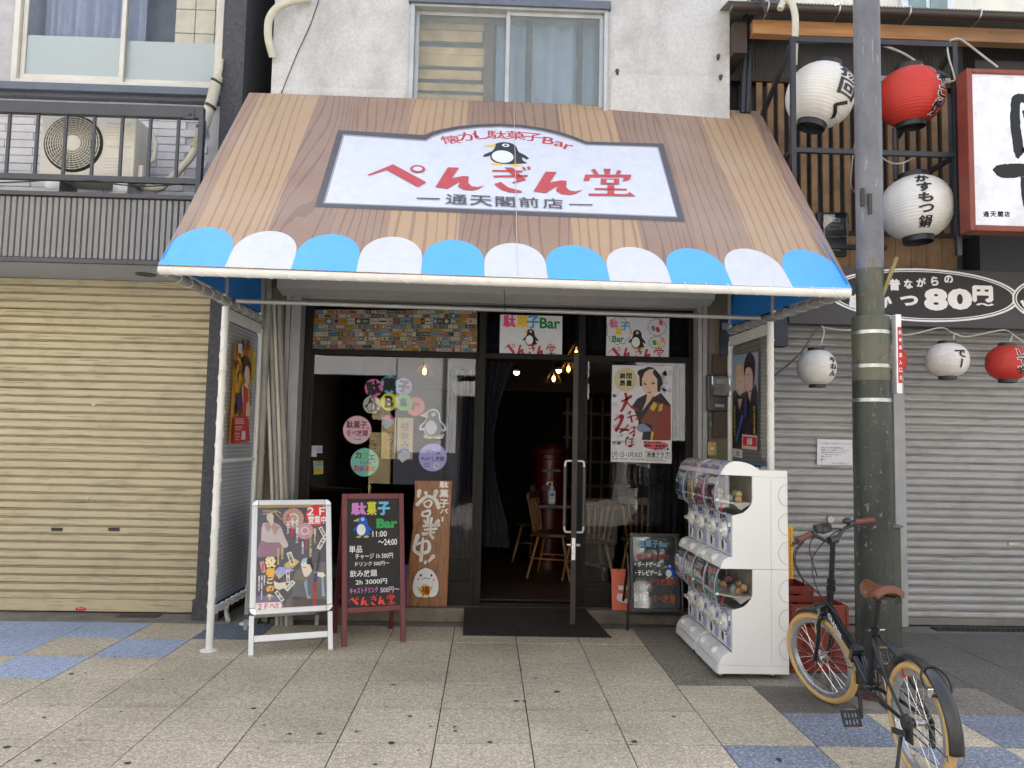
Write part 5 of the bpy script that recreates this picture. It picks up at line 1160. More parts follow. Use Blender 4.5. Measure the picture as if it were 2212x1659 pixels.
# beam, gutter, roof
def pine_mat():
    t = NT('orange_pine'); n = t.noise(t.pos((1.2, 12, 14)), 2., 5.); kn = t.new('ShaderNodeTexVoronoi'); kn.inputs['Scale'].default_value = 3.2; t.l.new(t.pos((1, 1, 2.2)), kn.inputs['Vector'])
    c = t.ramp(n, [(.3, srgb(150, 104, 66)), (.7, srgb(186, 140, 94))]); c = t.mix(t.ramp(kn.outputs['Distance'], [(.04, .75), (.1, 0.)]), c, srgb(84, 48, 30))
    g = t.new('ShaderNodeSeparateXYZ'); t.l.new(t.pos(), g.inputs[0]); c = t.mix(t.ramp(t.math('MULTIPLY_ADD', g.outputs[0], .5, -1.3), [(.3, 0.), (.9, .6)]), c, srgb(112, 96, 78)); t.set(c, .7); return t.m
MB().box(2.26, 9, 6.46, 6.56, 5.182, 5.31).build('pine_beam', pine_mat(), RB, bevel=.004)
M_GUT = mat('brown_gutter', srgb(58, 48, 44), .35, var=.06)
m = MB(); m.lathe([(.052, 0), (.052, 7.2)], (2.02, 6.32, 5.345), (1, 0, 0), 14, start=(0, 1, 0), a0=pi, a1=2*pi); m.lathe([(.047, 0), (.047, 7.2)], (2.02, 6.32, 5.345), (1, 0, 0), 14, start=(0, 1, 0), a0=pi, a1=2*pi); m.cyl((2.02, 6.268, 5.345), (9.2, 6.268, 5.345), .007, 6); m.cyl((2.02, 6.372, 5.345), (9.2, 6.372, 5.345), .007, 6); m.box(2.02, 2.024, 6.27, 6.37, 5.30, 5.345)
m.build('gutter', M_GUT, RB, smooth=50)
m = MB(); n = 440; vs = []
for y, z in ((6.33, 5.395), (8.6, 5.95)):
    for k in range(n+1): x = 2.0+7*k/n; vs.append((x, y, z+.008*sin(2*pi*x/.032)))
m.add(vs, [(k, k+1, n+2+k, n+1+k) for k in range(n)]); m.build('corrugated_roof', mat('grey_green_roof', srgb(120, 124, 116), .5, dirt=.3), RB, smooth=60, solid=.004)
for k in range(8):
    x = 2.33+k*.62; m = MB(); m.tube([(x, 6.44, 5.40), (x, 6.36, 5.405), (x, 6.27, 5.37), (x, 6.262, 5.33), (x, 6.29, 5.295), (x, 6.40, 5.275)], .007, 6); m.build('gutter_bracket', M_STEEL, RB, smooth=60)
MB().box(2.1, 2.22, 6.5, 6.9, 5.02, 5.3).build('eave_end', mat('dark_rail', (.05, .04, .03)), RB)
MB().box(4.42, 9, 6.72, 7.0, 2.9, 5.15).build('dark_cladding', M_CHAR, RB)
# long signboard with painted rings
sb = MB().box(2.58, 8, 6.5, 6.62, 2.615, 3.125).build('signboard', M_CHAR, RB, bevel=.004)
MB().box(2.45, 2.58, 6.52, 6.66, 2.42, 2.75).build('signboard_end', mat('navy_end', srgb(40, 44, 56), .6), RB)
a = Art((0, 6.5, 0), XA, ZA)
for cx, cy, rx, ry in ((1995, 637.5, 209, 57.5), (2335, 650, 150, 60)):
    c = a.l(cx, cy); k = a.px1(cx, cy); ro = -.012
    for f0, f1, c_ in ((1., 1., WHITE), (.972, .93, srgb(58, 57, 59)), (.955, .90, WHITE), (.935, .868, srgb(58, 57, 59))): a.poly(arc(c[0], c[1], rx*k*f0, ry*k*f1, 64, rot=ro), c_)
h6 = lambda x, y: (1474.7+x/3, 553+y/3)
for ch_, x, y, h in (('昔', 1372, 187, 23), ('な', 1462, 182, 20), ('が', 1545, 172, 20), ('ら', 1632, 163, 20), ('の', 1722, 152, 18)): a.ptext(ch_, *h6(x, y), hpx=h, col=WHITE, bold=.045, up=False)
for ch_, x, y, h, w in (('串', 1122, 297, 30, 26), ('か', 1305, 296, 30, 34), ('つ', 1465, 290, 22, 40), ('8', 1640, 282, 48, 52), ('0', 1795, 280, 46, 54), ('円', 1943, 246, 31, 40), ('〜', 1958, 315, 6, 40), ('ソ', 2230, 330, 30, 30)): a.ptext(ch_, *h6(x, y), hpx=h, wpx=w, col=WHITE, bold=.055, up=False)
a.build('painted_lettering', CHALKM, sb)
# shutters, slat by slat
M_GSH = scuffed('grey_shutter', srgb(160, 159, 157), .42, srgb(118, 114, 108), .1)
prof = [(.004, .0), (-.004, .010), (-.005, .026), (.001, .036), (.005, .044), (.004, .050), (.006, .054), (.024, .0545), (.024, .0585), (.006, .059), (.003, .0625), (.006, .0665), (.020, .0680), (.026, .0682), (.026, 0)]
PIT = .0682
for nm_, x0, x1 in (('left', 2.44, 3.615), ('right', 3.725, 6.6)):
    sh = MB().box(x0, x1, 6.84, 6.87, 0, 2.64).build('roller_shutter', mat('shutter_shadow', (.05, .04, .03)), RB)
    m = MB(); m.prism(prof, (x0-4.5, 0, 0), (0, 1, 0), (0, 0, 1), (x1-x0, 0, 0)); s0 = m.build('slat', M_GSH, sh, local=True); s0.location = (0, 0, .075)
    for k in range(1, 38): copy_part(s0, sh, (0, random.uniform(-.002, .002), .075+PIT*k+random.uniform(-.001, .001))).rotation_euler = (random.uniform(-.03, .03), 0, 0)
    MB().box(x0, x1, 6.79, 6.83, .012, .073).build('bottom_bar', mat('grimy_bar', srgb(122, 118, 110), .5, dirt=.5), sh, bevel=.004)
    if nm_ == 'left':
        c = atY(1794, 1122, 6.79); MB().lathe([(0, -.01), (.03, -.01), (.034, -.006), (.036, 0)], c, (0, 1, 0), 20).build('lock', M_STEEL, sh, smooth=40)
    else:
        c = atY(2190, 1175, 6.79); MB().box(c.x-.05, c.x+.05, c.y-.004, c.y+.006, c.z-.012, c.z+.012).build('finger_slot', mat('slot_plate', srgb(196, 190, 172), .5), sh)
m = MB(); m.box(3.615, 3.66, 6.74, 6.9, 0, 2.62); m.box(3.66, 3.722, 6.755, 6.9, 0, 2.62); m.build('shutter_post', M_GRL, RB, bevel=.003)
a = Art((0, 6.783, 0), XA, ZA); a.ppoly([h6(*p) for p in ((872, 1186), (1097, 1192), (1100, 1356), (870, 1352))], srgb(218, 216, 222))
rg = random.Random(8)
for y, x0, x1, s_ in ((1215, 880, 1092, 'いつもご利用いただきありがとうございます'), (1243, 895, 1045, '当店は当分の間 緊急事態宣言の'), (1258, 895, 1085, '要請により 閉店しております。'), (1273, 895, 1062, '当面の間 お休みさせていただ'), (1287, 895, 1030, 'ご了承のほど よろしく'), (1300, 895, 965, 'お願い致します。'), (1343, 965, 1085, 'またのご来店を心より')): a.ptext(s_, *h6((x0+x1)/2, y), hpx=3.2, wpx=(x1-x0)/3, col=INK, bold=.01, up=False)
a.lay += 1; a.ppoly([h6(*p) for p in stroke([(880, 1322), (925, 1316)], 3)], INK); a.ppoly([h6(*p) for p in stroke([(903, 1305), (900, 1335)], 3)], INK)
tag(a.build('shutter_notice', INKM, None), 'white handwritten notice taped to the left grey shutter', 'notice')
# gutter drain along the shutters
m = MB()
for k in range(60): m.box(3.9+k*.045, 3.93+k*.045, 6.62, 6.73, -.002, .012)
tag(m.build('drain_cover', mat('black_grate', srgb(52, 52, 52), .6), None), 'black slotted drain cover along the foot of the right shutter', 'drain')
# meters, plate and switch on the rough pier
M_METER = mat('black_meter', srgb(44, 46, 48), .35); M_CLEAR = glass_mat('clear_cover', (.7, .72, .72), 1., .06)
def meter(label, x0, x1, z0, z1, y, group='electricity meters'):
    t = thing('electricity_meter', label, 'meter', ((x0+x1)/2, y, z0), group)
    MB().box(x0, x1, y-.05, y, z0, z1).build('case', M_METER, t, bevel=.012); w, h = x1-x0, z1-z0
    MB().box(x0+w*.18, x1-w*.05, y-.062, y-.0505, z0+h*.45, z0+h*.93).build('dial_face', mat('meter_grey', srgb(96, 100, 102), .3), t, bevel=.005)
    a = Art((x0, y-.0625, z0), XA, ZA); a.poly([(w*.4, h*.76), (w*.75, h*.76), (w*.75, h*.86), (w*.4, h*.86)], srgb(190, 194, 194)); a.poly([(w*.3, h*.58), (w*.85, h*.58), (w*.85, h*.71), (w*.3, h*.71)], srgb(130, 134, 134)); a.text('100V 30A', (w*.58, h*.81), h*.04, w*.26, col=INK); a.text('00427', (w*.58, h*.645), h*.07, w*.36, col=INK); a.build('dial_print', INKM, t)
    MB().box(x0+w*.14, x1-w*.01, y-.09, y-.0625, z0+h*.40, z0+h*.97).build('cover', M_CLEAR, t, bevel=.01)
    MB().box(x0+w*.35, x0+w*.75, y-.054, y-.0502, z0+h*.12, z0+h*.2).build('plate', mat('meter_plate', srgb(150, 150, 140), .5), t); return t
p = atY(1761, 460, 6.88), atY(1826, 556, 6.88); meter('black electricity meter on the boards above the awning corner', p[0].x, p[1].x, p[1].z, p[0].z, 6.885)
p = atY(1524, 810, 6.62), atY(1572, 890, 6.62); meter('dark electricity meter on the pier above the green number plate', p[0].x, p[1].x, p[1].z, p[0].z, 6.615)
p = atY(1553, 690, 6.62), atY(1576, 740, 6.62); t_ = thing('breaker_box', 'dark blue breaker box high on the pier behind the right valance', 'electrical box', ((p[0].x+p[1].x)/2, 6.615, p[1].z))
MB().box(p[0].x, p[1].x, 6.56, 6.615, p[1].z-.12, p[0].z).build('case', mat('navy_box', srgb(40, 48, 66), .4), t_, bevel=.006); MB().box(p[0].x+.01, p[1].x-.01, 6.556, 6.5605, p[0].z-.1, p[0].z-.04).build('front_label', mat('label_grey', srgb(110, 120, 130), .5), t_)
MB().box(1.94, 2.075, 6.585, 6.618, 1.62, 2.34).build('meter_board', mat('rusty_board', srgb(72, 58, 48), .8, dirt=.5), SB)
a = Art((0, 6.612, 0), XA, ZA); a.ppoly([h6(*p) for p in ((167, 1066), (263, 1068), (262, 1110), (166, 1108))], srgb(40, 104, 82)); a.ptext('3-21', *h6(214, 1088), hpx=7.2, wpx=22, col=srgb(220, 226, 222), bold=.02)
tag(a.build('address_plate', VINYLM, None), 'small green address plate reading 3-21 on the rough pier', 'sign')
p = atY(*h6(162, 1204), 6.612), atY(*h6(219, 1294), 6.612)
t = thing('switch_plate', 'brass coloured switch plate below the green address plate', 'switch', ((p[0].x+p[1].x)/2, 6.612, p[1].z)); MB().box(p[0].x, p[1].x, 6.606, 6.618, p[1].z, p[0].z).build('plate', mat('old_brass', srgb(150, 134, 84), .4, .5, dirt=.3), t, bevel=.003); c = atY(*h6(190, 1248), 6.6); MB().box(c.x-.016, c.x+.016, 6.598, 6.6055, c.z-.01, c.z+.01).build('rocker', mat('ivory', srgb(200, 190, 150), .4), t)
# black steel lantern frame
M_BF = mat('black_steel', srgb(40, 43, 48), .45, var=.1)
lf = thing('lantern_rack', 'black square steel frame that carries the big paper lanterns', 'frame', (3.1, 6.0, 3.0))
for x, z0, z1 in ((2.425, 3.2, 4.9), (3.77, 3.12, 4.9)): MB().box(x-.02, x+.02, 5.98, 6.02, z0, z1).build('post', M_BF, lf, bevel=.002)
for z, x0, x1 in ((4.88, 2.446, 3.749), (3.95, 2.446, 3.749)): MB().box(x0, x1, 5.982, 6.018, z-.02, z+.02).build('rail', M_BF, lf, bevel=.002)
for x, z in ((2.425, 4.88), (3.77, 4.88)): MB().beam((x, 6.021, z-.03), (x, 6.88, z-.42), .035, .035).build('brace', M_BF, lf)
for x, z in ((2.425, 3.95), (3.77, 3.95), (2.425, 3.3)): MB().beam((x, 6.021, z), (x, 6.88, z), .035, .035).build('arm', M_BF, lf)
MB().box(2.5, 3.6, 6.78, 6.82, 3.36, 3.4).build('rail', M_BF, lf)
MB().cyl((3.40, 6.25, 3.82), (3.40, 6.25, 4.27), .02, 10).build('hanger', M_BF, lf)
# lanterns
def paper_mat(name, c, dirt):
    t = NT(name); n = t.noise(t.pos((1, 1, .6)), 4., 7., .65); t.bump(t.noise(t.pos((1, 1, .4)), 7., 4.), .3, .02); t.set(t.mix(t.math('MULTIPLY', t.ramp(n, [(.45, 0.), (.75, 1.)]), dirt), c, tuple(x*.6 for x in c)), .5, 0., .35); return t.m
M_LW = paper_mat('white_lantern_paper', srgb(214, 212, 206), .45); M_LR = paper_mat('red_lantern_paper', srgb(190, 58, 48), .4)
def lantern(label, px, py, y, dia, ht, red, words, ang, size, tilt=0., lean=0., outline=False, cap=.42, ribs=20, group='paper lanterns of the restaurant', hang=None):
    """words hang in a column on the paper, ang is how far round to the right the column sits"""
    t = thing('paper_lantern', label, 'lantern', (0, 0, 0), group)
    R, H = dia/2, ht*.86
    def rad(z):
        q = min(1, abs(z)/(H/2)); return R*sqrt(1-(1-(cap*1.05)**2)*q**2.25)
    prof = []; N = ribs*3
    for i in range(N+1):
        z = -H/2+H*i/N; prof.append((rad(z)+R*.012*cos(2*pi*i/3)*(1 if rad(z) > R*cap*1.1 else .5), z))
    MB().lathe(prof, n=40).build('paper_shade', M_LR if red else M_LW, t, smooth=80, local=True)
    cr = R*cap; ch = ht*.085
    for s_, nm_ in ((1, 'top_cap'), (-1, 'bottom_cap')):
        z0 = s_*H/2*.985; MB().lathe([(cr, z0-s_*.01), (cr*1.02, z0), (cr, z0+s_*ch), (cr*.93, z0+s_*ch), (cr*.93, z0+s_*ch*.2), (0, z0+s_*ch*.2)], n=28).build(nm_, mat('lantern_cap', (.02, .021, .024), .45), t, smooth=40, local=True)
    if words:
        def wrap(col, bold, lift, nm_):
            bm = bmesh.new(); nw = len(words); cell = size*ht/nw
            for wi, chh in enumerate(words):
                heavy = chh > '\u4e00'; vs, fs, Wt, Ht = text_mesh(chh, (.012 if heavy else .045)+bold, False); k = cell*.97; yc = size*ht/2-cell*(wi+.5)
                for sx in ((0, .03, -.03) if heavy and not bold else (0,)):
                    bv = [bm.verts.new((x*k*1.45+sx*k, y_*k+yc, 0)) for x, y_ in vs]
                    for f in fs:
                        try: bm.faces.new([bv[i] for i in f])
                        except ValueError: pass
            for _ in range(2):
                ed = [e for e in bm.edges if e.calc_length() > R*.09]
                if ed: bmesh.ops.subdivide_edges(bm, edges=ed, cuts=2); bmesh.ops.triangulate(bm, faces=bm.faces[:])
            for v in bm.verts:
                z = v.co.y; r = rad(max(-H/2, min(H/2, z)))+R*.018+lift; th = ang+v.co.x/R - pi/2; v.co = (r*cos(th), r*sin(th), z)
            me = bpy.data.meshes.new(nm_); bm.to_mesh(me); bm.free(); me.materials.append(col); o = bpy.data.objects.new(nm_, me); put(o, t)
        if outline: wrap(mat('lantern_white_ink', WHITE, .5), .055, .0, 'lettering_edge')
        wrap(mat('lantern_ink', INK, .5), 0., .0015, 'lettering')
    c = atY(px, py, y); t.location = c; t.rotation_euler = (tilt, lean, 0)
    return t
M_WIRE = mat('pale_cable', srgb(176, 174, 164), .5)
M_WIREB = mat('grey_cable', srgb(90, 90, 88), .5)
lantern('big white paper lantern tilting left of the utility pole', 1772, 207, 6.2, .55, .57, False, '揚回く', .5, .82, .05, .28)
lantern('big red paper lantern right of the utility pole', 1966, 209, 6.2, .53, .52, True, 'じゃこ焼', .58, .8, .04, -.05, True)
lantern('big white paper lantern lettered down its front, lowest of the large three', 1978, 450, 6.2, .56, .58, False, 'かすもつ鍋', -.25, .78, -.04, -.04)
lantern('small white paper lantern nearest the awning in the low row', 1764, 794, 6.35, .315, .33, False, 'やねん', .55, .5, .02, -.03)
lantern('small red paper lantern half hidden behind the utility pole', 1912, 779, 6.35, .33, .33, True, 'でんがな', -.02, .76, 0, -.02, True)
lantern('small white paper lantern between the two small red ones', 2046, 778, 6.35, .335, .32, False, 'で丨', .13, .5)
lantern('small red paper lantern at the right edge of the photo', 2176, 784, 6.35, .33, .33, True, 'してや', .12, .66, 0, .02, True)
def cable(label, pts, r=.006, m_=None, group='cables of the lantern front', name='cable'):
    return tag(MB().tube(curve([tuple(atY(*p)) for p in pts], 6), r, 6).build(name, m_ or M_WIRE, None, smooth=60), label, 'cable', group)
cable('thin pale cord dropping from the signboard to the nearest small lantern', [(1775, 704, 6.45), (1780, 715, 6.4), (1776, 735, 6.36), (1771, 746, 6.35)], .007)
cable('grey cord slanting from the signboard down behind the right screen post', [(1773, 706, 6.44), (1760, 715, 6.42), (1735, 755, 6.42), (1700, 790, 6.44), (1668, 814, 6.5)], .008, M_WIREB)
cable('pale lantern cord swagging along under the signboard', [(1773, 706, 6.44), (1810, 712, 6.4), (1840, 713, 6.4), (1905, 711, 6.38), (1940, 722, 6.36), (1975, 721, 6.36), (2032, 708, 6.42), (2060, 720, 6.36), (2092, 727, 6.36), (2165, 713, 6.42), (2190, 724, 6.36), (2225, 750, 6.36)], .0065)
cable('short cord to the small white lantern', [(2062, 720, 6.36), (2059, 736, 6.35)], .006)
cable('short cord to the small red lantern at the right', [(2188, 724, 6.36), (2180, 740, 6.35)], .006)
cable('pale cord from the pole down to the big red lantern', [(1906, 98, 6.1), (1935, 108, 6.1), (1960, 120, 6.12), (1985, 137, 6.1), (2012, 155, 6.05), (2020, 160, 6.02)], .009)
cable('pale cord hanging at the right post of the black frame', [(2046, 100, 6.0), (2050, 125, 5.97), (2060, 160, 5.97), (2062, 173, 5.97), (2052, 175, 5.98), (2040, 168, 6.0)], .007)
cable('pale cord running from the black frame over to the box sign', [(2052, 88, 6.0), (2070, 84, 6.05), (2090, 95, 6.1), (2120, 118, 6.1), (2155, 145, 6.0)], .009)
cable('pale cord from the frame rail to the lowest big lantern', [(1905, 340, 6.05), (1925, 352, 6.1), (1950, 352, 6.15), (1975, 340, 6.05)], .007)
cable('drop cord above the lowest big lantern', [(1951, 352, 6.15), (1951, 372, 6.18)], .006)
cable('pale cord looping behind the pole beside the slats', [(1846, 310, 6.5), (1840, 360, 6.6), (1838, 400, 6.7), (1846, 415, 6.8)], .006)
# plug socket on the red lantern
c = atY(2033, 162, 6.0); tag(MB().cyl(c-Vector((.05, 0, -.015)), c+Vector((.05, 0, -.015)), .035, 12, .022).build('lamp_socket', M_BLK, None, smooth=40), 'black cable socket at the right side of the big red lantern', 'socket')
# conduits up the corner
for px, lb in ((1611, 'left black conduit at the corner of the rough rendered wall'), (1622, 'right black conduit at the corner of the rough rendered wall')):
    p, q = atY(px, 30, 6.7), atY(px-7, 245, 6.7); o = tag(MB().cyl(q, p, .026, 12).build('conduit', M_BF, None, smooth=50), lb, 'conduit', 'black conduits at the corner')
cable('bundle of black cables looping over the gutter', [(1612, 30, 6.65), (1616, 8, 6.5), (1632, -3, 6.3), (1646, 3, 6.2), (1652, 18, 6.2), (1655, 30, 6.22)], .014, M_BLK)
tag(MB().tube(curve([tuple(atY(*p)) for p in ((1685, 20, 6.15), (1692, 5, 6.15), (1702, 0, 6.13), (1712, 12, 6.12), (1718, 40, 6.1), (1717, 90, 6.1), (1715, 140, 6.2))], 6), .028, 10).build('wrapped_pipe', M_DUCT, None, smooth=60), 'cream taped pipe looping over the gutter beside the lantern frame', 'pipe')
tag(MB().tube(curve([tuple(atY(*p)) for p in ((590, 123, 6.56), (581, 90, 6.5), (579, 62, 6.48), (583, 38, 6.48), (600, 16, 6.48), (630, 3, 6.5), (668, -4, 6.55))], 6), [.03], 10).build('wall_hose', M_DUCT, None, smooth=60) if False else MB().tube(curve([tuple(atY(*p)) for p in ((590, 123, 6.56), (581, 90, 6.5), (579, 62, 6.48), (583, 38, 6.48), (600, 16, 6.48), (630, 3, 6.5), (668, -4, 6.55))], 6), .034, 10).build('wall_hose', M_DUCT, None, smooth=60), 'cream wrapped hose curving round the top left corner of the rendered wall', 'hose')
tag(MB().tube([atY(690, -4, 6.585), atY(672, 50, 6.588), atY(640, 120, 6.588), atY(607, 203, 6.585)], .004, 5).build('wall_cable', M_BLK, None), 'thin black cable running down the rendered wall left of the window', 'cable')
# box sign
bs = thing('box_sign', 'white lit style box sign in a red brown frame with black brush characters', 'sign', (4.6, 5.8, 3.3))
M_SF = mat('red_brown_frame', srgb(128, 60, 46), .5, var=.12, dirt=.2, dirtcol=srgb(70, 44, 40))
A0, A1, B0, B1 = Vector((3.69, 5.8, 3.245)), Vector((3.69, 5.8, 4.63)), Vector((6.2, 5.8, 3.245)), Vector((6.2, 5.8, 4.63))
zb, zt = atY(2090, 497, 5.8).z, atY(2090, 147, 5.8).z; xl = atY(2092, 300, 5.8).x; zi0, zi1 = atY(2106, 485, 5.8).z, atY(2103, 156, 5.8).z; xi = atY(2104, 300, 5.8).x
yk = atX(2069, 330, xl).y; m = MB(); m.box(xl, xi, 5.8, yk, zb, zt); m.box(xi, 6.2, 5.8, yk, zb, zi0); m.box(xi, 6.2, 5.8, yk, zi1, zt); m.build('frame', M_SF, bs, bevel=.006)
MB().box(xi, 6.2, 5.825, yk-.01, zi0, zi1).build('face', mat('white_acrylic', srgb(220, 222, 230), .25), bs)
a = Art((0, 5.825, 0), XA, ZA); g = mp(0, 0, 2.44, 3780, 240); ps = lambda L: a.pxl([g(*p) for p in L])
B_ = (.014, .017, .016)
def rag(L, s_=4): rg = random.Random(int(L[0][0])); return [(x+rg.uniform(-s_, s_), y+rg.uniform(-s_, s_)) for x, y in curve(L+[L[0]], 5)]
a.polys([ps(rag([(488, 390), (505, 340), (555, 315), (640, 318), (1100, 330), (1120, 420), (660, 408), (582, 412), (578, 560), (590, 700), (610, 860), (580, 920), (555, 940), (522, 890), (500, 760), (482, 600)])), ps(rag([(1050, 400), (1130, 400), (1120, 900), (1040, 880)])), ps(rag([(598, 830), (700, 842), (1060, 840), (1070, 880), (640, 885)])), ps(rag([(312, 1048), (350, 1005), (430, 990), (610, 985), (900, 965), (1260, 985), (1330, 1040), (1280, 1100), (800, 1105), (600, 1110), (470, 1128), (370, 1112)])), ps(rag([(780, 380), (850, 380), (860, 1100), (770, 1100)])), ps(rag([(582, 1110), (640, 1130), (660, 1280), (640, 1420), (606, 1380), (584, 1220)])), ps(rag([(598, 480), (640, 470), (660, 560), (620, 570)]))], B_)
for ch_, x in (('通', 250), ('天', 320), ('閣', 388), ('店', 452)): a.ptext(ch_, *g(x, 1472), hpx=11.5, col=INK, bold=.035, up=False)
a.build('brush_lettering', INKM, bs)
for x in (4.3, 5.6): MB().box(x, x+.04, yk, 6.72, 3.9, 3.94).build('wall_bracket', M_BF, bs)
# cream building farther back
fb = thing('rear_building', 'cream building rising behind the low restaurant roof', 'building', (5, 10, 0))
M_CR = mat('cream_wall', srgb(226, 220, 204), .8, var=.05, dirt=.2, dirtcol=srgb(150, 146, 130), streak=True)
MB().box(2.45, 16, 9.6, 15, 0, 13).build('wall', M_CR, fb)
p0, p1 = atY(1951, 28, 9.6), atY(2040, -70, 9.6); w = MB().box(p0.x-.06, p1.x+.06, 9.52, 9.6, p0.z-.5, p1.z+.6).build('window_frame', mat('white_sash', srgb(216, 218, 222), .4), fb)
for i in range(2):
    x0 = p0.x+(p1.x-p0.x)*i/2+.03; MB().box(x0, x0+(p1.x-p0.x)/2-.06, 9.5, 9.52, p0.z-.44, p1.z+.54).build('pane', mat('green_grey_pane', srgb(128, 144, 140), .15), w)
m = MB(); c = atY(1650, 4, 9.58); 
for k in range(7): m.box(c.x-.22, c.x+.22, 9.54, 9.6, c.z-.3+k*.09, c.z-.26+k*.09)
m.build('vent_louvre', mat('vent_dark', srgb(90, 86, 78), .6), fb)
m = MB(); m.box(2.1, 2.45, 9.8, 15, 0, 5.5); m.build('side_wall', M_CR, fb)

# ================================================================== THE POLE
pl = thing('utility_pole', 'tall steel pole with dark green painted lower sleeve and grey upper tube', 'pole', (2.47, 4.83, 0))
def pole_mat(name, c1, c2, chip, amt):
    t = NT(name); n = t.noise(t.pos((1, 1, .5)), 3.5, 6., .65); f = t.noise(t.pos(), 24., 6., .7); c = t.mix(t.ramp(n, [(.38, 0.), (.62, 1.)]), c1, c2)
    sc = t.noise(t.pos((5, 5, .7)), 9., 5., .7); c = t.mix(t.ramp(sc, [(.62, 0.), (.67, .6)]), c, tuple(min(.5, x*2.2) for x in c2)); c = t.mix(t.ramp(sc, [(.3, .5), (.36, 0.)]), c, tuple(x*.4 for x in c1))
    c = t.mix(t.ramp(f, [(.60, 0.), (.64, 1.)]), c, t.mix(t.ramp(n, [(.4, 0.), (.6, 1.)]), chip, tuple(x*.5 for x in chip))) if amt else c; t.set(c, .45, 0., .45); t.bump(f, .25, .004); return t.m
PX, PY = 2.437, 4.81
M_PLO = pole_mat('green_pole_paint', srgb(24, 28, 29), srgb(50, 55, 48), srgb(120, 118, 108), 1); M_PUP = pole_mat('grey_pole_tube', srgb(92, 93, 98), srgb(114, 114, 118), srgb(110, 100, 96), 0); M_PMID = pole_mat('olive_pole_paint', srgb(64, 67, 56), srgb(88, 88, 72), srgb(104, 80, 68), 1)
MB().lathe([(.1135, .0), (.1135, 1.98)], (PX, PY, 0), n=32).build('lower_sleeve', M_PLO, pl, smooth=50)
MB().lathe([(.1135, 1.98), (.1135, 2.385), (.11, 2.39), (.084, 2.392)], (PX, PY, 0), n=32).build('upper_sleeve', M_PMID, pl, smooth=50)
MB().lathe([(.084, 2.392), (.084, 2.68), (.083, 2.69), (.082, 2.70)], (PX, PY, 0), n=32).build('collar', M_PMID, pl, smooth=50)
MB().lathe([(.082, 2.70), (.081, 9.0)], (PX+.003, PY, 0), n=32).build('upper_tube', M_PUP, pl, smooth=50)
MB().lathe([(.121, .0), (.121, .15), (.1135, .16)], (PX, PY, .0), n=32).build('foot_ring', mat('rust_red_foot', srgb(92, 58, 50), .7, var=.3, dirt=.5), pl, smooth=40)
MB().lathe([(.2, .0), (.18, .02), (.14, .03)], (PX, PY, .0), n=24).build('mortar_collar', M_CONC, pl, smooth=40)
for z in (2.285, 2.07, 1.855): MB().lathe([(.11355, -.012), (.1165, -.011), (.1165, .011), (.11355, .012)], (PX, PY, z), n=32).build('steel_band', mat('bright_band', (.42, .42, .41), .35, .9), pl, smooth=40)
M_OL = mat('olive_bracket', srgb(120, 112, 66), .6, var=.15)
for a0, b0 in (((1892, 636), (1884, 556)), ((1905, 640), (1937, 556))):
    p, q = atY(*a0, 4.76), atY(*b0, 4.74); MB().beam(p, q, .028, .024).build('bracket_prong', M_OL, pl, bevel=.003)
m = MB()
for px, py, w, h in ((1864, 425, 7, 42), (1880, 440, 8, 48)):
    c = atY(px, py, PY-.0835); k = PY/PF*.95; m.box(c.x-w*k/2, c.x+w*k/2, c.y-.002, c.y+.02, c.z-h*k/2, c.z+h*k/2)
m.build('tape_remnant', mat('black_tape', (.03, .03, .03), .6), pl)
sp_ = thing('pole_plate', 'narrow red and white plate strapped edge on to the pole', 'sign', (2.62, 4.83, 1.7))
z0, z1 = atY(1913, 851, 4.8).z, atY(1911, 683, 4.8).z; x0, x1 = PX+.117, PX+.117+.035
MB().box(x0, x1, 4.72, 4.78, z0, z1).build('plate', mat('white_enamel', srgb(222, 222, 222), .35), sp_, bevel=.003)
a = Art((x0, 4.72, z0), XA, ZA); W_ = x1-x0; a.poly([(W_*.25, (z1-z0)*.13), (W_, (z1-z0)*.13), (W_, (z1-z0)*.84), (W_*.25, (z1-z0)*.84)], srgb(176, 36, 48))
for i, c_ in enumerate('阪神高速入口北'): a.text(c_, (W_*.72, (z1-z0)*(.77-.095*i)), .026, W_*.5, col=WHITE, bold=.02, up=False)
a.build('plate_print', VINYLM, sp_)
gb = thing('green_cabinet', 'narrow green metal cabinet standing behind the utility pole', 'cabinet', (3.22, 6.1, 0))
c0, c1 = atY(1900, 1400, 6.06), atY(1946, 1138, 6.06); MB().box(c0.x, c1.x, 6.06, 6.25, 0, c1.z-.01).build('case', mat('cabinet_green', srgb(66, 72, 64), .5, var=.2, dirt=.3), gb, bevel=.006); MB().box(c0.x-.01, c1.x+.012, 6.045, 6.26, c1.z-.008, c1.z+.012).build('lid', mat('cabinet_lid', srgb(104, 104, 98), .5), gb, bevel=.003); MB().box(c1.x-.07, c1.x-.064, 6.055, 6.0595, .05, c1.z-.05).build('door_gap', M_BLK, gb)
# ================================================================== ON THE PAVEMENT
def xf(m, f): m.v = [tuple(f(Vector(p))) for p in m.v]; return m
def easel(FL, FR, back, H, s_top):
    d = (FR-FL).normalized(); n = Vector((d.y, -d.x, 0)); W = (FR-FL).length
    ln = (n*(-s_top)+up*H).normalized(); L = sqrt(s_top**2+H**2); fn = d.cross(ln)
    bl = (n*(-(s_top-back))+up*H).normalized(); bn = bl.cross(d)
    return d, n, W, ln, L, fn, bl, bn
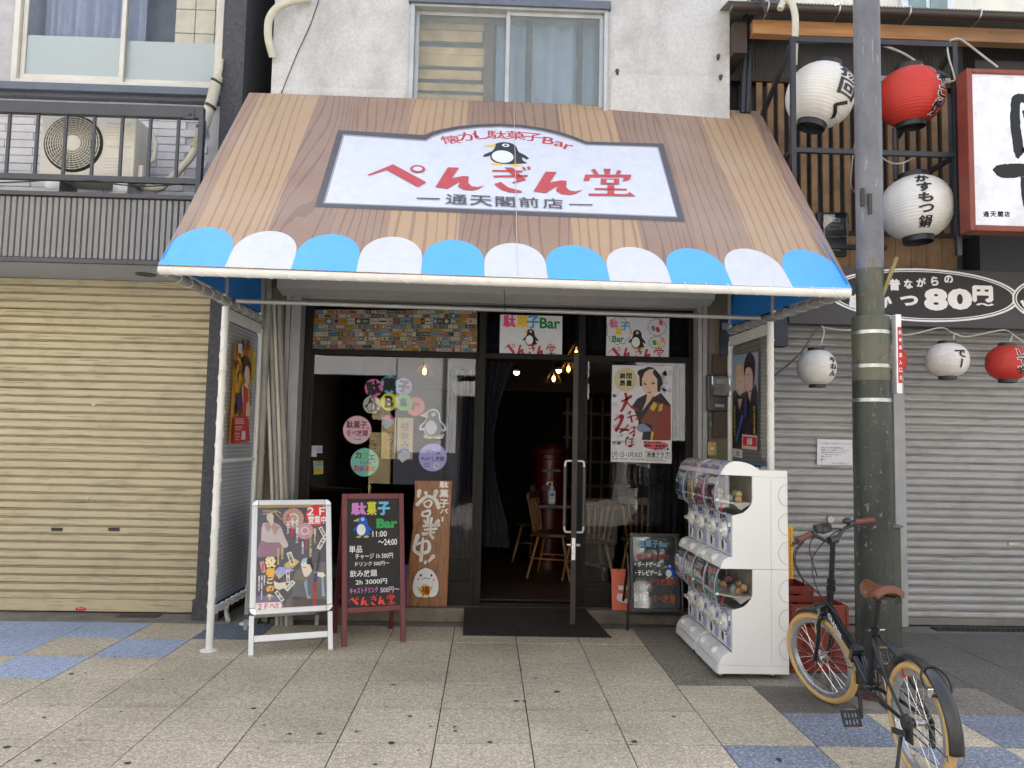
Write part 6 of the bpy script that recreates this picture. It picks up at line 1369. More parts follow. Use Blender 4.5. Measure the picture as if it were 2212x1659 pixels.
# ---- aluminium poster stand
FL, FR = atZ(536, 1420.5), atZ(719.5, 1406); d, n, W, ln, L, fn, bl, bn = easel(FL, FR, .82, 1.065, .38)
st = thing('poster_stand', 'aluminium snap frame poster stand advertising the second floor theatre shop', 'signboard', tuple((FL+FR)/2))
M_ALF = mat('brushed_aluminium', srgb(206, 208, 210), .35, .2, var=.02)
M_CHR = mat('chrome_corner', (.55, .55, .56), .15, 1.)
def fp(u, v, o=0.): return FL+d*u+ln*v+fn*o
def fbar(u0, u1, v0, v1, o0, o1): return ((u0+u1)/2, (v0+v1)/2, (o0+o1)/2, (u1-u0)/2, (v1-v0)/2, (o1-o0)/2)
def addf(m, u0, u1, v0, v1, o0, o1): return m.obox(fp((u0+u1)/2, (v0+v1)/2, (o0+o1)/2), d, ln, fn, (u1-u0)/2, (v1-v0)/2, (o1-o0)/2)
V0, E = .285, .0
for u in (.0, W-.034): m = MB(); addf(m, u, u+.034, 0, V0-.001, -.03, 0); m.build('leg', M_ALF, st, bevel=.003)
for u in (.0, W-.034): m = MB(); addf(m, u, u+.034, 0.0, .014, -.031, .001); m.build('leg_cap', mat('cap_grey', srgb(160, 160, 160), .5), st)
m = MB(); addf(m, .035, W-.035, .10, .145, -.026, -.004); m.build('lower_bar', M_ALF, st, bevel=.003)
m = MB(); t_ = .042
for u0, u1, v0, v1 in ((-E+.045, W+E-.045, V0, V0+t_), (-E+.045, W+E-.045, L-t_, L), (-E, -E+t_, V0+.045, L-.045), (W+E-t_, W+E, V0+.045, L-.045)): addf(m, u0, u1, v0, v1, -.02, .012)
m.build('snap_frame', M_ALF, st, bevel=.006)
for cu, cv, a0 in ((-E+.045, V0+.045, pi), (W+E-.045, V0+.045, 1.5*pi), (W+E-.045, L-.045, 0), (-E+.045, L-.045, .5*pi)):
    m = MB(); P = [(cu+.046*cos(a0+pi/2*k/8), cv+.046*sin(a0+pi/2*k/8)) for k in range(9)]+[(cu, cv)]
    m.prism(P, FL-fn*.021, d, ln, fn*.0335); m.build('frame_corner', M_CHR, st, bevel=.002)
m = MB(); addf(m, .02, W-.02, V0+.02, L-.02, -.016, -.006); m.build('backing', mat('backing_grey', srgb(120, 120, 120), .6), st)
BL_, BR_ = FL-n*.82, FR-n*.82
for b in (BL_, BR_-d*.03): m = MB(); Lb = (b+d*.015-(fp(.0, L-.04)-fp(.0, 0)+b)).length; m.obox(b+d*.015+bl*(L*.49), d, bl, bn, .015, L*.49, .011); m.build('rear_leg', M_ALF, st, bevel=.003)
m = MB(); m.obox(BL_+d*(W/2)+bl*.13, d, bl, bn, W/2-.031, .018, .009); m.build('rear_bar', M_ALF, st, bevel=.003)
m = MB()
for b, s_ in ((BL_, 1), (BR_-d*.03, 1)): m.obox(b+d*.015+bl*.13-bn*.0135, d, bl, bn, .022, .022, .002)
m.build('corner_bracket', M_STEEL, st, kind='stuff')
m = MB(); m.beam(fp(W-.002, .5, -.02), BR_+bl*.5-d*.0, .016, .003); m.build('stay', M_STEEL, st)
a = Art(fp(0, 0, -.005), d, ln); g = mp(0, 0, 2.37, 900, 1900); ps = lambda L_: a.pxl([g(*p) for p in L_])
a.poly(ps([(236, 200), (930, 198), (938, 1170), (234, 1212)]), srgb(196, 158, 66))
a.poly(ps([(264, 234), (906, 232), (914, 1140), (250, 1182)]), srgb(36, 28, 62))
a.poly(ps([(264, 234), (400, 234), (390, 700), (255, 720)]), srgb(52, 40, 78))
a.poly(ps([(252, 1060), (500, 1050), (520, 1160), (250, 1182)]), srgb(120, 104, 150))
q = ps([(603, 350)])[0]; k = a.px1(*g(603, 350))/(2.37*1.8228)
for (x, y), r, c1, c2 in (((603, 335), 95, srgb(190, 140, 120), srgb(222, 190, 170)), ((712, 452), 76, srgb(206, 140, 160), srgb(226, 206, 210))):
    q = a.l(*g(x, y)); a.poly(arc(q[0], q[1], r*k, r*k*1.02, 30), c1)
    for i in range(16): a.poly(stroke([q, (q[0]+r*k*cos(i*pi/8), q[1]+r*k*sin(i*pi/8))], [.001, .0035]), c2, up=False)
    a.lay += 1; a.poly(arc(q[0], q[1], r*k*.5, r*k*.5, 22), WHITE); a.poly(arc(q[0], q[1], r*k*.36, r*k*.36, 22), c1)
# a lady in a pale robe and a crouching man in a grey robe, drawn plainly
a.poly(ps(curve([(320, 380), (380, 372), (440, 380), (490, 420), (520, 500), (556, 585), (520, 612), (440, 600), (440, 690), (300, 690), (268, 640), (300, 560), (306, 440), (320, 380)], 3)), srgb(214, 200, 204))
a.poly(ps([(268, 640), (300, 540), (360, 560), (470, 560), (520, 610), (480, 690), (266, 700)]), srgb(156, 104, 134))
a.poly(ps([(330, 390), (372, 372), (430, 378), (480, 420), (430, 500), (400, 420), (370, 470)]), srgb(190, 150, 146))
a.poly(ps([(368, 330), (372, 360), (400, 410), (420, 372), (416, 330)]), srgb(222, 214, 206))
a.poly(ps(curve([(358, 300), (356, 345), (380, 366), (412, 350), (420, 310), (400, 280), (370, 282), (358, 300)], 3)), srgb(222, 214, 206))
a.poly(ps(curve([(362, 300), (372, 268), (410, 256), (450, 280), (462, 320), (440, 350), (424, 318), (404, 290), (376, 296), (362, 300)], 3)), srgb(24, 22, 28))
for P in ([(320, 296), (420, 282)], [(318, 266), (440, 270)], [(420, 264), (492, 346)], [(440, 262), (490, 290)]): a.poly(ps(stroke(P, 7)), srgb(226, 196, 80), up=False)
a.lay += 1
a.poly(ps([(600, 880), (640, 810), (760, 760), (900, 740), (912, 1060), (914, 1138), (520, 1164), (540, 1100), (600, 1040)]), srgb(78, 80, 88))
a.poly(ps([(520, 1164), (560, 1110), (700, 1070), (860, 1080), (914, 1130), (914, 1140)]), srgb(102, 86, 74))
a.poly(ps([(640, 830), (700, 800), (760, 880), (700, 920), (600, 900)]), srgb(116, 102, 84))
a.poly(ps([(700, 940), (730, 900), (740, 1040), (770, 1080), (735, 1090)]), srgb(140, 170, 190)); a.poly(ps([(866, 900), (880, 880), (895, 1060), (870, 1066)]), srgb(140, 170, 190))
a.poly(ps(curve([(672, 760), (690, 720), (740, 705), (775, 750), (778, 820), (745, 870), (710, 880), (690, 840), (672, 760)], 3)), srgb(224, 210, 194))
a.poly(ps([(668, 770), (690, 715), (735, 704), (730, 740), (690, 752)]), srgb(140, 186, 210)); a.poly(ps([(735, 704), (772, 720), (795, 800), (780, 830), (760, 770), (725, 760)]), srgb(26, 26, 32))
a.poly(ps(stroke([(690, 790), (722, 800)], 6)), INK); a.poly(ps([(800, 836), (880, 840), (905, 870), (870, 890), (806, 868)]), srgb(224, 210, 194))
a.poly(ps(stroke([(852, 660), (822, 830)], 20)), srgb(40, 44, 40)); a.poly(ps(stroke([(806, 930), (800, 1150)], 26)), srgb(176, 40, 44)); a.poly(ps(stroke([(818, 840), (806, 930)], 24)), srgb(60, 50, 110))
a.poly(ps([(420, 920), (440, 930), (470, 940), (530, 930), (540, 980), (470, 1005), (425, 985)]), srgb(224, 210, 194))
a.poly(ps([(510, 775), (600, 705), (662, 740), (600, 800), (540, 790)]), srgb(206, 176, 96)); a.poly(ps([(420, 840), (470, 790), (560, 790), (612, 820), (520, 860), (470, 905)]), srgb(160, 166, 214))
for x, y in ((470, 815), (505, 800), (535, 810)): a.ptext('*', *g(x, y), hpx=5, col=srgb(90, 70, 170), bold=.05, up=False)
a.poly(ps([(455, 860), (490, 850), (480, 895), (465, 902)]), srgb(214, 180, 80))
q = a.l(*g(820, 308)); a.poly(arc(q[0], q[1], 100*k, 100*k, 36), srgb(206, 40, 44)); a.ptext('２Ｆ', *g(815, 272), hpx=17, wpx=38, col=WHITE, bold=.03); a.ptext('営業中', *g(826, 352), hpx=17, wpx=37, col=WHITE, bold=.03)
GD = srgb(230, 214, 150)
def vt(s_, x, y, h, w=None, c=WHITE): a.ptext(s_, *g(x, y), hpx=h/4.32, wpx=w/4.32 if w else None, col=c, vertical=True, bold=.035, up=False)
for i, (ch_, y) in enumerate((('役', 745), ('者', 842), ('ご', 920), ('の', 995), ('み', 1075))): a.ptext(ch_, *g(390-i*1.5, y), hpx=[21, 20, 13, 14, 14][i], wpx=[21, 19, 14, 16, 16][i], col=srgb(232, 176, 66) if i % 2 else srgb(240, 220, 170), bold=.06, up=False)
vt('舞台に舞踊ショーに', 637, 460, 215, 24); vt('小道具で', 594, 375, 90, 24); vt('最高の', 592, 470, 80, 24, srgb(220, 50, 60)); vt('演出', 555, 330, 60, 24, srgb(220, 50, 60)); vt('を魅せたい', 554, 425, 118, 24)
vt('役者さんへ', 803, 500, 140, 24, GD); vt('オリジナリティ溢れる', 762, 575, 240, 22, GD); vt('プレゼント', 722, 565, 150, 24, srgb(220, 50, 60)); vt('を送りたい', 690, 612, 116, 22)
vt('そんなあなたの', 500, 640, 160, 20, GD); vt('お力になります', 462, 695, 160, 20, GD); vt('舞台衣装から', 333, 915, 90, 14); vt('小道具・お化粧品・お名前入れ', 308, 980, 230, 14); vt('結婚品まで承ります', 283, 945, 145, 14)
a.lay += 1
for (x, y, w, h, r, s_) in ((580, 712, 44, 118, .32, '化粧品'), (553, 880, 30, 108, .03, '履物・足袋'), (570, 966, 40, 100, -.75, 'かつら'), (473, 1064, 32, 104, .62, '鳴り物'), (862, 575, 40, 110, -.5, '髪飾り'), (880, 478, 34, 130, .45, '舞台衣装・帯')):
    q = a.l(*g(x, y)); c_, s2 = cos(r), sin(r); a.poly([(q[0]+(u*c_-v*s2)*k, q[1]+(u*s2+v*c_)*k) for u, v in ((-w/2, -h/2), (w/2, -h/2), (w/2, h/2), (-w/2, h/2))], srgb(220, 218, 206)); a.text(s_, q, h*.8*k, w*.6*k, col=INK, vertical=True, bold=.03, rot=r)
a.poly(ps([(288, 746), (328, 736), (346, 840), (308, 848)]), srgb(200, 150, 150)); a.ptext('大衆演劇', *g(317, 792), hpx=19, wpx=5, col=srgb(150, 40, 50), vertical=True, bold=.02)
a.poly(ps([(250, 1128), (484, 1118), (497, 1150), (484, 1182), (248, 1196)]), srgb(222, 220, 216)); a.ptext('２Ｆへ!!', *g(368, 1158), hpx=13, wpx=44, col=srgb(206, 60, 60), bold=.03, slope=.03)
a.build('poster_print', VINYLM, st)
m = MB(); p = [fp(u, v, .0035) for u, v in ((.03, V0+.04), (W-.03, V0+.04), (W-.03, L-.04), (.03, L-.04))]; m.quad(*p); m.build('clear_sheet', glass_mat('clear_film', (.97, .97, .97), .9), st)
# ---- chalkboard
FL, FR = atZ(738, 1397.6), atZ(877, 1386.5); d, n, W, ln, L, fn, bl, bn = easel(FL, FR, .45, 1.118, .21)
cb_ = thing('chalkboard_sign', 'red brown wooden easel blackboard with a hand painted price menu and blue penguin', 'signboard', tuple((FL+FR)/2))
M_RW2 = mat('red_brown_wood', srgb(98, 34, 38), .45, var=.18, scale=16, dirt=.1)
m = MB()
for u in (0, W-.04): addf(m, u, u+.04, 0, L, -.024, 0)
m.build('upright', M_RW2, cb_, bevel=.004)
m = MB(); addf(m, .0405, W-.0405, L-.045, L, -.022, -.001); addf(m, .0405, W-.0405, .235, .278, -.022, -.001); m.build('rail', M_RW2, cb_, bevel=.004)
m = MB(); addf(m, .041, W-.041, .279, L-.046, -.016, -.008); m.build('board', mat('blackboard_face', (.009, .0095, .010), .45, var=.15, spec=.3), cb_)
BL_, BR_ = FL-n*.45, FR-n*.45
for b in (BL_, BR_-d*.036): MB().obox(b+d*.018+bl*(L*.49), d, bl, bn, .018, L*.49, .011).build('rear_leg', M_RW2, cb_, bevel=.004)
MB().obox(BL_+d*(W/2)+bl*.30, d, bl, bn, W/2-.037, .02, .009).build('rear_rail', M_RW2, cb_, bevel=.004)
MB().obox(BL_+d*(W/2)+bl*(L*.66), d, bl, bn, W/2-.037, .34, .004).build('rear_board', mat('blackboard_face', (.02, .02, .02)), cb_)
a = Art(fp(0, 0, -.0075), d, ln)
def ct(s_, x0, x1, y0, y1, c=WHITE, b=.015, up_=False, sl=0.): a.ptext(s_, *g((x0+x1)/2, (y0+y1)/2), hpx=(y1-y0)/4.32, wpx=(x1-x0)/4.32, col=c, bold=b, up=up_, slope=sl)
ct('駄', 1148, 1283, 190, 300, srgb(196, 130, 190), .04); ct('菓', 1292, 1380, 178, 302, srgb(196, 196, 60), .04); ct('子', 1392, 1504, 182, 300, srgb(110, 186, 226), .04)
ct('Bar', 1378, 1580, 335, 425, srgb(60, 160, 90), .05)
a.lay += 1; q = a.l(*g(1248, 410)); k = a.px1(*g(1248, 410))/4.32; penguin(a, q, 190*k, dark=srgb(36, 90, 180), belly=srgb(222, 222, 222), beak=srgb(206, 196, 60), foot=srgb(196, 180, 60))
ct('11:00', 1340, 1478, 452, 506); ct('〜24:00', 1392, 1575, 526, 584); ct('単品', 1124, 1248, 588, 656); ct('チャージ 1h 500円', 1178, 1540, 660, 712); ct('ドリンク 500円〜', 1178, 1505, 735, 778); ct('飲み放題', 1128, 1390, 815, 880); ct('2h 3000円', 1180, 1484, 900, 950)
ct('キャストドリンク', 1126, 1398, 978, 1036, srgb(206, 130, 196), .02); ct('500円〜', 1412, 1596, 972, 1026, srgb(222, 200, 220)); a.lay += 1
shop_name(a, a.l(*g(1338, 1102)), 448*k, srgb(222, 74, 66), (.009, .0095, .010), rot=.01, squash=1.05)
a.build('chalk_lettering', CHALKM, cb_)
# ---- wooden open board
wp0 = Vector((0, 6.735, .122)); wl_ = Vector((0, .085, 1.13)).normalized(); wn_ = Vector((1, 0, 0)).cross(wl_)
a = Art(wp0, XA, wl_, lift=.001)
oz = [(1738, -18), (1736, 60), (1740, 120), (1722, 220), (1718, 320), (1722, 420), (1706, 520), (1700, 600), (1688, 700), (1672, 800), (1664, 880), (1658, 960), (1662, 1030), (1652, 1156)]
outl = [a.l(*g(*p)) for p in oz]+[a.l(*g(*p)) for p in ((2036, 1160), (2046, 960), (2056, 760), (2060, 560), (2072, 300), (2083, 60), (2088, -18))]
outl = [(u, max(.001, v)) for u, v in outl]
def board_mat():
    t = NT('live_edge_cedar'); kn = t.new('ShaderNodeTexVoronoi'); kn.inputs['Scale'].default_value = 5.5; mp_ = t.pos((1.3, 1, .8)); t.l.new(mp_, kn.inputs['Vector'])
    ks = t.ramp(kn.outputs['Distance'], [(.02, 1.), (.18, 0.)]); w = t.math('FRACT', t.math('MULTIPLY', t.math('ADD', t.noise(t.pos((3.2, 1, .35)), 2.4, 3.), t.math('MULTIPLY', ks, .35)), 13.))
    c = t.ramp(w, [(0., srgb(104, 64, 34)), (.5, srgb(146, 96, 54)), (.85, srgb(130, 82, 45)), (1., srgb(106, 66, 36))]); c = t.mix(t.math('MULTIPLY', ks, .55), c, srgb(74, 40, 22)); t.set(c, .4, 0., .45); return t.m
wb = thing('wooden_board', 'live edge cedar plank with white brush characters leaning on the shop window', 'signboard', (outl[0][0], 6.735, .122))
MB().prism(outl, wp0, XA, wl_, -wn_*.032).build('plank', board_mat(), wb, bevel=.004)
def wt(s_, x0, x1, y0, y1, b=.03, rot=0., sl=0.): a.ptext(s_, *g((x0+x1)/2, (y0+y1)/2), hpx=(y1-y0)/4.32, wpx=(x1-x0)/4.32, col=srgb(222, 220, 214), bold=b, rot=rot, up=False, slope=sl)
for ch_, y0, y1 in (('駄', -10, 48), ('菓', 66, 138), ('子', 158, 232), ('バ', 244, 290), ('ー', 316, 366)): wt(ch_, 1970 if ch_ != 'ー' else 1988, 2052 if ch_ != 'ー' else 2006, y0, y1, .035)
# the three large brush characters, stroke by stroke
for P, w_ in (([(1780, 82), (1772, 130)], [42, 26]), ([(1842, 96), (1846, 128)], [34, 22]), ([(1935, 88), (1915, 150)], [46, 24]), ([(1762, 205), (1850, 130), (1930, 160), (1960, 230)], [36, 26, 34, 40]), ([(1820, 190), (1870, 165), (1895, 190), (1868, 230), (1830, 215), (1826, 190)], [14, 16, 22, 16, 18, 14]), ([(1815, 275), (1808, 310), (1870, 308), (1875, 262), (1815, 276)], [22, 18, 22, 24, 20]),
             ([(1860, 330), (1862, 395)], [26, 22]), ([(1895, 335), (1884, 400)], [28, 20]), ([(1828, 355), (1848, 390)], [24, 18]), ([(1955, 360), (1915, 405)], [38, 22]), ([(1818, 405), (1960, 395)], [22, 34]), ([(1830, 440), (1940, 432)], [18, 24]), ([(1886, 405), (1882, 495)], [18, 22]), ([(1848, 470), (1920, 465)], [14, 20]), ([(1845, 478), (1815, 478)], [30, 34]), ([(1880, 480), (1905, 515)], [18, 30]),
             ([(1765, 500), (1730, 620), (1775, 665)], [44, 26, 34]), ([(1750, 580), (1850, 545), (1875, 600), (1850, 650), (1770, 655)], [22, 24, 34, 34, 26]), ([(1815, 520), (1795, 725)], [22, 36]), ([(1910, 690), (1868, 735)], [40, 20]), ([(1838, 740), (1834, 750)], [28, 26])):
    cp = curve(P, 5); ww = [w_[min(len(w_)-1, i//5)]+(w_[min(len(w_)-1, i//5+1)]-w_[min(len(w_)-1, i//5)])*(i % 5)/5 for i in range(len(cp))]
    a.poly(ps(stroke(cp, ww)), srgb(222, 220, 214), up=False)
    for e in (0, -1): a.poly(ps([(cp[e][0]+ww[e]/2*cos(t), cp[e][1]+ww[e]/2*sin(t)) for t in [i*pi/6 for i in range(12)]]), srgb(222, 220, 214), up=False)
a.lay += 1
a.poly(ps(curve([(1840, 788), (1760, 830), (1718, 930), (1716, 1010), (1750, 1068), (1840, 1078), (1930, 1064), (1964, 1000), (1956, 900), (1910, 820), (1840, 788)], 4)), INK); a.poly(ps(curve([(1840, 793), (1764, 834), (1723, 930), (1721, 1008), (1753, 1063), (1840, 1073), (1926, 1060), (1959, 998), (1951, 902), (1906, 824), (1840, 793)], 4)), srgb(222, 222, 222))
for x in (1794, 1893): a.poly(ps([(x+10*cos(t*pi/6), 866+13*sin(t*pi/6)) for t in range(12)]), INK)
a.poly(ps(stroke(curve([(1800, 895), (1822, 900), (1842, 886), (1862, 900), (1884, 892)], 4), 6)), INK)
for x, y in ((1770, 902), (1915, 908)): a.poly(ps([(x+13*cos(t*pi/6), y+13*sin(t*pi/6)) for t in range(12)]), srgb(226, 150, 160))
q = a.l(*g(1836, 1004)); k = a.px1(*g(1836, 1004))/4.32; a.poly(arc(q[0], q[1], 56*k, 56*k, 28), srgb(224, 178, 56)); a.text('福', q, 74*k, None, col=srgb(120, 44, 30), bold=.03)
for P in ([(1765, 968), (1778, 1000), (1805, 1008)], [(1902, 968), (1882, 996), (1868, 1002)], [(1790, 1074), (1814, 1062), (1822, 1040)], [(1880, 1072), (1862, 1060), (1856, 1040)]): a.poly(ps(stroke(curve(P, 4), 6)), INK, up=False)
a.build('brush_lettering', CHALKM, wb)
# ---- black writing board by the machines
nb = thing('writing_board', 'black framed marker board on a folding stand beside the capsule machines', 'signboard', (1.43, 6.5, 0))
g7 = lambda x, y: ((1900+x*.3617)/1.8228, (1750+y*.3617)/1.8228)
n0 = Vector((0, 6.47, .16)); nl = Vector((0, .075, .65)).normalized(); nn_ = XA.cross(nl)
a = Art(n0, XA, nl)
def nbx(m, u0, u1, v0, v1, o0, o1): return m.obox(n0+XA*((u0+u1)/2)+nl*((v0+v1)/2)+nn_*((o0+o1)/2), XA, nl, nn_, (u1-u0)/2, (v1-v0)/2, (o1-o0)/2)
U0, U1, VB, VT = a.l(1362, 1317)[0], a.l(1470.5, 1323)[0], 0., a.l(1365, 1151)[1]
m = MB(); nbx(m, U0, U1, VB, VB+.03, -.02, .006); nbx(m, U0, U1, VT-.03, VT, -.02, .006); nbx(m, U0, U0+.028, VB+.0305, VT-.0305, -.02, .006); nbx(m, U1-.028, U1, VB+.0305, VT-.0305, -.02, .006); m.build('frame', mat('black_plastic_frame', srgb(46, 47, 48), .4), nb, bevel=.004)
m = MB(); nbx(m, U0+.0285, U1-.0285, VB+.031, VT-.031, -.014, -.004); m.build('panel', mat('glossy_black_panel', srgb(52, 58, 58), .06, 0., spec=1.), nb)
a.o = a.o-nn_*.0035
YL = srgb(120, 116, 40)
star = [g7(1870+200*(1 if i % 2 else .82)*cos(2*pi*i/22), 1088+72*(1 if i % 2 else .72)*sin(2*pi*i/22)) for i in range(22)]; a.ppoly(star, YL); a.ppoly([(px*.975+.025*g7(1870, 1088)[0], py*.955+.045*g7(1870, 1088)[1]) for px, py in star], srgb(52, 58, 58))
def nt(s_, x0, x1, y0, y1, c, b=.015): a.ptext(s_, *g7((x0+x1)/2, (y0+y1)/2), hpx=(y1-y0)*.1984, wpx=(x1-x0)*.1984, col=c, bold=b, up=False)
nt('駄菓子Bar', 1690, 2030, 1040, 1120, srgb(120, 170, 196), .02); nt('新世界初!!!', 1675, 2035, 1185, 1255, srgb(160, 60, 66)); nt('・ボードゲーム', 1655, 1940, 1275, 1335, WHITE, .025); nt('・テレビゲーム', 1655, 1955, 1365, 1430, WHITE, .025); nt('やり放題!!', 1800, 2100, 1460, 1530, srgb(170, 70, 66)); nt('そして…', 1650, 1840, 1530, 1600, srgb(170, 190, 180), .02)
h2 = lambda x, y: (737.3+x/3, 1106+y/3)
a.ptext('駄菓子', *h2(1945, 556), hpx=18, wpx=33, col=WHITE, bold=.02, up=False); a.ptext('食べ放題', *h2(2090, 562), hpx=17, wpx=52, col=srgb(170, 90, 60), bold=.015, up=False)
a.lay += 1; q = a.l(*g7(2035, 1380)); penguin(a, q, 150*.1984*a.px1(1445, 1235), dark=srgb(36, 80, 170), belly=srgb(220, 220, 222), beak=srgb(190, 180, 50), foot=srgb(190, 180, 50))
a.build('marker_lettering', CHALKM, nb)
M_BT = mat('black_tube', srgb(28, 28, 30), .35)
ml, mr = atZ(1355, 1362), atZ(1476, 1366)
for p, u in ((ml, U0-.012), (mr, U1+.012)):
    m = MB(); m.tube([p, Vector((u, n0.y-.0, .40)), Vector((u, n0.y+.1, .62))], .011, 8); m.build('leg', M_BT, nb, smooth=50)
    m = MB(); m.tube([Vector((p.x, p.y+.32, 0)), Vector((u, n0.y+.1, .5))], .011, 8); m.build('rear_leg', M_BT, nb, smooth=50)
m = MB(); m.tube([ml+up*.05, mr+up*.05], .009, 8); m.tube([ml+Vector((0, .1, .12)), mr+Vector((0, .1, .12))], .008, 8); m.build('stretcher', M_BT, nb, smooth=50)
# ---- orange panel behind it
op0 = Vector((0, 6.70, .121)); ol = Vector((0, .07, .36)).normalized(); on_ = XA.cross(ol); a = Art(op0, XA, ol)
u0, u1, vt_ = a.l(1322, 1300)[0], a.l(1400, 1300)[0], a.l(1335, 1229)[1]
og = thing('orange_panel', 'faded orange panel with a white kana leaning behind the marker board', 'signboard', (u0, 6.7, .121))
m = MB(); m.obox(op0+XA*((u0+u1)/2)+ol*(vt_/2)-on_*.004, XA, ol, on_, (u1-u0)/2, vt_/2, .004); m.build('panel', mat('faded_orange', srgb(206, 96, 66), .5, dirt=.2, dirtcol=srgb(150, 90, 70)), og)
a.ptext('こ', 1358, 1284, hpx=38, wpx=54, col=srgb(222, 220, 220), bold=.06); a.pdisc(1336, 1232, 1.6, INK); a.build('lettering', INKM, og)
# purple packet peeping out between the easel and the plank
p = atY(876, 1270, 6.72); tag(MB().box(p.x-.05, p.x+.012, 6.71, 6.73, .122, .48).build('purple_banner', mat('purple_print', srgb(84, 50, 120), .5), None), 'narrow purple sign edge showing between the easel and the cedar plank', 'signboard')

# ================================================================== CAPSULE TOY MACHINES
M_SHELL = mat('white_abs', srgb(226, 226, 224), .28, var=.008, scale=3)
M_DOME = glass_mat('smoky_clear_dome', (.80, .82, .86), .32, .03)
def prf(x, y): return (2.05-(1010-x)*.001036, .035+(1512-y)*.001036)
BX = 2.05
def P_(L_): return [prf(*p) for p in L_]
dome = [(560, 245), (545, 275), (533, 320), (528, 370), (531, 420), (545, 462), (566, 486), (600, 496), (640, 500)]
arcT = [(825, 205), (800, 190), (770, 172), (735, 159), (695, 151), (655, 150), (625, 158), (598, 178), (576, 208), (560, 240)]
lip0 = [(640, 770), (615, 772), (592, 785), (573, 806), (560, 842)]
lip1 = [(640, 1378), (612, 1382), (588, 1396), (566, 1420), (551, 1452)]
side_up = [(1010, 848), (1003, 205)]+arcT+[(772, 246), (772, 400), (764, 430), (742, 460), (712, 484), (680, 494), (640, 503)]+lip0+[(560, 846)]
side_lo = [(1010, 1512), (1010, 849), (772, 849), (772, 1005), (764, 1035), (742, 1065), (712, 1089), (680, 1099), (640, 1108)]+lip1+[(545, 1512)]
rgm = random.Random(6)
CARDP = [[srgb(60, 100, 170), srgb(226, 222, 210), srgb(90, 160, 200)], [srgb(196, 170, 60), srgb(230, 226, 210), srgb(70, 110, 90)], [srgb(206, 70, 130), srgb(236, 214, 220), srgb(120, 60, 130)], [srgb(66, 50, 60), srgb(226, 170, 180), srgb(230, 224, 214)], [srgb(140, 160, 200), srgb(220, 214, 224), srgb(80, 90, 130)], [srgb(80, 180, 190), srgb(240, 226, 160), srgb(220, 110, 90)], [srgb(120, 70, 50), srgb(226, 190, 150), srgb(60, 44, 50)], [srgb(90, 190, 170), srgb(236, 236, 226), srgb(226, 120, 150)]]
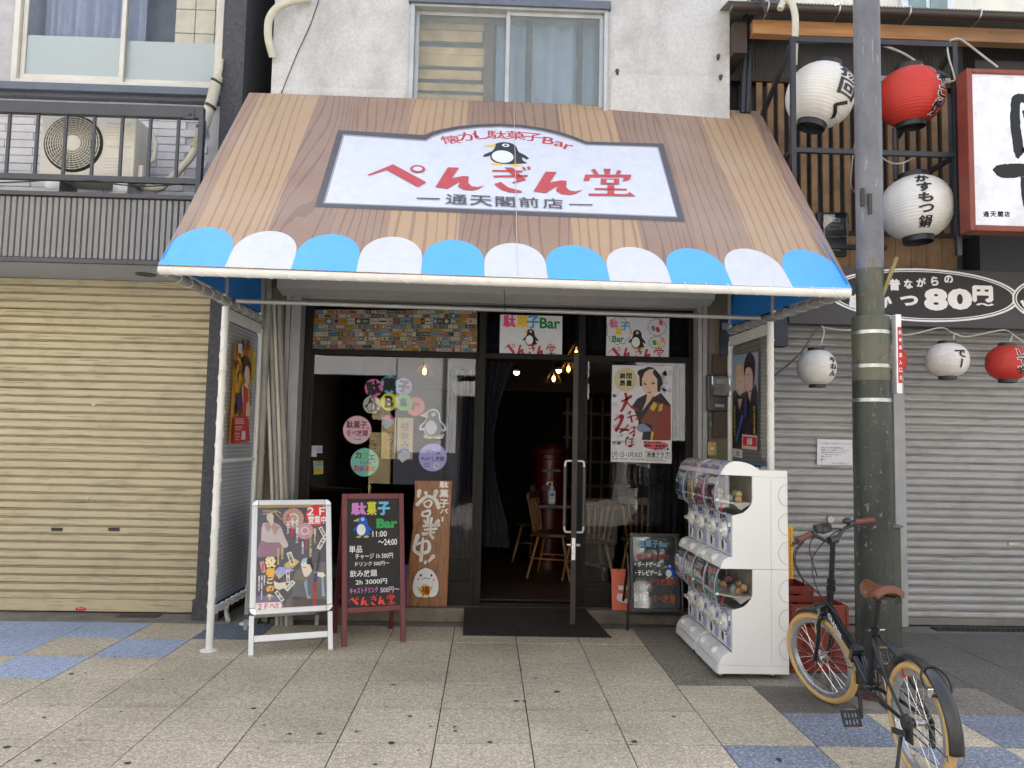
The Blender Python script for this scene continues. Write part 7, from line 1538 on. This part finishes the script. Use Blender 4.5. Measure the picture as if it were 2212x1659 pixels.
def machine(label, ya, cards):
    w = .28; yb = ya+2*w
    t = thing('capsule_machine', label, 'capsule machine', (1.8, (ya+yb)/2, 0), 'capsule toy machines')
    for y0 in (ya, yb-.014):
        m = MB(); m.prism(P_(side_up), (0, y0, 0), XA, ZA, (0, .014, 0)); m.prism(P_(side_lo), (0, y0, 0), XA, ZA, (0, .014, 0)); m.build('side_panel', M_SHELL, t, bevel=.004)
    y0, y1 = ya+.0145, yb-.0145
    m = MB(); m.box(prf(1004, 0)[0], prf(1010, 0)[0], y0, y1, .04, 1.38)
    def sweep(L_, th, a_, b_):
        Q = P_(L_); 
        for p, q in zip(Q, Q[1:]):
            e = (Vector((q[0]-p[0], q[1]-p[1]))).normalized(); nx, nz = -e.y*th, e.x*th
            m.add([(p[0], a_, p[1]), (q[0], a_, q[1]), (q[0]+nx, a_, q[1]+nz), (p[0]+nx, a_, p[1]+nz), (p[0], b_, p[1]), (q[0], b_, q[1]), (q[0]+nx, b_, q[1]+nz), (p[0]+nx, b_, p[1]+nz)], [(0, 1, 5, 4), (3, 7, 6, 2), (0, 3, 2, 1), (4, 5, 6, 7)])
    sweep([(1003, 207), (825, 207)], .006, y0, y1)
    m.build('back_shell', M_SHELL, t)
    m = MB(); sweep(arcT, .006, y0, y1); m.build('hood', mat('glossy_hood', srgb(206, 208, 214), .15), t, smooth=40)
    m = MB(); sweep([(545, 1512), (551, 1454)], .006, y0, y1); m.box(prf(548, 0)[0], 2.04, y0, y1, .036, .05); m.build('plinth', M_SHELL, t)
    mid = (ya+yb)/2
    for tier, dy in ((0, 0), (1, 604)):
        sh_ = lambda L_: [(x, y+dy) for x, y in L_]
        for c in range(2):
            a0, a1 = ya+.016+c*w, ya+w-.002+c*w-.012*(c)
            m = MB(); Q = P_(sh_(dome)); n_ = len(Q); m.add([(x, y, z) for y in (a0, a1) for x, z in Q], [(i, i+1, n_+i+1, n_+i) for i in range(n_-1)]); m.build('dome', M_DOME, t, smooth=60)
            if c == 0:
                W_ = P_(sh_(dome+[(680, 494), (712, 484), (742, 460), (764, 430), (771, 400), (771, 246)])); MB().quad(*[(x, ya+.006, z) for x, z in W_]).build('side_window', glass_mat('smoky_window', (.74, .75, .78), .4, .02) if 'smoky' not in MATS else MATS['smoky'], t)
            # display card just behind the clear front
            xq = prf(556, 0)[0]; zt, zb = prf(0, 262+dy)[1], prf(0, 470+dy)[1]
            card = CARDP[cards[tier*2+c]]
            A = Art((xq, a1-.012, zb), (0, -1, 0), ZA, .0004); cw, chh = (a1-a0)-.03, zt-zb
            A.poly([(0, 0), (cw, 0), (cw, chh), (0, chh)], card[0])
            A.poly([(0, chh*.8), (cw, chh*.8), (cw, chh), (0, chh)], card[2]); A.text(rgm.choice(['ミニ', 'ペット', 'カプセル', 'フィギュア']), (cw/2, chh*.9), chh*.12, cw*.8, col=WHITE, bold=.04)
            for q in range(9): A.poly(arc(rgm.uniform(.2, .8)*cw, rgm.uniform(.18, .72)*chh, rgm.uniform(.06, .15)*cw, rgm.uniform(.06, .13)*chh, 10, rot=rgm.random()*3), rgm.choice(card[1:]+[srgb(226, 90, 90), srgb(240, 200, 90), srgb(70, 60, 70)]))
            A.poly([(0, 0), (cw, 0), (cw, chh*.13), (0, chh*.13)], card[1]); A.text('1回 300円', (cw/2, chh*.065), chh*.08, cw*.7, col=INK, bold=.03)
            A.build('display_card', INKM, t)
            # sloping tray with capsules
            m = MB(); T_ = P_(sh_([(552, 400), (660, 420), (765, 420), (765, 428), (700, 470), (655, 430), (552, 412)])); m.prism(T_, (0, a0, 0), XA, ZA, (0, a1-a0, 0)); m.build('capsule_tray', mat('cream_tray', srgb(226, 222, 204), .4), t)
            m = MB(); m.box(prf(772, 0)[0], prf(776, 0)[0], a0, a1, prf(0, 496+dy)[1], prf(0, 246+dy)[1]); m.build('inner_wall', mat('inner_beige', srgb(176, 164, 146), .5), t)
            m = MB(); m.prism(P_(sh_([(575, 486), (600, 430), (640, 424), (648, 432), (612, 444), (590, 488)])), (0, a0+.06, 0), XA, ZA, (0, .05, 0)); m.build('red_guide', mat('guide_red', srgb(190, 50, 50), .4), t)
            for q in range(5):
                x, z = prf(rgm.uniform(665, 745), 400-rgm.choice([0, 0, 30])+dy); MB().sphere((x, a0+.035+.045*q, z), .026, 12, 8).build('capsule', [mat('capsule_clear', srgb(196, 206, 216), .1), mat('capsule_peach', srgb(226, 176, 130), .2), mat('capsule_pink', srgb(206, 140, 160), .2), mat('capsule_dark', srgb(60, 70, 80), .15), mat('capsule_yellow', srgb(226, 206, 140), .2)][rgm.randrange(5)], t, smooth=80)
            # dial front
            fx = prf(640, 0)[0]; z0, z1 = prf(0, 766+dy)[1], prf(0, 505+dy)[1]
            MB().box(fx, fx+.02, a0, a1, z0, z1).build('front_plate', M_SHELL, t)
            A = Art((fx, a1, z0), (0, -1, 0), ZA, .0004); pw, ph_ = a1-a0, z1-z0; ky = ph_/260.
            X = lambda v: pw*v
            A.poly([(X(.04), ph_*.03), (X(.96), ph_*.03), (X(.96), ph_*.97), (X(.04), ph_*.97)], srgb(206, 214, 230))
            for r, c_ in ((.34, srgb(50, 62, 140)), (.305, WHITE), (.275, srgb(50, 62, 140)), (.245, srgb(220, 222, 230))): A.poly(arc(X(.46), ph_*.6, pw*r, pw*r, 32), c_)
            A.poly([(X(.04), ph_*.84), (X(.2), ph_*.84), (X(.2), ph_*.98), (X(.04), ph_*.98)], srgb(120, 50, 60)); A.poly(arc(X(.36), ph_*.93, X(.13), ph_*.045, 16), srgb(50, 62, 140)); A.poly(arc(X(.86), ph_*.66, X(.07), ph_*.10, 16), srgb(50, 62, 140)); A.text('×3', (X(.86), ph_*.66), ph_*.06, None, col=WHITE, bold=.03)
            A.poly([(X(.62), ph_*.34), (X(.94), ph_*.34), (X(.94), ph_*.38), (X(.62), ph_*.38)], srgb(206, 190, 110))
            for q in range(8): A.poly([(X(.64), ph_*(.31-.035*q)), (X(.92), ph_*(.31-.035*q)), (X(.92), ph_*(.295-.035*q)), (X(.64), ph_*(.295-.035*q))], srgb(120, 140, 180), up=False)
            A.build('front_print', INKM, t)
            yc, zc = a1-X(.46), z0+ph_*.6
            dl = MB().lathe([(.0, -.03), (.042, -.03), (.05, -.022), (.054, 0)], (fx-.001, yc, zc), (1, 0, 0), 24).build('dial', M_SHELL, t, smooth=40)
            MB().obox((fx-.042, yc, zc), (1, 0, 0), (0, 1, 0), (0, 0, 1), .014, .058, .013).build('dial_bar', mat('cream_dial', srgb(222, 220, 200), .35), dl, bevel=.008)
            MB().box(fx-.016, fx-.001, a0+X(.06), a0+X(.12), zc+.03, zc+.06).build('coin_slot', M_SHELL, t, bevel=.004)
            # capsule mouth and its lip
            ym = a1-X(.3); 
            MB().lathe([(.045, 0), (.045, .004), (.036, .004), (.036, -.002)], (fx-.005, ym, z0+.055), (1, 0, 0), 20).build('mouth_ring', M_SHELL, t, smooth=40); MB().cyl((fx-.003, ym, z0+.055), (fx-.001, ym, z0+.055), .036, 20).build('mouth', mat('mouth_dark', srgb(70, 66, 62), .6), t)
            m = MB(); sweep([(x, y+(dy if tier == 0 else 0)) for x, y in (lip0 if tier == 0 else lip1)], .006, a0, a1); m.build('catch_lip', M_SHELL, t, smooth=40)
            m = MB(); m.sphere((prf(600, 0)[0], ym, prf(0, (806 if tier == 0 else 1416))[1]), .052, 16, 8, (1, 1, .75)); m.build('catch_hollow', mat('pearl_white', srgb(216, 214, 208), .2), t, smooth=80)
            # price labels on the hood
            if tier == 0:
                A = Art((prf(590, 0)[0]-.014, a1-.01, prf(0, 196)[1]+.006), (0, -1, 0), (.62, 0, .78), .0004); A.poly([(0, -.02), (.04, -.02), (.04, .014), (0, .014)], srgb(186, 44, 50)); A.text('SALE', (.02, -.003), .012, .034, col=WHITE, bold=.02); A.poly([(.09, -.02), (.2, -.02), (.2, .004), (.09, .004)], srgb(70, 90, 150)); A.text('ガシャポン', (.145, -.008), .014, .1, col=WHITE, bold=.03); A.poly(arc(.17, .035, .03, .007, 12, rot=.2), srgb(60, 90, 170)); A.build('hood_label', INKM, t)
        # pillar between the two columns
        m = MB(); m.box(prf(637, 0)[0], prf(660, 0)[0], mid-.009, mid+.007, prf(0, 766+dy)[1], prf(0, 503+dy)[1]); m.build('divider', M_SHELL, t)
        m = MB(); Q = P_(sh_(dome)); [MB().tube([(x-.002, yy_, z) for x, z in Q], r_, 6).build('dome_rim', mat('clear_rim', srgb(150, 156, 170), .15), t, smooth=60) for yy_, r_ in ((mid, .006), (ya+.016, .005))]
        m = MB(); m.box(prf(535, 0)[0], prf(552, 0)[0], mid-.012, mid+.012, prf(0, 412+dy)[1], prf(0, 398+dy)[1]); m.box(prf(533, 0)[0], prf(550, 0)[0], ya+.002, ya+.013, prf(0, 412+dy)[1], prf(0, 396+dy)[1]); m.build('latch', M_SHELL, t, bevel=.002)
    # raised rings and joints on the near side panel
    m = MB()
    for yy in (365, 555, 740, 985, 1170, 1350):
        x_, z_ = prf(1010, yy); pts = [(x_-.068*cos(th), ya-.0005, z_+.075*sin(th)) for th in [(-pi/2+pi*i/16) for i in range(17)]]; m.tube(pts, .0022, 5)
    m.tube([(prf(895, 0)[0], ya-.0002, .10), (prf(895, 0)[0], ya-.0002, 1.33)], .0012, 4); m.tube([(prf(772, 0)[0], ya-.0002, prf(0, 247)[1]), (2.045, ya-.0002, prf(0, 250)[1])], .0012, 4); m.tube([(prf(552, 0)[0], ya-.0002, prf(0, 1455)[1]), (2.045, ya-.0002, prf(0, 1462)[1])], .0012, 4)
    m.build('panel_relief', mat('relief_shadow', srgb(178, 178, 174), .35), t)
    for (x, y) in ((prf(562, 0)[0], ya+.05), (prf(905, 0)[0], ya+.05), (prf(562, 0)[0], yb-.05), (prf(905, 0)[0], yb-.05)):
        cs = MB().box(x-.016, x+.016, y-.018, y+.018, .03, .037).build('caster', M_STEEL, t); m = MB(); m.cyl((x+.012, y-.012, .0255), (x+.012, y+.012, .0255), .025, 16); m.build('caster_wheel', mat('caster_rubber', (.025, .025, .027), .5), cs, smooth=40)
        m = MB(); m.box(x-.004, x+.024, y-.0165, y-.0135, .018, .036); m.cyl((x+.012, y-.019, .0255), (x+.012, y-.0135, .0255), .007, 8); m.build('caster_fork', M_STEEL, cs)
    return t
machine('white capsule toy machine nearest the bicycle, its side panel facing us', 5.2, [3, 2, 7, 6])
machine('white capsule toy machine farther back, next to the marker board', 5.775, [1, 0, 5, 4])

# ================================================================== CRATES
def crate(label, x0, x1, y0, y1, z0, h, mt, group, fins=True):
    t = thing('plastic_crate', label, 'crate', ((x0+x1)/2, (y0+y1)/2, z0), group); w = .012
    m = MB()
    for (a0, a1, b0, b1) in ((x0, x1, y0, y0+w), (x0, x1, y1-w, y1), (x0, x0+w, y0+w, y1-w), (x1-w, x1, y0+w, y1-w)):
        lx = a1-a0 > b1-b0
        m.box(a0, a1, b0, b1, z0+.004, z0+h*.66)
        for f0, f1 in ((0, .27), (.73, 1.)):
            if lx: m.box(a0+(a1-a0)*f0, a0+(a1-a0)*f1, b0, b1, z0+h*.66, z0+h*.9)
            else: m.box(a0, a1, b0+(b1-b0)*f0, b0+(b1-b0)*f1, z0+h*.66, z0+h*.9)
        m.box(a0, a1, b0, b1, z0+h*.9, z0+h)
    m.build('walls', mt, t)
    m = MB()
    for zf in (.02, .33, .64, .93):
        m.box(x0-.009, x1+.009, y0-.010, y0-.0005, z0+h*zf, z0+h*zf+.012); m.box(x0-.009, x0-.0005, y0, y1, z0+h*zf, z0+h*zf+.012); m.box(x1+.0005, x1+.009, y0, y1, z0+h*zf, z0+h*zf+.012)
    for f in (.02, .25, .75, .98): xx = x0+(x1-x0)*f; m.box(xx-.004, xx+.004, y0-.009, y0-.001, z0+.01, z0+h*.98); yy = y0+(y1-y0)*f; m.box(x1+.001, x1+.008, yy-.004, yy+.004, z0+.01, z0+h*.98); m.box(x0-.008, x0-.001, yy-.004, yy+.004, z0+.01, z0+h*.98)
    m.build('ribs', mt, t)
    m = MB(); m.box(x0+w, x1-w, y0+w, y1-w, z0+.002, z0+.012)
    for i in range(1, 4): xx = x0+(x1-x0)*i/4; m.box(xx-.003, xx+.003, y0+w, y1-w, z0+.012, z0+h*.5)
    for i in range(1, 3): yy = y0+(y1-y0)*i/3; m.box(x0+w, x1-w, yy-.0029, yy+.0029, z0+.0125, z0+h*.49)
    m.build('dividers', mt, t); return t
M_CRR = mat('red_crate', srgb(122, 48, 32), .45, var=.12, dirt=.35, dirtcol=srgb(84, 36, 30)); M_CRY = mat('yellow_crate', srgb(222, 168, 36), .45, var=.08, dirt=.2, dirtcol=srgb(140, 104, 40)); M_CRD = mat('dark_red_crate', srgb(120, 34, 26), .5, var=.12, dirt=.3)
crate('open red bottle crate on the ground behind the bicycle wheel', 2.13, 2.53, 5.37, 5.70, .0, .46, M_CRR, 'bottle crates')
crate('dark red crate behind the open red one, beside the machine', 2.09, 2.44, 5.73, 6.06, .0, .52, M_CRD, 'bottle crates')
crate('yellow crate at the top of the stack behind the capsule machines', 2.10, 2.44, 6.12, 6.42, .615, .305, M_CRY, 'bottle crates')
crate('yellow crate in the middle of the stack behind the capsule machines', 2.10, 2.44, 6.12, 6.42, .308, .305, M_CRY, 'bottle crates')
crate('lowest yellow crate of the stack behind the capsule machines', 2.10, 2.44, 6.12, 6.42, .0, .305, M_CRY, 'bottle crates')

# ================================================================== BICYCLE
Rg, Fg = Vector((2.068, 3.655, 0)), Vector((2.085, 4.80, 0)); bh = (Fg-Rg).normalized(); bleft = Vector((-bh.y, bh.x, 0)); lean = radians(2); bu = up*cos(lean)+bleft*sin(lean); bs_ = bleft*cos(lean)-up*sin(lean)
bk = thing('bicycle', 'black folding city bicycle with tan tyres and brown saddle parked by the pole', 'bicycle', tuple(Rg))
def Bw(p): return Rg+bh*p[0]+bs_*p[1]+bu*p[2]
SA, SB_ = Vector((.985, 0, .55)), Vector((.905, 0, .76)); sax = (SB_-SA).normalized(); Rst = Matrix.Rotation(radians(23.5), 3, sax)
def Sw(p): return Bw(SA+Rst @ (Vector(p)-SA))
M_BK = mat('gloss_black_frame', (.012, .013, .016), .18, var=.05); M_TYRE = mat('tan_tyre', srgb(200, 164, 104), .75, var=.08, bump=.5, bscale=160); M_RIM = mat('alloy_rim', srgb(180, 182, 184), .3, .7); M_SPK = mat('spoke_steel', (.75, .75, .75), .25, .9); M_FEND = mat('black_mudguard', (.022, .023, .025), .38); M_LEA = mat('brown_leather', srgb(104, 58, 34), .38, var=.08, bump=.15, bscale=90); M_GRIP = mat('brown_grip', srgb(104, 58, 44), .6, var=.1, bump=.4, bscale=140); M_RUB = mat('black_rubber', (.018, .018, .019), .6)
WR = .272
def wheel(cx, T):
    c = Vector((cx, 0, WR)); rim = xf(MB().lathe([(.213, -.014), (.228, -.016), (.238, -.015), (.238, .015), (.228, .016), (.213, .014), (.207, 0), (.213, -.014)], c, (0, 1, 0), 48), T).build('wheel', M_RIM, bk, smooth=35)
    pr = [(.234+.0205*(1+cos(a_)), .0235*sin(a_)) for a_ in [pi+2*pi*i/12 for i in range(13)]]
    xf(MB().lathe(pr, c, (0, 1, 0), 56), T).build('tyre', M_TYRE, rim, smooth=60)
    m = MB(); m.cyl(c-Vector((0, .05, 0)), c+Vector((0, .05, 0)), .006, 10); m.cyl(c-Vector((0, .03, 0)), c+Vector((0, .03, 0)), .014, 14); m.lathe([(.014, .024), (.024, .026), (.024, .029), (.014, .031)], c, (0, 1, 0), 16); m.lathe([(.014, -.031), (.024, -.029), (.024, -.026), (.014, -.024)], c, (0, 1, 0), 16)
    xf(m, T).build('hub', M_STEEL, rim, smooth=40)
    for k in range(28):
        th = 2*pi*k/28; s_ = 1 if k % 2 else -1; t2 = th+(.9 if (k//2) % 2 else -.9)
        xf(MB().tube([c+Vector((.022*cos(t2), .027*s_, .022*sin(t2))), c+Vector((.21*cos(th), .004*s_, .21*sin(th)))], .0013, 4), T).build('spoke', M_SPK, rim)
    return c
def guard(name, cx, T, a0, a1, r=.292, w=.034):
    m = MB(); n_ = 26; vs = []
    for i in range(n_+1):
        th = a0+(a1-a0)*i/n_
        for j in range(7): q = -1+2*j/6; rr = r+.012*(1-q*q); vs.append((cx+rr*cos(th), w*q, WR+rr*sin(th)))
    m.add(vs, [(i*7+j, (i+1)*7+j, (i+1)*7+j+1, i*7+j+1) for i in range(n_) for j in range(6)]); return xf(m, T).build(name, M_FEND, bk, smooth=70, solid=.0025)
fc = wheel(1.10, Sw); rc = wheel(0., Bw)
guard('mudguard', 0., Bw, radians(38), radians(187)); guard('mudguard', 1.10, Sw, radians(66), radians(196))
for (x, sgn, T, a_) in ((0, 1, Bw, 190), (0, -1, Bw, 190), (1.10, 1, Sw, 178), (1.10, -1, Sw, 178)):
    th = radians(a_); xf(MB().tube([(x, .046*sgn, WR), (x+.29*cos(th), .036*sgn, WR+.29*sin(th))], .0025, 5), T).build('mudguard_stay', M_BK, bk)
    xf(MB().obox((x+.292*cos(th), .037*sgn, WR+.292*sin(th)), (1, 0, 0), (0, 1, 0), (0, 0, 1), .007, .003, .013), T).build('stay_clip', M_CHR, bk)
def bt(name, P, r, n_=14, T=Bw, mt=None, parent=None): return xf(MB().tube(P, r, n_), T).build(name, mt or M_BK, parent or bk, smooth=60)
BB, HI = (.49, 0, .285), (.60, 0, .425)
m = MB(); m.tube([(.965, 0, .60), (.80, 0, .505), (.645, 0, .435)], [.027, .028, .028], 16); xf(m, Bw).build('main_tube', M_BK, bk, smooth=60)
A = Art(Bw(Vector((.95, .0292, .605))), (Bw(Vector((.645, .0292, .43)))-Bw(Vector((.95, .0292, .605)))), bu, lift=.002); A.text('GRAPHIS', (.15, -.004), .034, .19, col=srgb(220, 220, 226), bold=.03); A.build('frame_lettering', INKM, bk)
bt('head_tube', [(.988, 0, .542), (.922, 0, .716)], .021); bt('headset', [(.925, 0, .708), (.917, 0, .728)], .026, T=Sw); bt('hinge', [(.64, 0, .39), (.612, 0, .45)], .034); 
xf(MB().obox((.622, 0, .42), (.9, 0, .43), (0, 1, 0), (-.43, 0, .9), .02, .034, .045), Bw).build('hinge_clamp', M_BK, bk, bevel=.006)
m = MB(); m.tube([(.60, .02, .41), BB], .016, 10); m.tube([(.60, -.02, .41), BB], .016, 10); xf(m, Bw).build('lower_tube', M_BK, bk, smooth=60)
bt('seat_tube', [BB, (.40, 0, .60)], .018); bt('seat_post', [(.40, 0, .60), (.335, 0, .79)], .0135); bt('seat_collar', [(.403, 0, .585), (.395, 0, .612)], .023); bt('quick_release', [(.40, .03, .60), (.405, -.055, .602)], .005, 8, mt=M_CHR); bt('bracket_shell', [(.49, -.036, .285), (.49, .036, .285)], .022)
for s_ in (-1, 1):
    bt('chain_stay', [(.47, .03*s_, .283), (.28, .048*s_, .285), (0, .062*s_, WR)], .010, 10); bt('seat_stay', [(.405, .018*s_, .58), (.28, .05*s_, .50), (.12, .06*s_, .37), (0, .064*s_, WR)], .0075, 10)
    m = MB(); m.tube(curve([(.992, .012*s_, .535), (1.0, .045*s_, .545), (1.012, .055*s_, .50), (1.05, .054*s_, .38), (1.10, .052*s_, WR)], 4), .0125, 10); xf(m, Sw).build('fork_blade', M_BK, bk, smooth=60)
bt('fork_crown', [(.996, -.045, .545), (.996, .045, .545)], .018, T=Sw); bt('stem_post', [(.918, 0, .725), (.838, 0, 1.02)], .0155, T=Sw); bt('stem_collar', [(.912, 0, .75), (.906, 0, .772)], .024, T=Sw)
bt('stem_clamp', [(.838, -.03, 1.015), (.838, .03, 1.015)], .022, T=Sw, mt=M_FEND)
hb = curve([(.80, .30, 1.075), (.815, .20, 1.085), (.84, .11, 1.06), (.848, .05, 1.022), (.85, 0, 1.018), (.848, -.05, 1.022), (.84, -.11, 1.06), (.815, -.20, 1.085), (.80, -.30, 1.075)], 5)
bt('handlebar', hb, .011, T=Sw, mt=M_FEND)
for s_ in (-1, 1):
    bt('grip', [(.826, .175*s_, 1.086), (.80, .30*s_, 1.076)], .0175, T=Sw, mt=M_GRIP); bt('brake_lever', curve([(.85, .145*s_, 1.07), (.885, .17*s_, 1.055), (.875, .24*s_, 1.045), (.86, .29*s_, 1.04)], 4), .005, 6, T=Sw, mt=M_FEND); bt('lever_clamp', [(.835, .135*s_, 1.075), (.829, .165*s_, 1.084)], .019, T=Sw, mt=M_FEND)
bt('bar_end', [(.80, .30, 1.076), (.793, .335, 1.07)], .008, 8, T=Sw, mt=M_FEND)
m = MB(); m.sphere((.828, -.12, 1.105), .024, 12, 8, (1, 1.3, .7)); xf(m, Sw).build('shifter', M_FEND, bk, smooth=60); m = MB(); m.cyl((.85, .09, 1.08), (.85, .09, 1.12), .023, 16); xf(m, Sw).build('bell', M_FEND, bk, smooth=40)
m = MB(); m.obox((.88, .02, 1.085), (.9, .3, .2), (-.3, .9, 0), (0, 0, 1), .035, .06, .022); xf(m, Sw).build('front_lamp', M_FEND, bk, bevel=.015)
# cables
for P in ([(.87, .16, 1.06), (.95, .20, .95), (.99, .14, .80), (1.0, .06, .62), (1.0, .02, .57)], [(.87, -.16, 1.06), (.97, -.10, 1.0), (1.03, .0, .88), (.98, .05, .72), (.90, .03, .60)], [(.86, .14, 1.07), (.93, .22, .98), (.98, .17, .84), (.95, .07, .70), (.86, .03, .56)], [(.86, -.1, 1.06), (.93, -.02, 1.06), (.97, .06, .98), (.95, .06, .8)]): bt('brake_cable', curve(P, 6), .0035, 6, T=Sw, mt=M_RUB)
m = MB(); m.obox((1.0, 0, .588), (1, 0, 0), (0, 1, 0), (0, 0, 1), .012, .05, .018); m.tube([(1.01, .045, .53), (1.012, .038, .60)], .008, 6); m.tube([(1.01, -.045, .53), (1.012, -.038, .60)], .008, 6); xf(m, Sw).build('brake', M_STEEL, bk, smooth=50)
m = MB(); m.sphere((1.035, 0, .60), .03, 12, 8, (1.6, 1, .6)); xf(m, Sw).build('mudguard_tip', M_FEND, bk, smooth=70)
# saddle
def saddle():
    m = MB(); vs = []; nx, ny = 16, 12
    for i in range(nx+1):
        f = i/nx; x = -.115+.27*f; w = .082*(1-f)**.55*(1-.0*f)+.022 if f > .22 else .100-.03*(.22-f)/.22; w = min(.098, w); zt = .026*(1-f)**2-.012*sin(f*pi)+.014*f**2
        for j in range(ny+1):
            q = -1+2*j/ny; vs.append((x, w*q, zt-.036*abs(q)**2.2-(.012 if f < .05 or f > .96 else 0)))
    o_ = len(vs)
    for i in range(nx+1):
        f = i/nx; x = -.115+.27*f
        for j in range(ny+1): v = vs[i*(ny+1)+j]; vs.append((v[0], v[1]*.93, v[2]-.020-.012*(1-abs(v[1])/.1)))
    W2 = ny+1; fs = []
    for i in range(nx):
        for j in range(ny): fs.append((i*W2+j, (i+1)*W2+j, (i+1)*W2+j+1, i*W2+j+1)); fs.append((o_+i*W2+j, o_+i*W2+j+1, o_+(i+1)*W2+j+1, o_+(i+1)*W2+j))
        fs.append((i*W2, o_+i*W2, o_+(i+1)*W2, (i+1)*W2)); fs.append((i*W2+ny, (i+1)*W2+ny, o_+(i+1)*W2+ny, o_+i*W2+ny))
    for j in range(ny): fs.append((j, j+1, o_+j+1, o_+j)); fs.append((nx*W2+j, o_+nx*W2+j, o_+nx*W2+j+1, nx*W2+j+1))
    m.add(vs, fs); return m
xf(saddle(), lambda p: Bw(Vector((.325, 0, .845))+p)).build('saddle', M_LEA, bk, smooth=75)
m = MB(); m.tube([(.24, .04, .80), (.32, .022, .795), (.44, .012, .815)], .0045, 6); m.tube([(.24, -.04, .80), (.32, -.022, .795), (.44, -.012, .815)], .0045, 6); m.obox((.335, 0, .79), (1, 0, 0), (0, 1, 0), (0, 0, 1), .03, .028, .012)
for s_ in (-1, 1):
    m.tube([(.235+.014*cos(a_), .05*s_+.014*sin(a_), .772+.0022*a_) for a_ in [i*.5 for i in range(26)]], .0028, 5)
xf(m, Bw).build('saddle_rails', M_RUB, bk, smooth=60)
# drive train
m = MB(); m.lathe([(.078, -.0015), (.084, -.0015), (.084, .0015), (.078, .0015), (.078, -.0015)], (.49, -.048, .285), (0, 1, 0), 32)
for k in range(5): th = 2*pi*k/5; m.beam((.49, -.048, .285), (.49+.08*cos(th), -.048, .285+.08*sin(th)), .012, .003, (0, 1, 0))
xf(m, Bw).build('chainring', M_STEEL, bk); m = MB(); m.lathe([(.086, -.004), (.094, -.004), (.094, -.001), (.086, -.001), (.086, -.004)], (.49, -.056, .285), (0, 1, 0), 30); xf(m, Bw).build('chain_guard', M_FEND, bk)
def crank(s_, ang, nm_):
    e = Vector((.49+.155*cos(ang), .062*s_, .285+.155*sin(ang))); o_ = bt('crank', [(.49, .055*s_, .285), tuple(e)], [.011, .009], 10); m = MB(); pc = e+Vector((0, .055*s_, 0)); m.cyl(e, pc+Vector((0, .045*s_, 0)), .006, 8)
    pt = radians(62); a1, a3 = Vector((cos(pt), 0, sin(pt))), Vector((-sin(pt), 0, cos(pt)))
    for q in (-1, 1): m.obox(pc+a1*(.036*q), a1, (0, 1, 0), a3, .006, .047, .009); m.obox(pc+Vector((0, .042*q, 0)), a1, (0, 1, 0), a3, .0295, .006, .009)
    m.obox(pc, a1, (0, 1, 0), a3, .0295, .005, .006); m.obox(pc+Vector((0, .019, 0)), a1, (0, 1, 0), a3, .0295, .003, .006); m.obox(pc-Vector((0, .019, 0)), a1, (0, 1, 0), a3, .0295, .003, .006)
    xf(m, Bw).build('pedal', M_FEND, bk, bevel=.002); 
    for q in (-1, 1): xf(MB().obox(pc+a1*(.0433*q), a1, (0, 1, 0), a3, .0012, .03, .006), Bw).build('pedal_reflector', mat('amber_reflector', srgb(214, 140, 30), .2), bk)
crank(1, radians(-100), 'l'); crank(-1, radians(80), 'r')
m = MB(); m.tube([(.49, -.048, .369), (0, -.045, .31)], .0042, 5); m.tube([(.49, -.048, .201), (.02, -.047, .15), (0, -.045, .19)], .0042, 5); m.lathe([(.0, -.004), (.04, -.004), (.04, .004), (0, .004)], (0, -.045, WR), (0, 1, 0), 20); xf(m, Bw).build('chain', M_RUB, bk, smooth=50)
m = MB(); m.cyl((.0, .05, WR), (0, .078, WR), .042, 20, .036); m.obox((-.03, .07, WR-.03), (1, 0, 0), (0, 1, 0), (0, 0, 1), .035, .006, .05); xf(m, Bw).build('band_brake', M_FEND, bk, bevel=.006)
m = MB(); m.obox((.0, -.055, WR-.05), (1, 0, 0), (0, 1, 0), (0, 0, 1), .014, .008, .05); m.cyl((0, -.05, WR-.1), (0, -.06, WR-.1), .02, 12); xf(m, Bw).build('derailleur', M_FEND, bk)
m = MB(); bp = [(0, .085, .24), (-.01, .095, .20)]; xf(MB().obox((.02, .092, .225), (1, 0, -.2), (0, 1, 0), (.2, 0, 1), .06, .006, .014), Bw).build('stand_bracket', M_FEND, bk, bevel=.003)
q0 = Bw(Vector((.0, .092, .21))); q1 = Vector((q0.x-.10, q0.y-.12, .008)); MB().tube([q0, q1], .0085, 10).build('kickstand', M_BK, bk, smooth=50)
m = MB(); n_ = 30; m.tube([(-.16+.05*cos(2*pi*i/n_), .062*sin(2*pi*i/n_), WR+.235+.055*cos(2*pi*i/n_)) for i in range(n_)], .006, 6, closed=True); xf(m, Bw).build('ring_lock', M_RUB, bk, smooth=60)
m = MB(); m.obox((-.19, .05, WR+.2), (1, 0, 0), (0, 1, 0), (0, 0, 1), .016, .014, .02); xf(m, Bw).build('lock_body', M_CHR, bk, bevel=.004)
m = MB(); m.obox((.1, -.0, .2+WR-.0), (1, 0, 0), (0, 1, 0), (0, 0, 1), .004, .02, .02); xf(m, Bw).build('rear_reflector', mat('red_reflector', srgb(190, 30, 40), .2), bk)
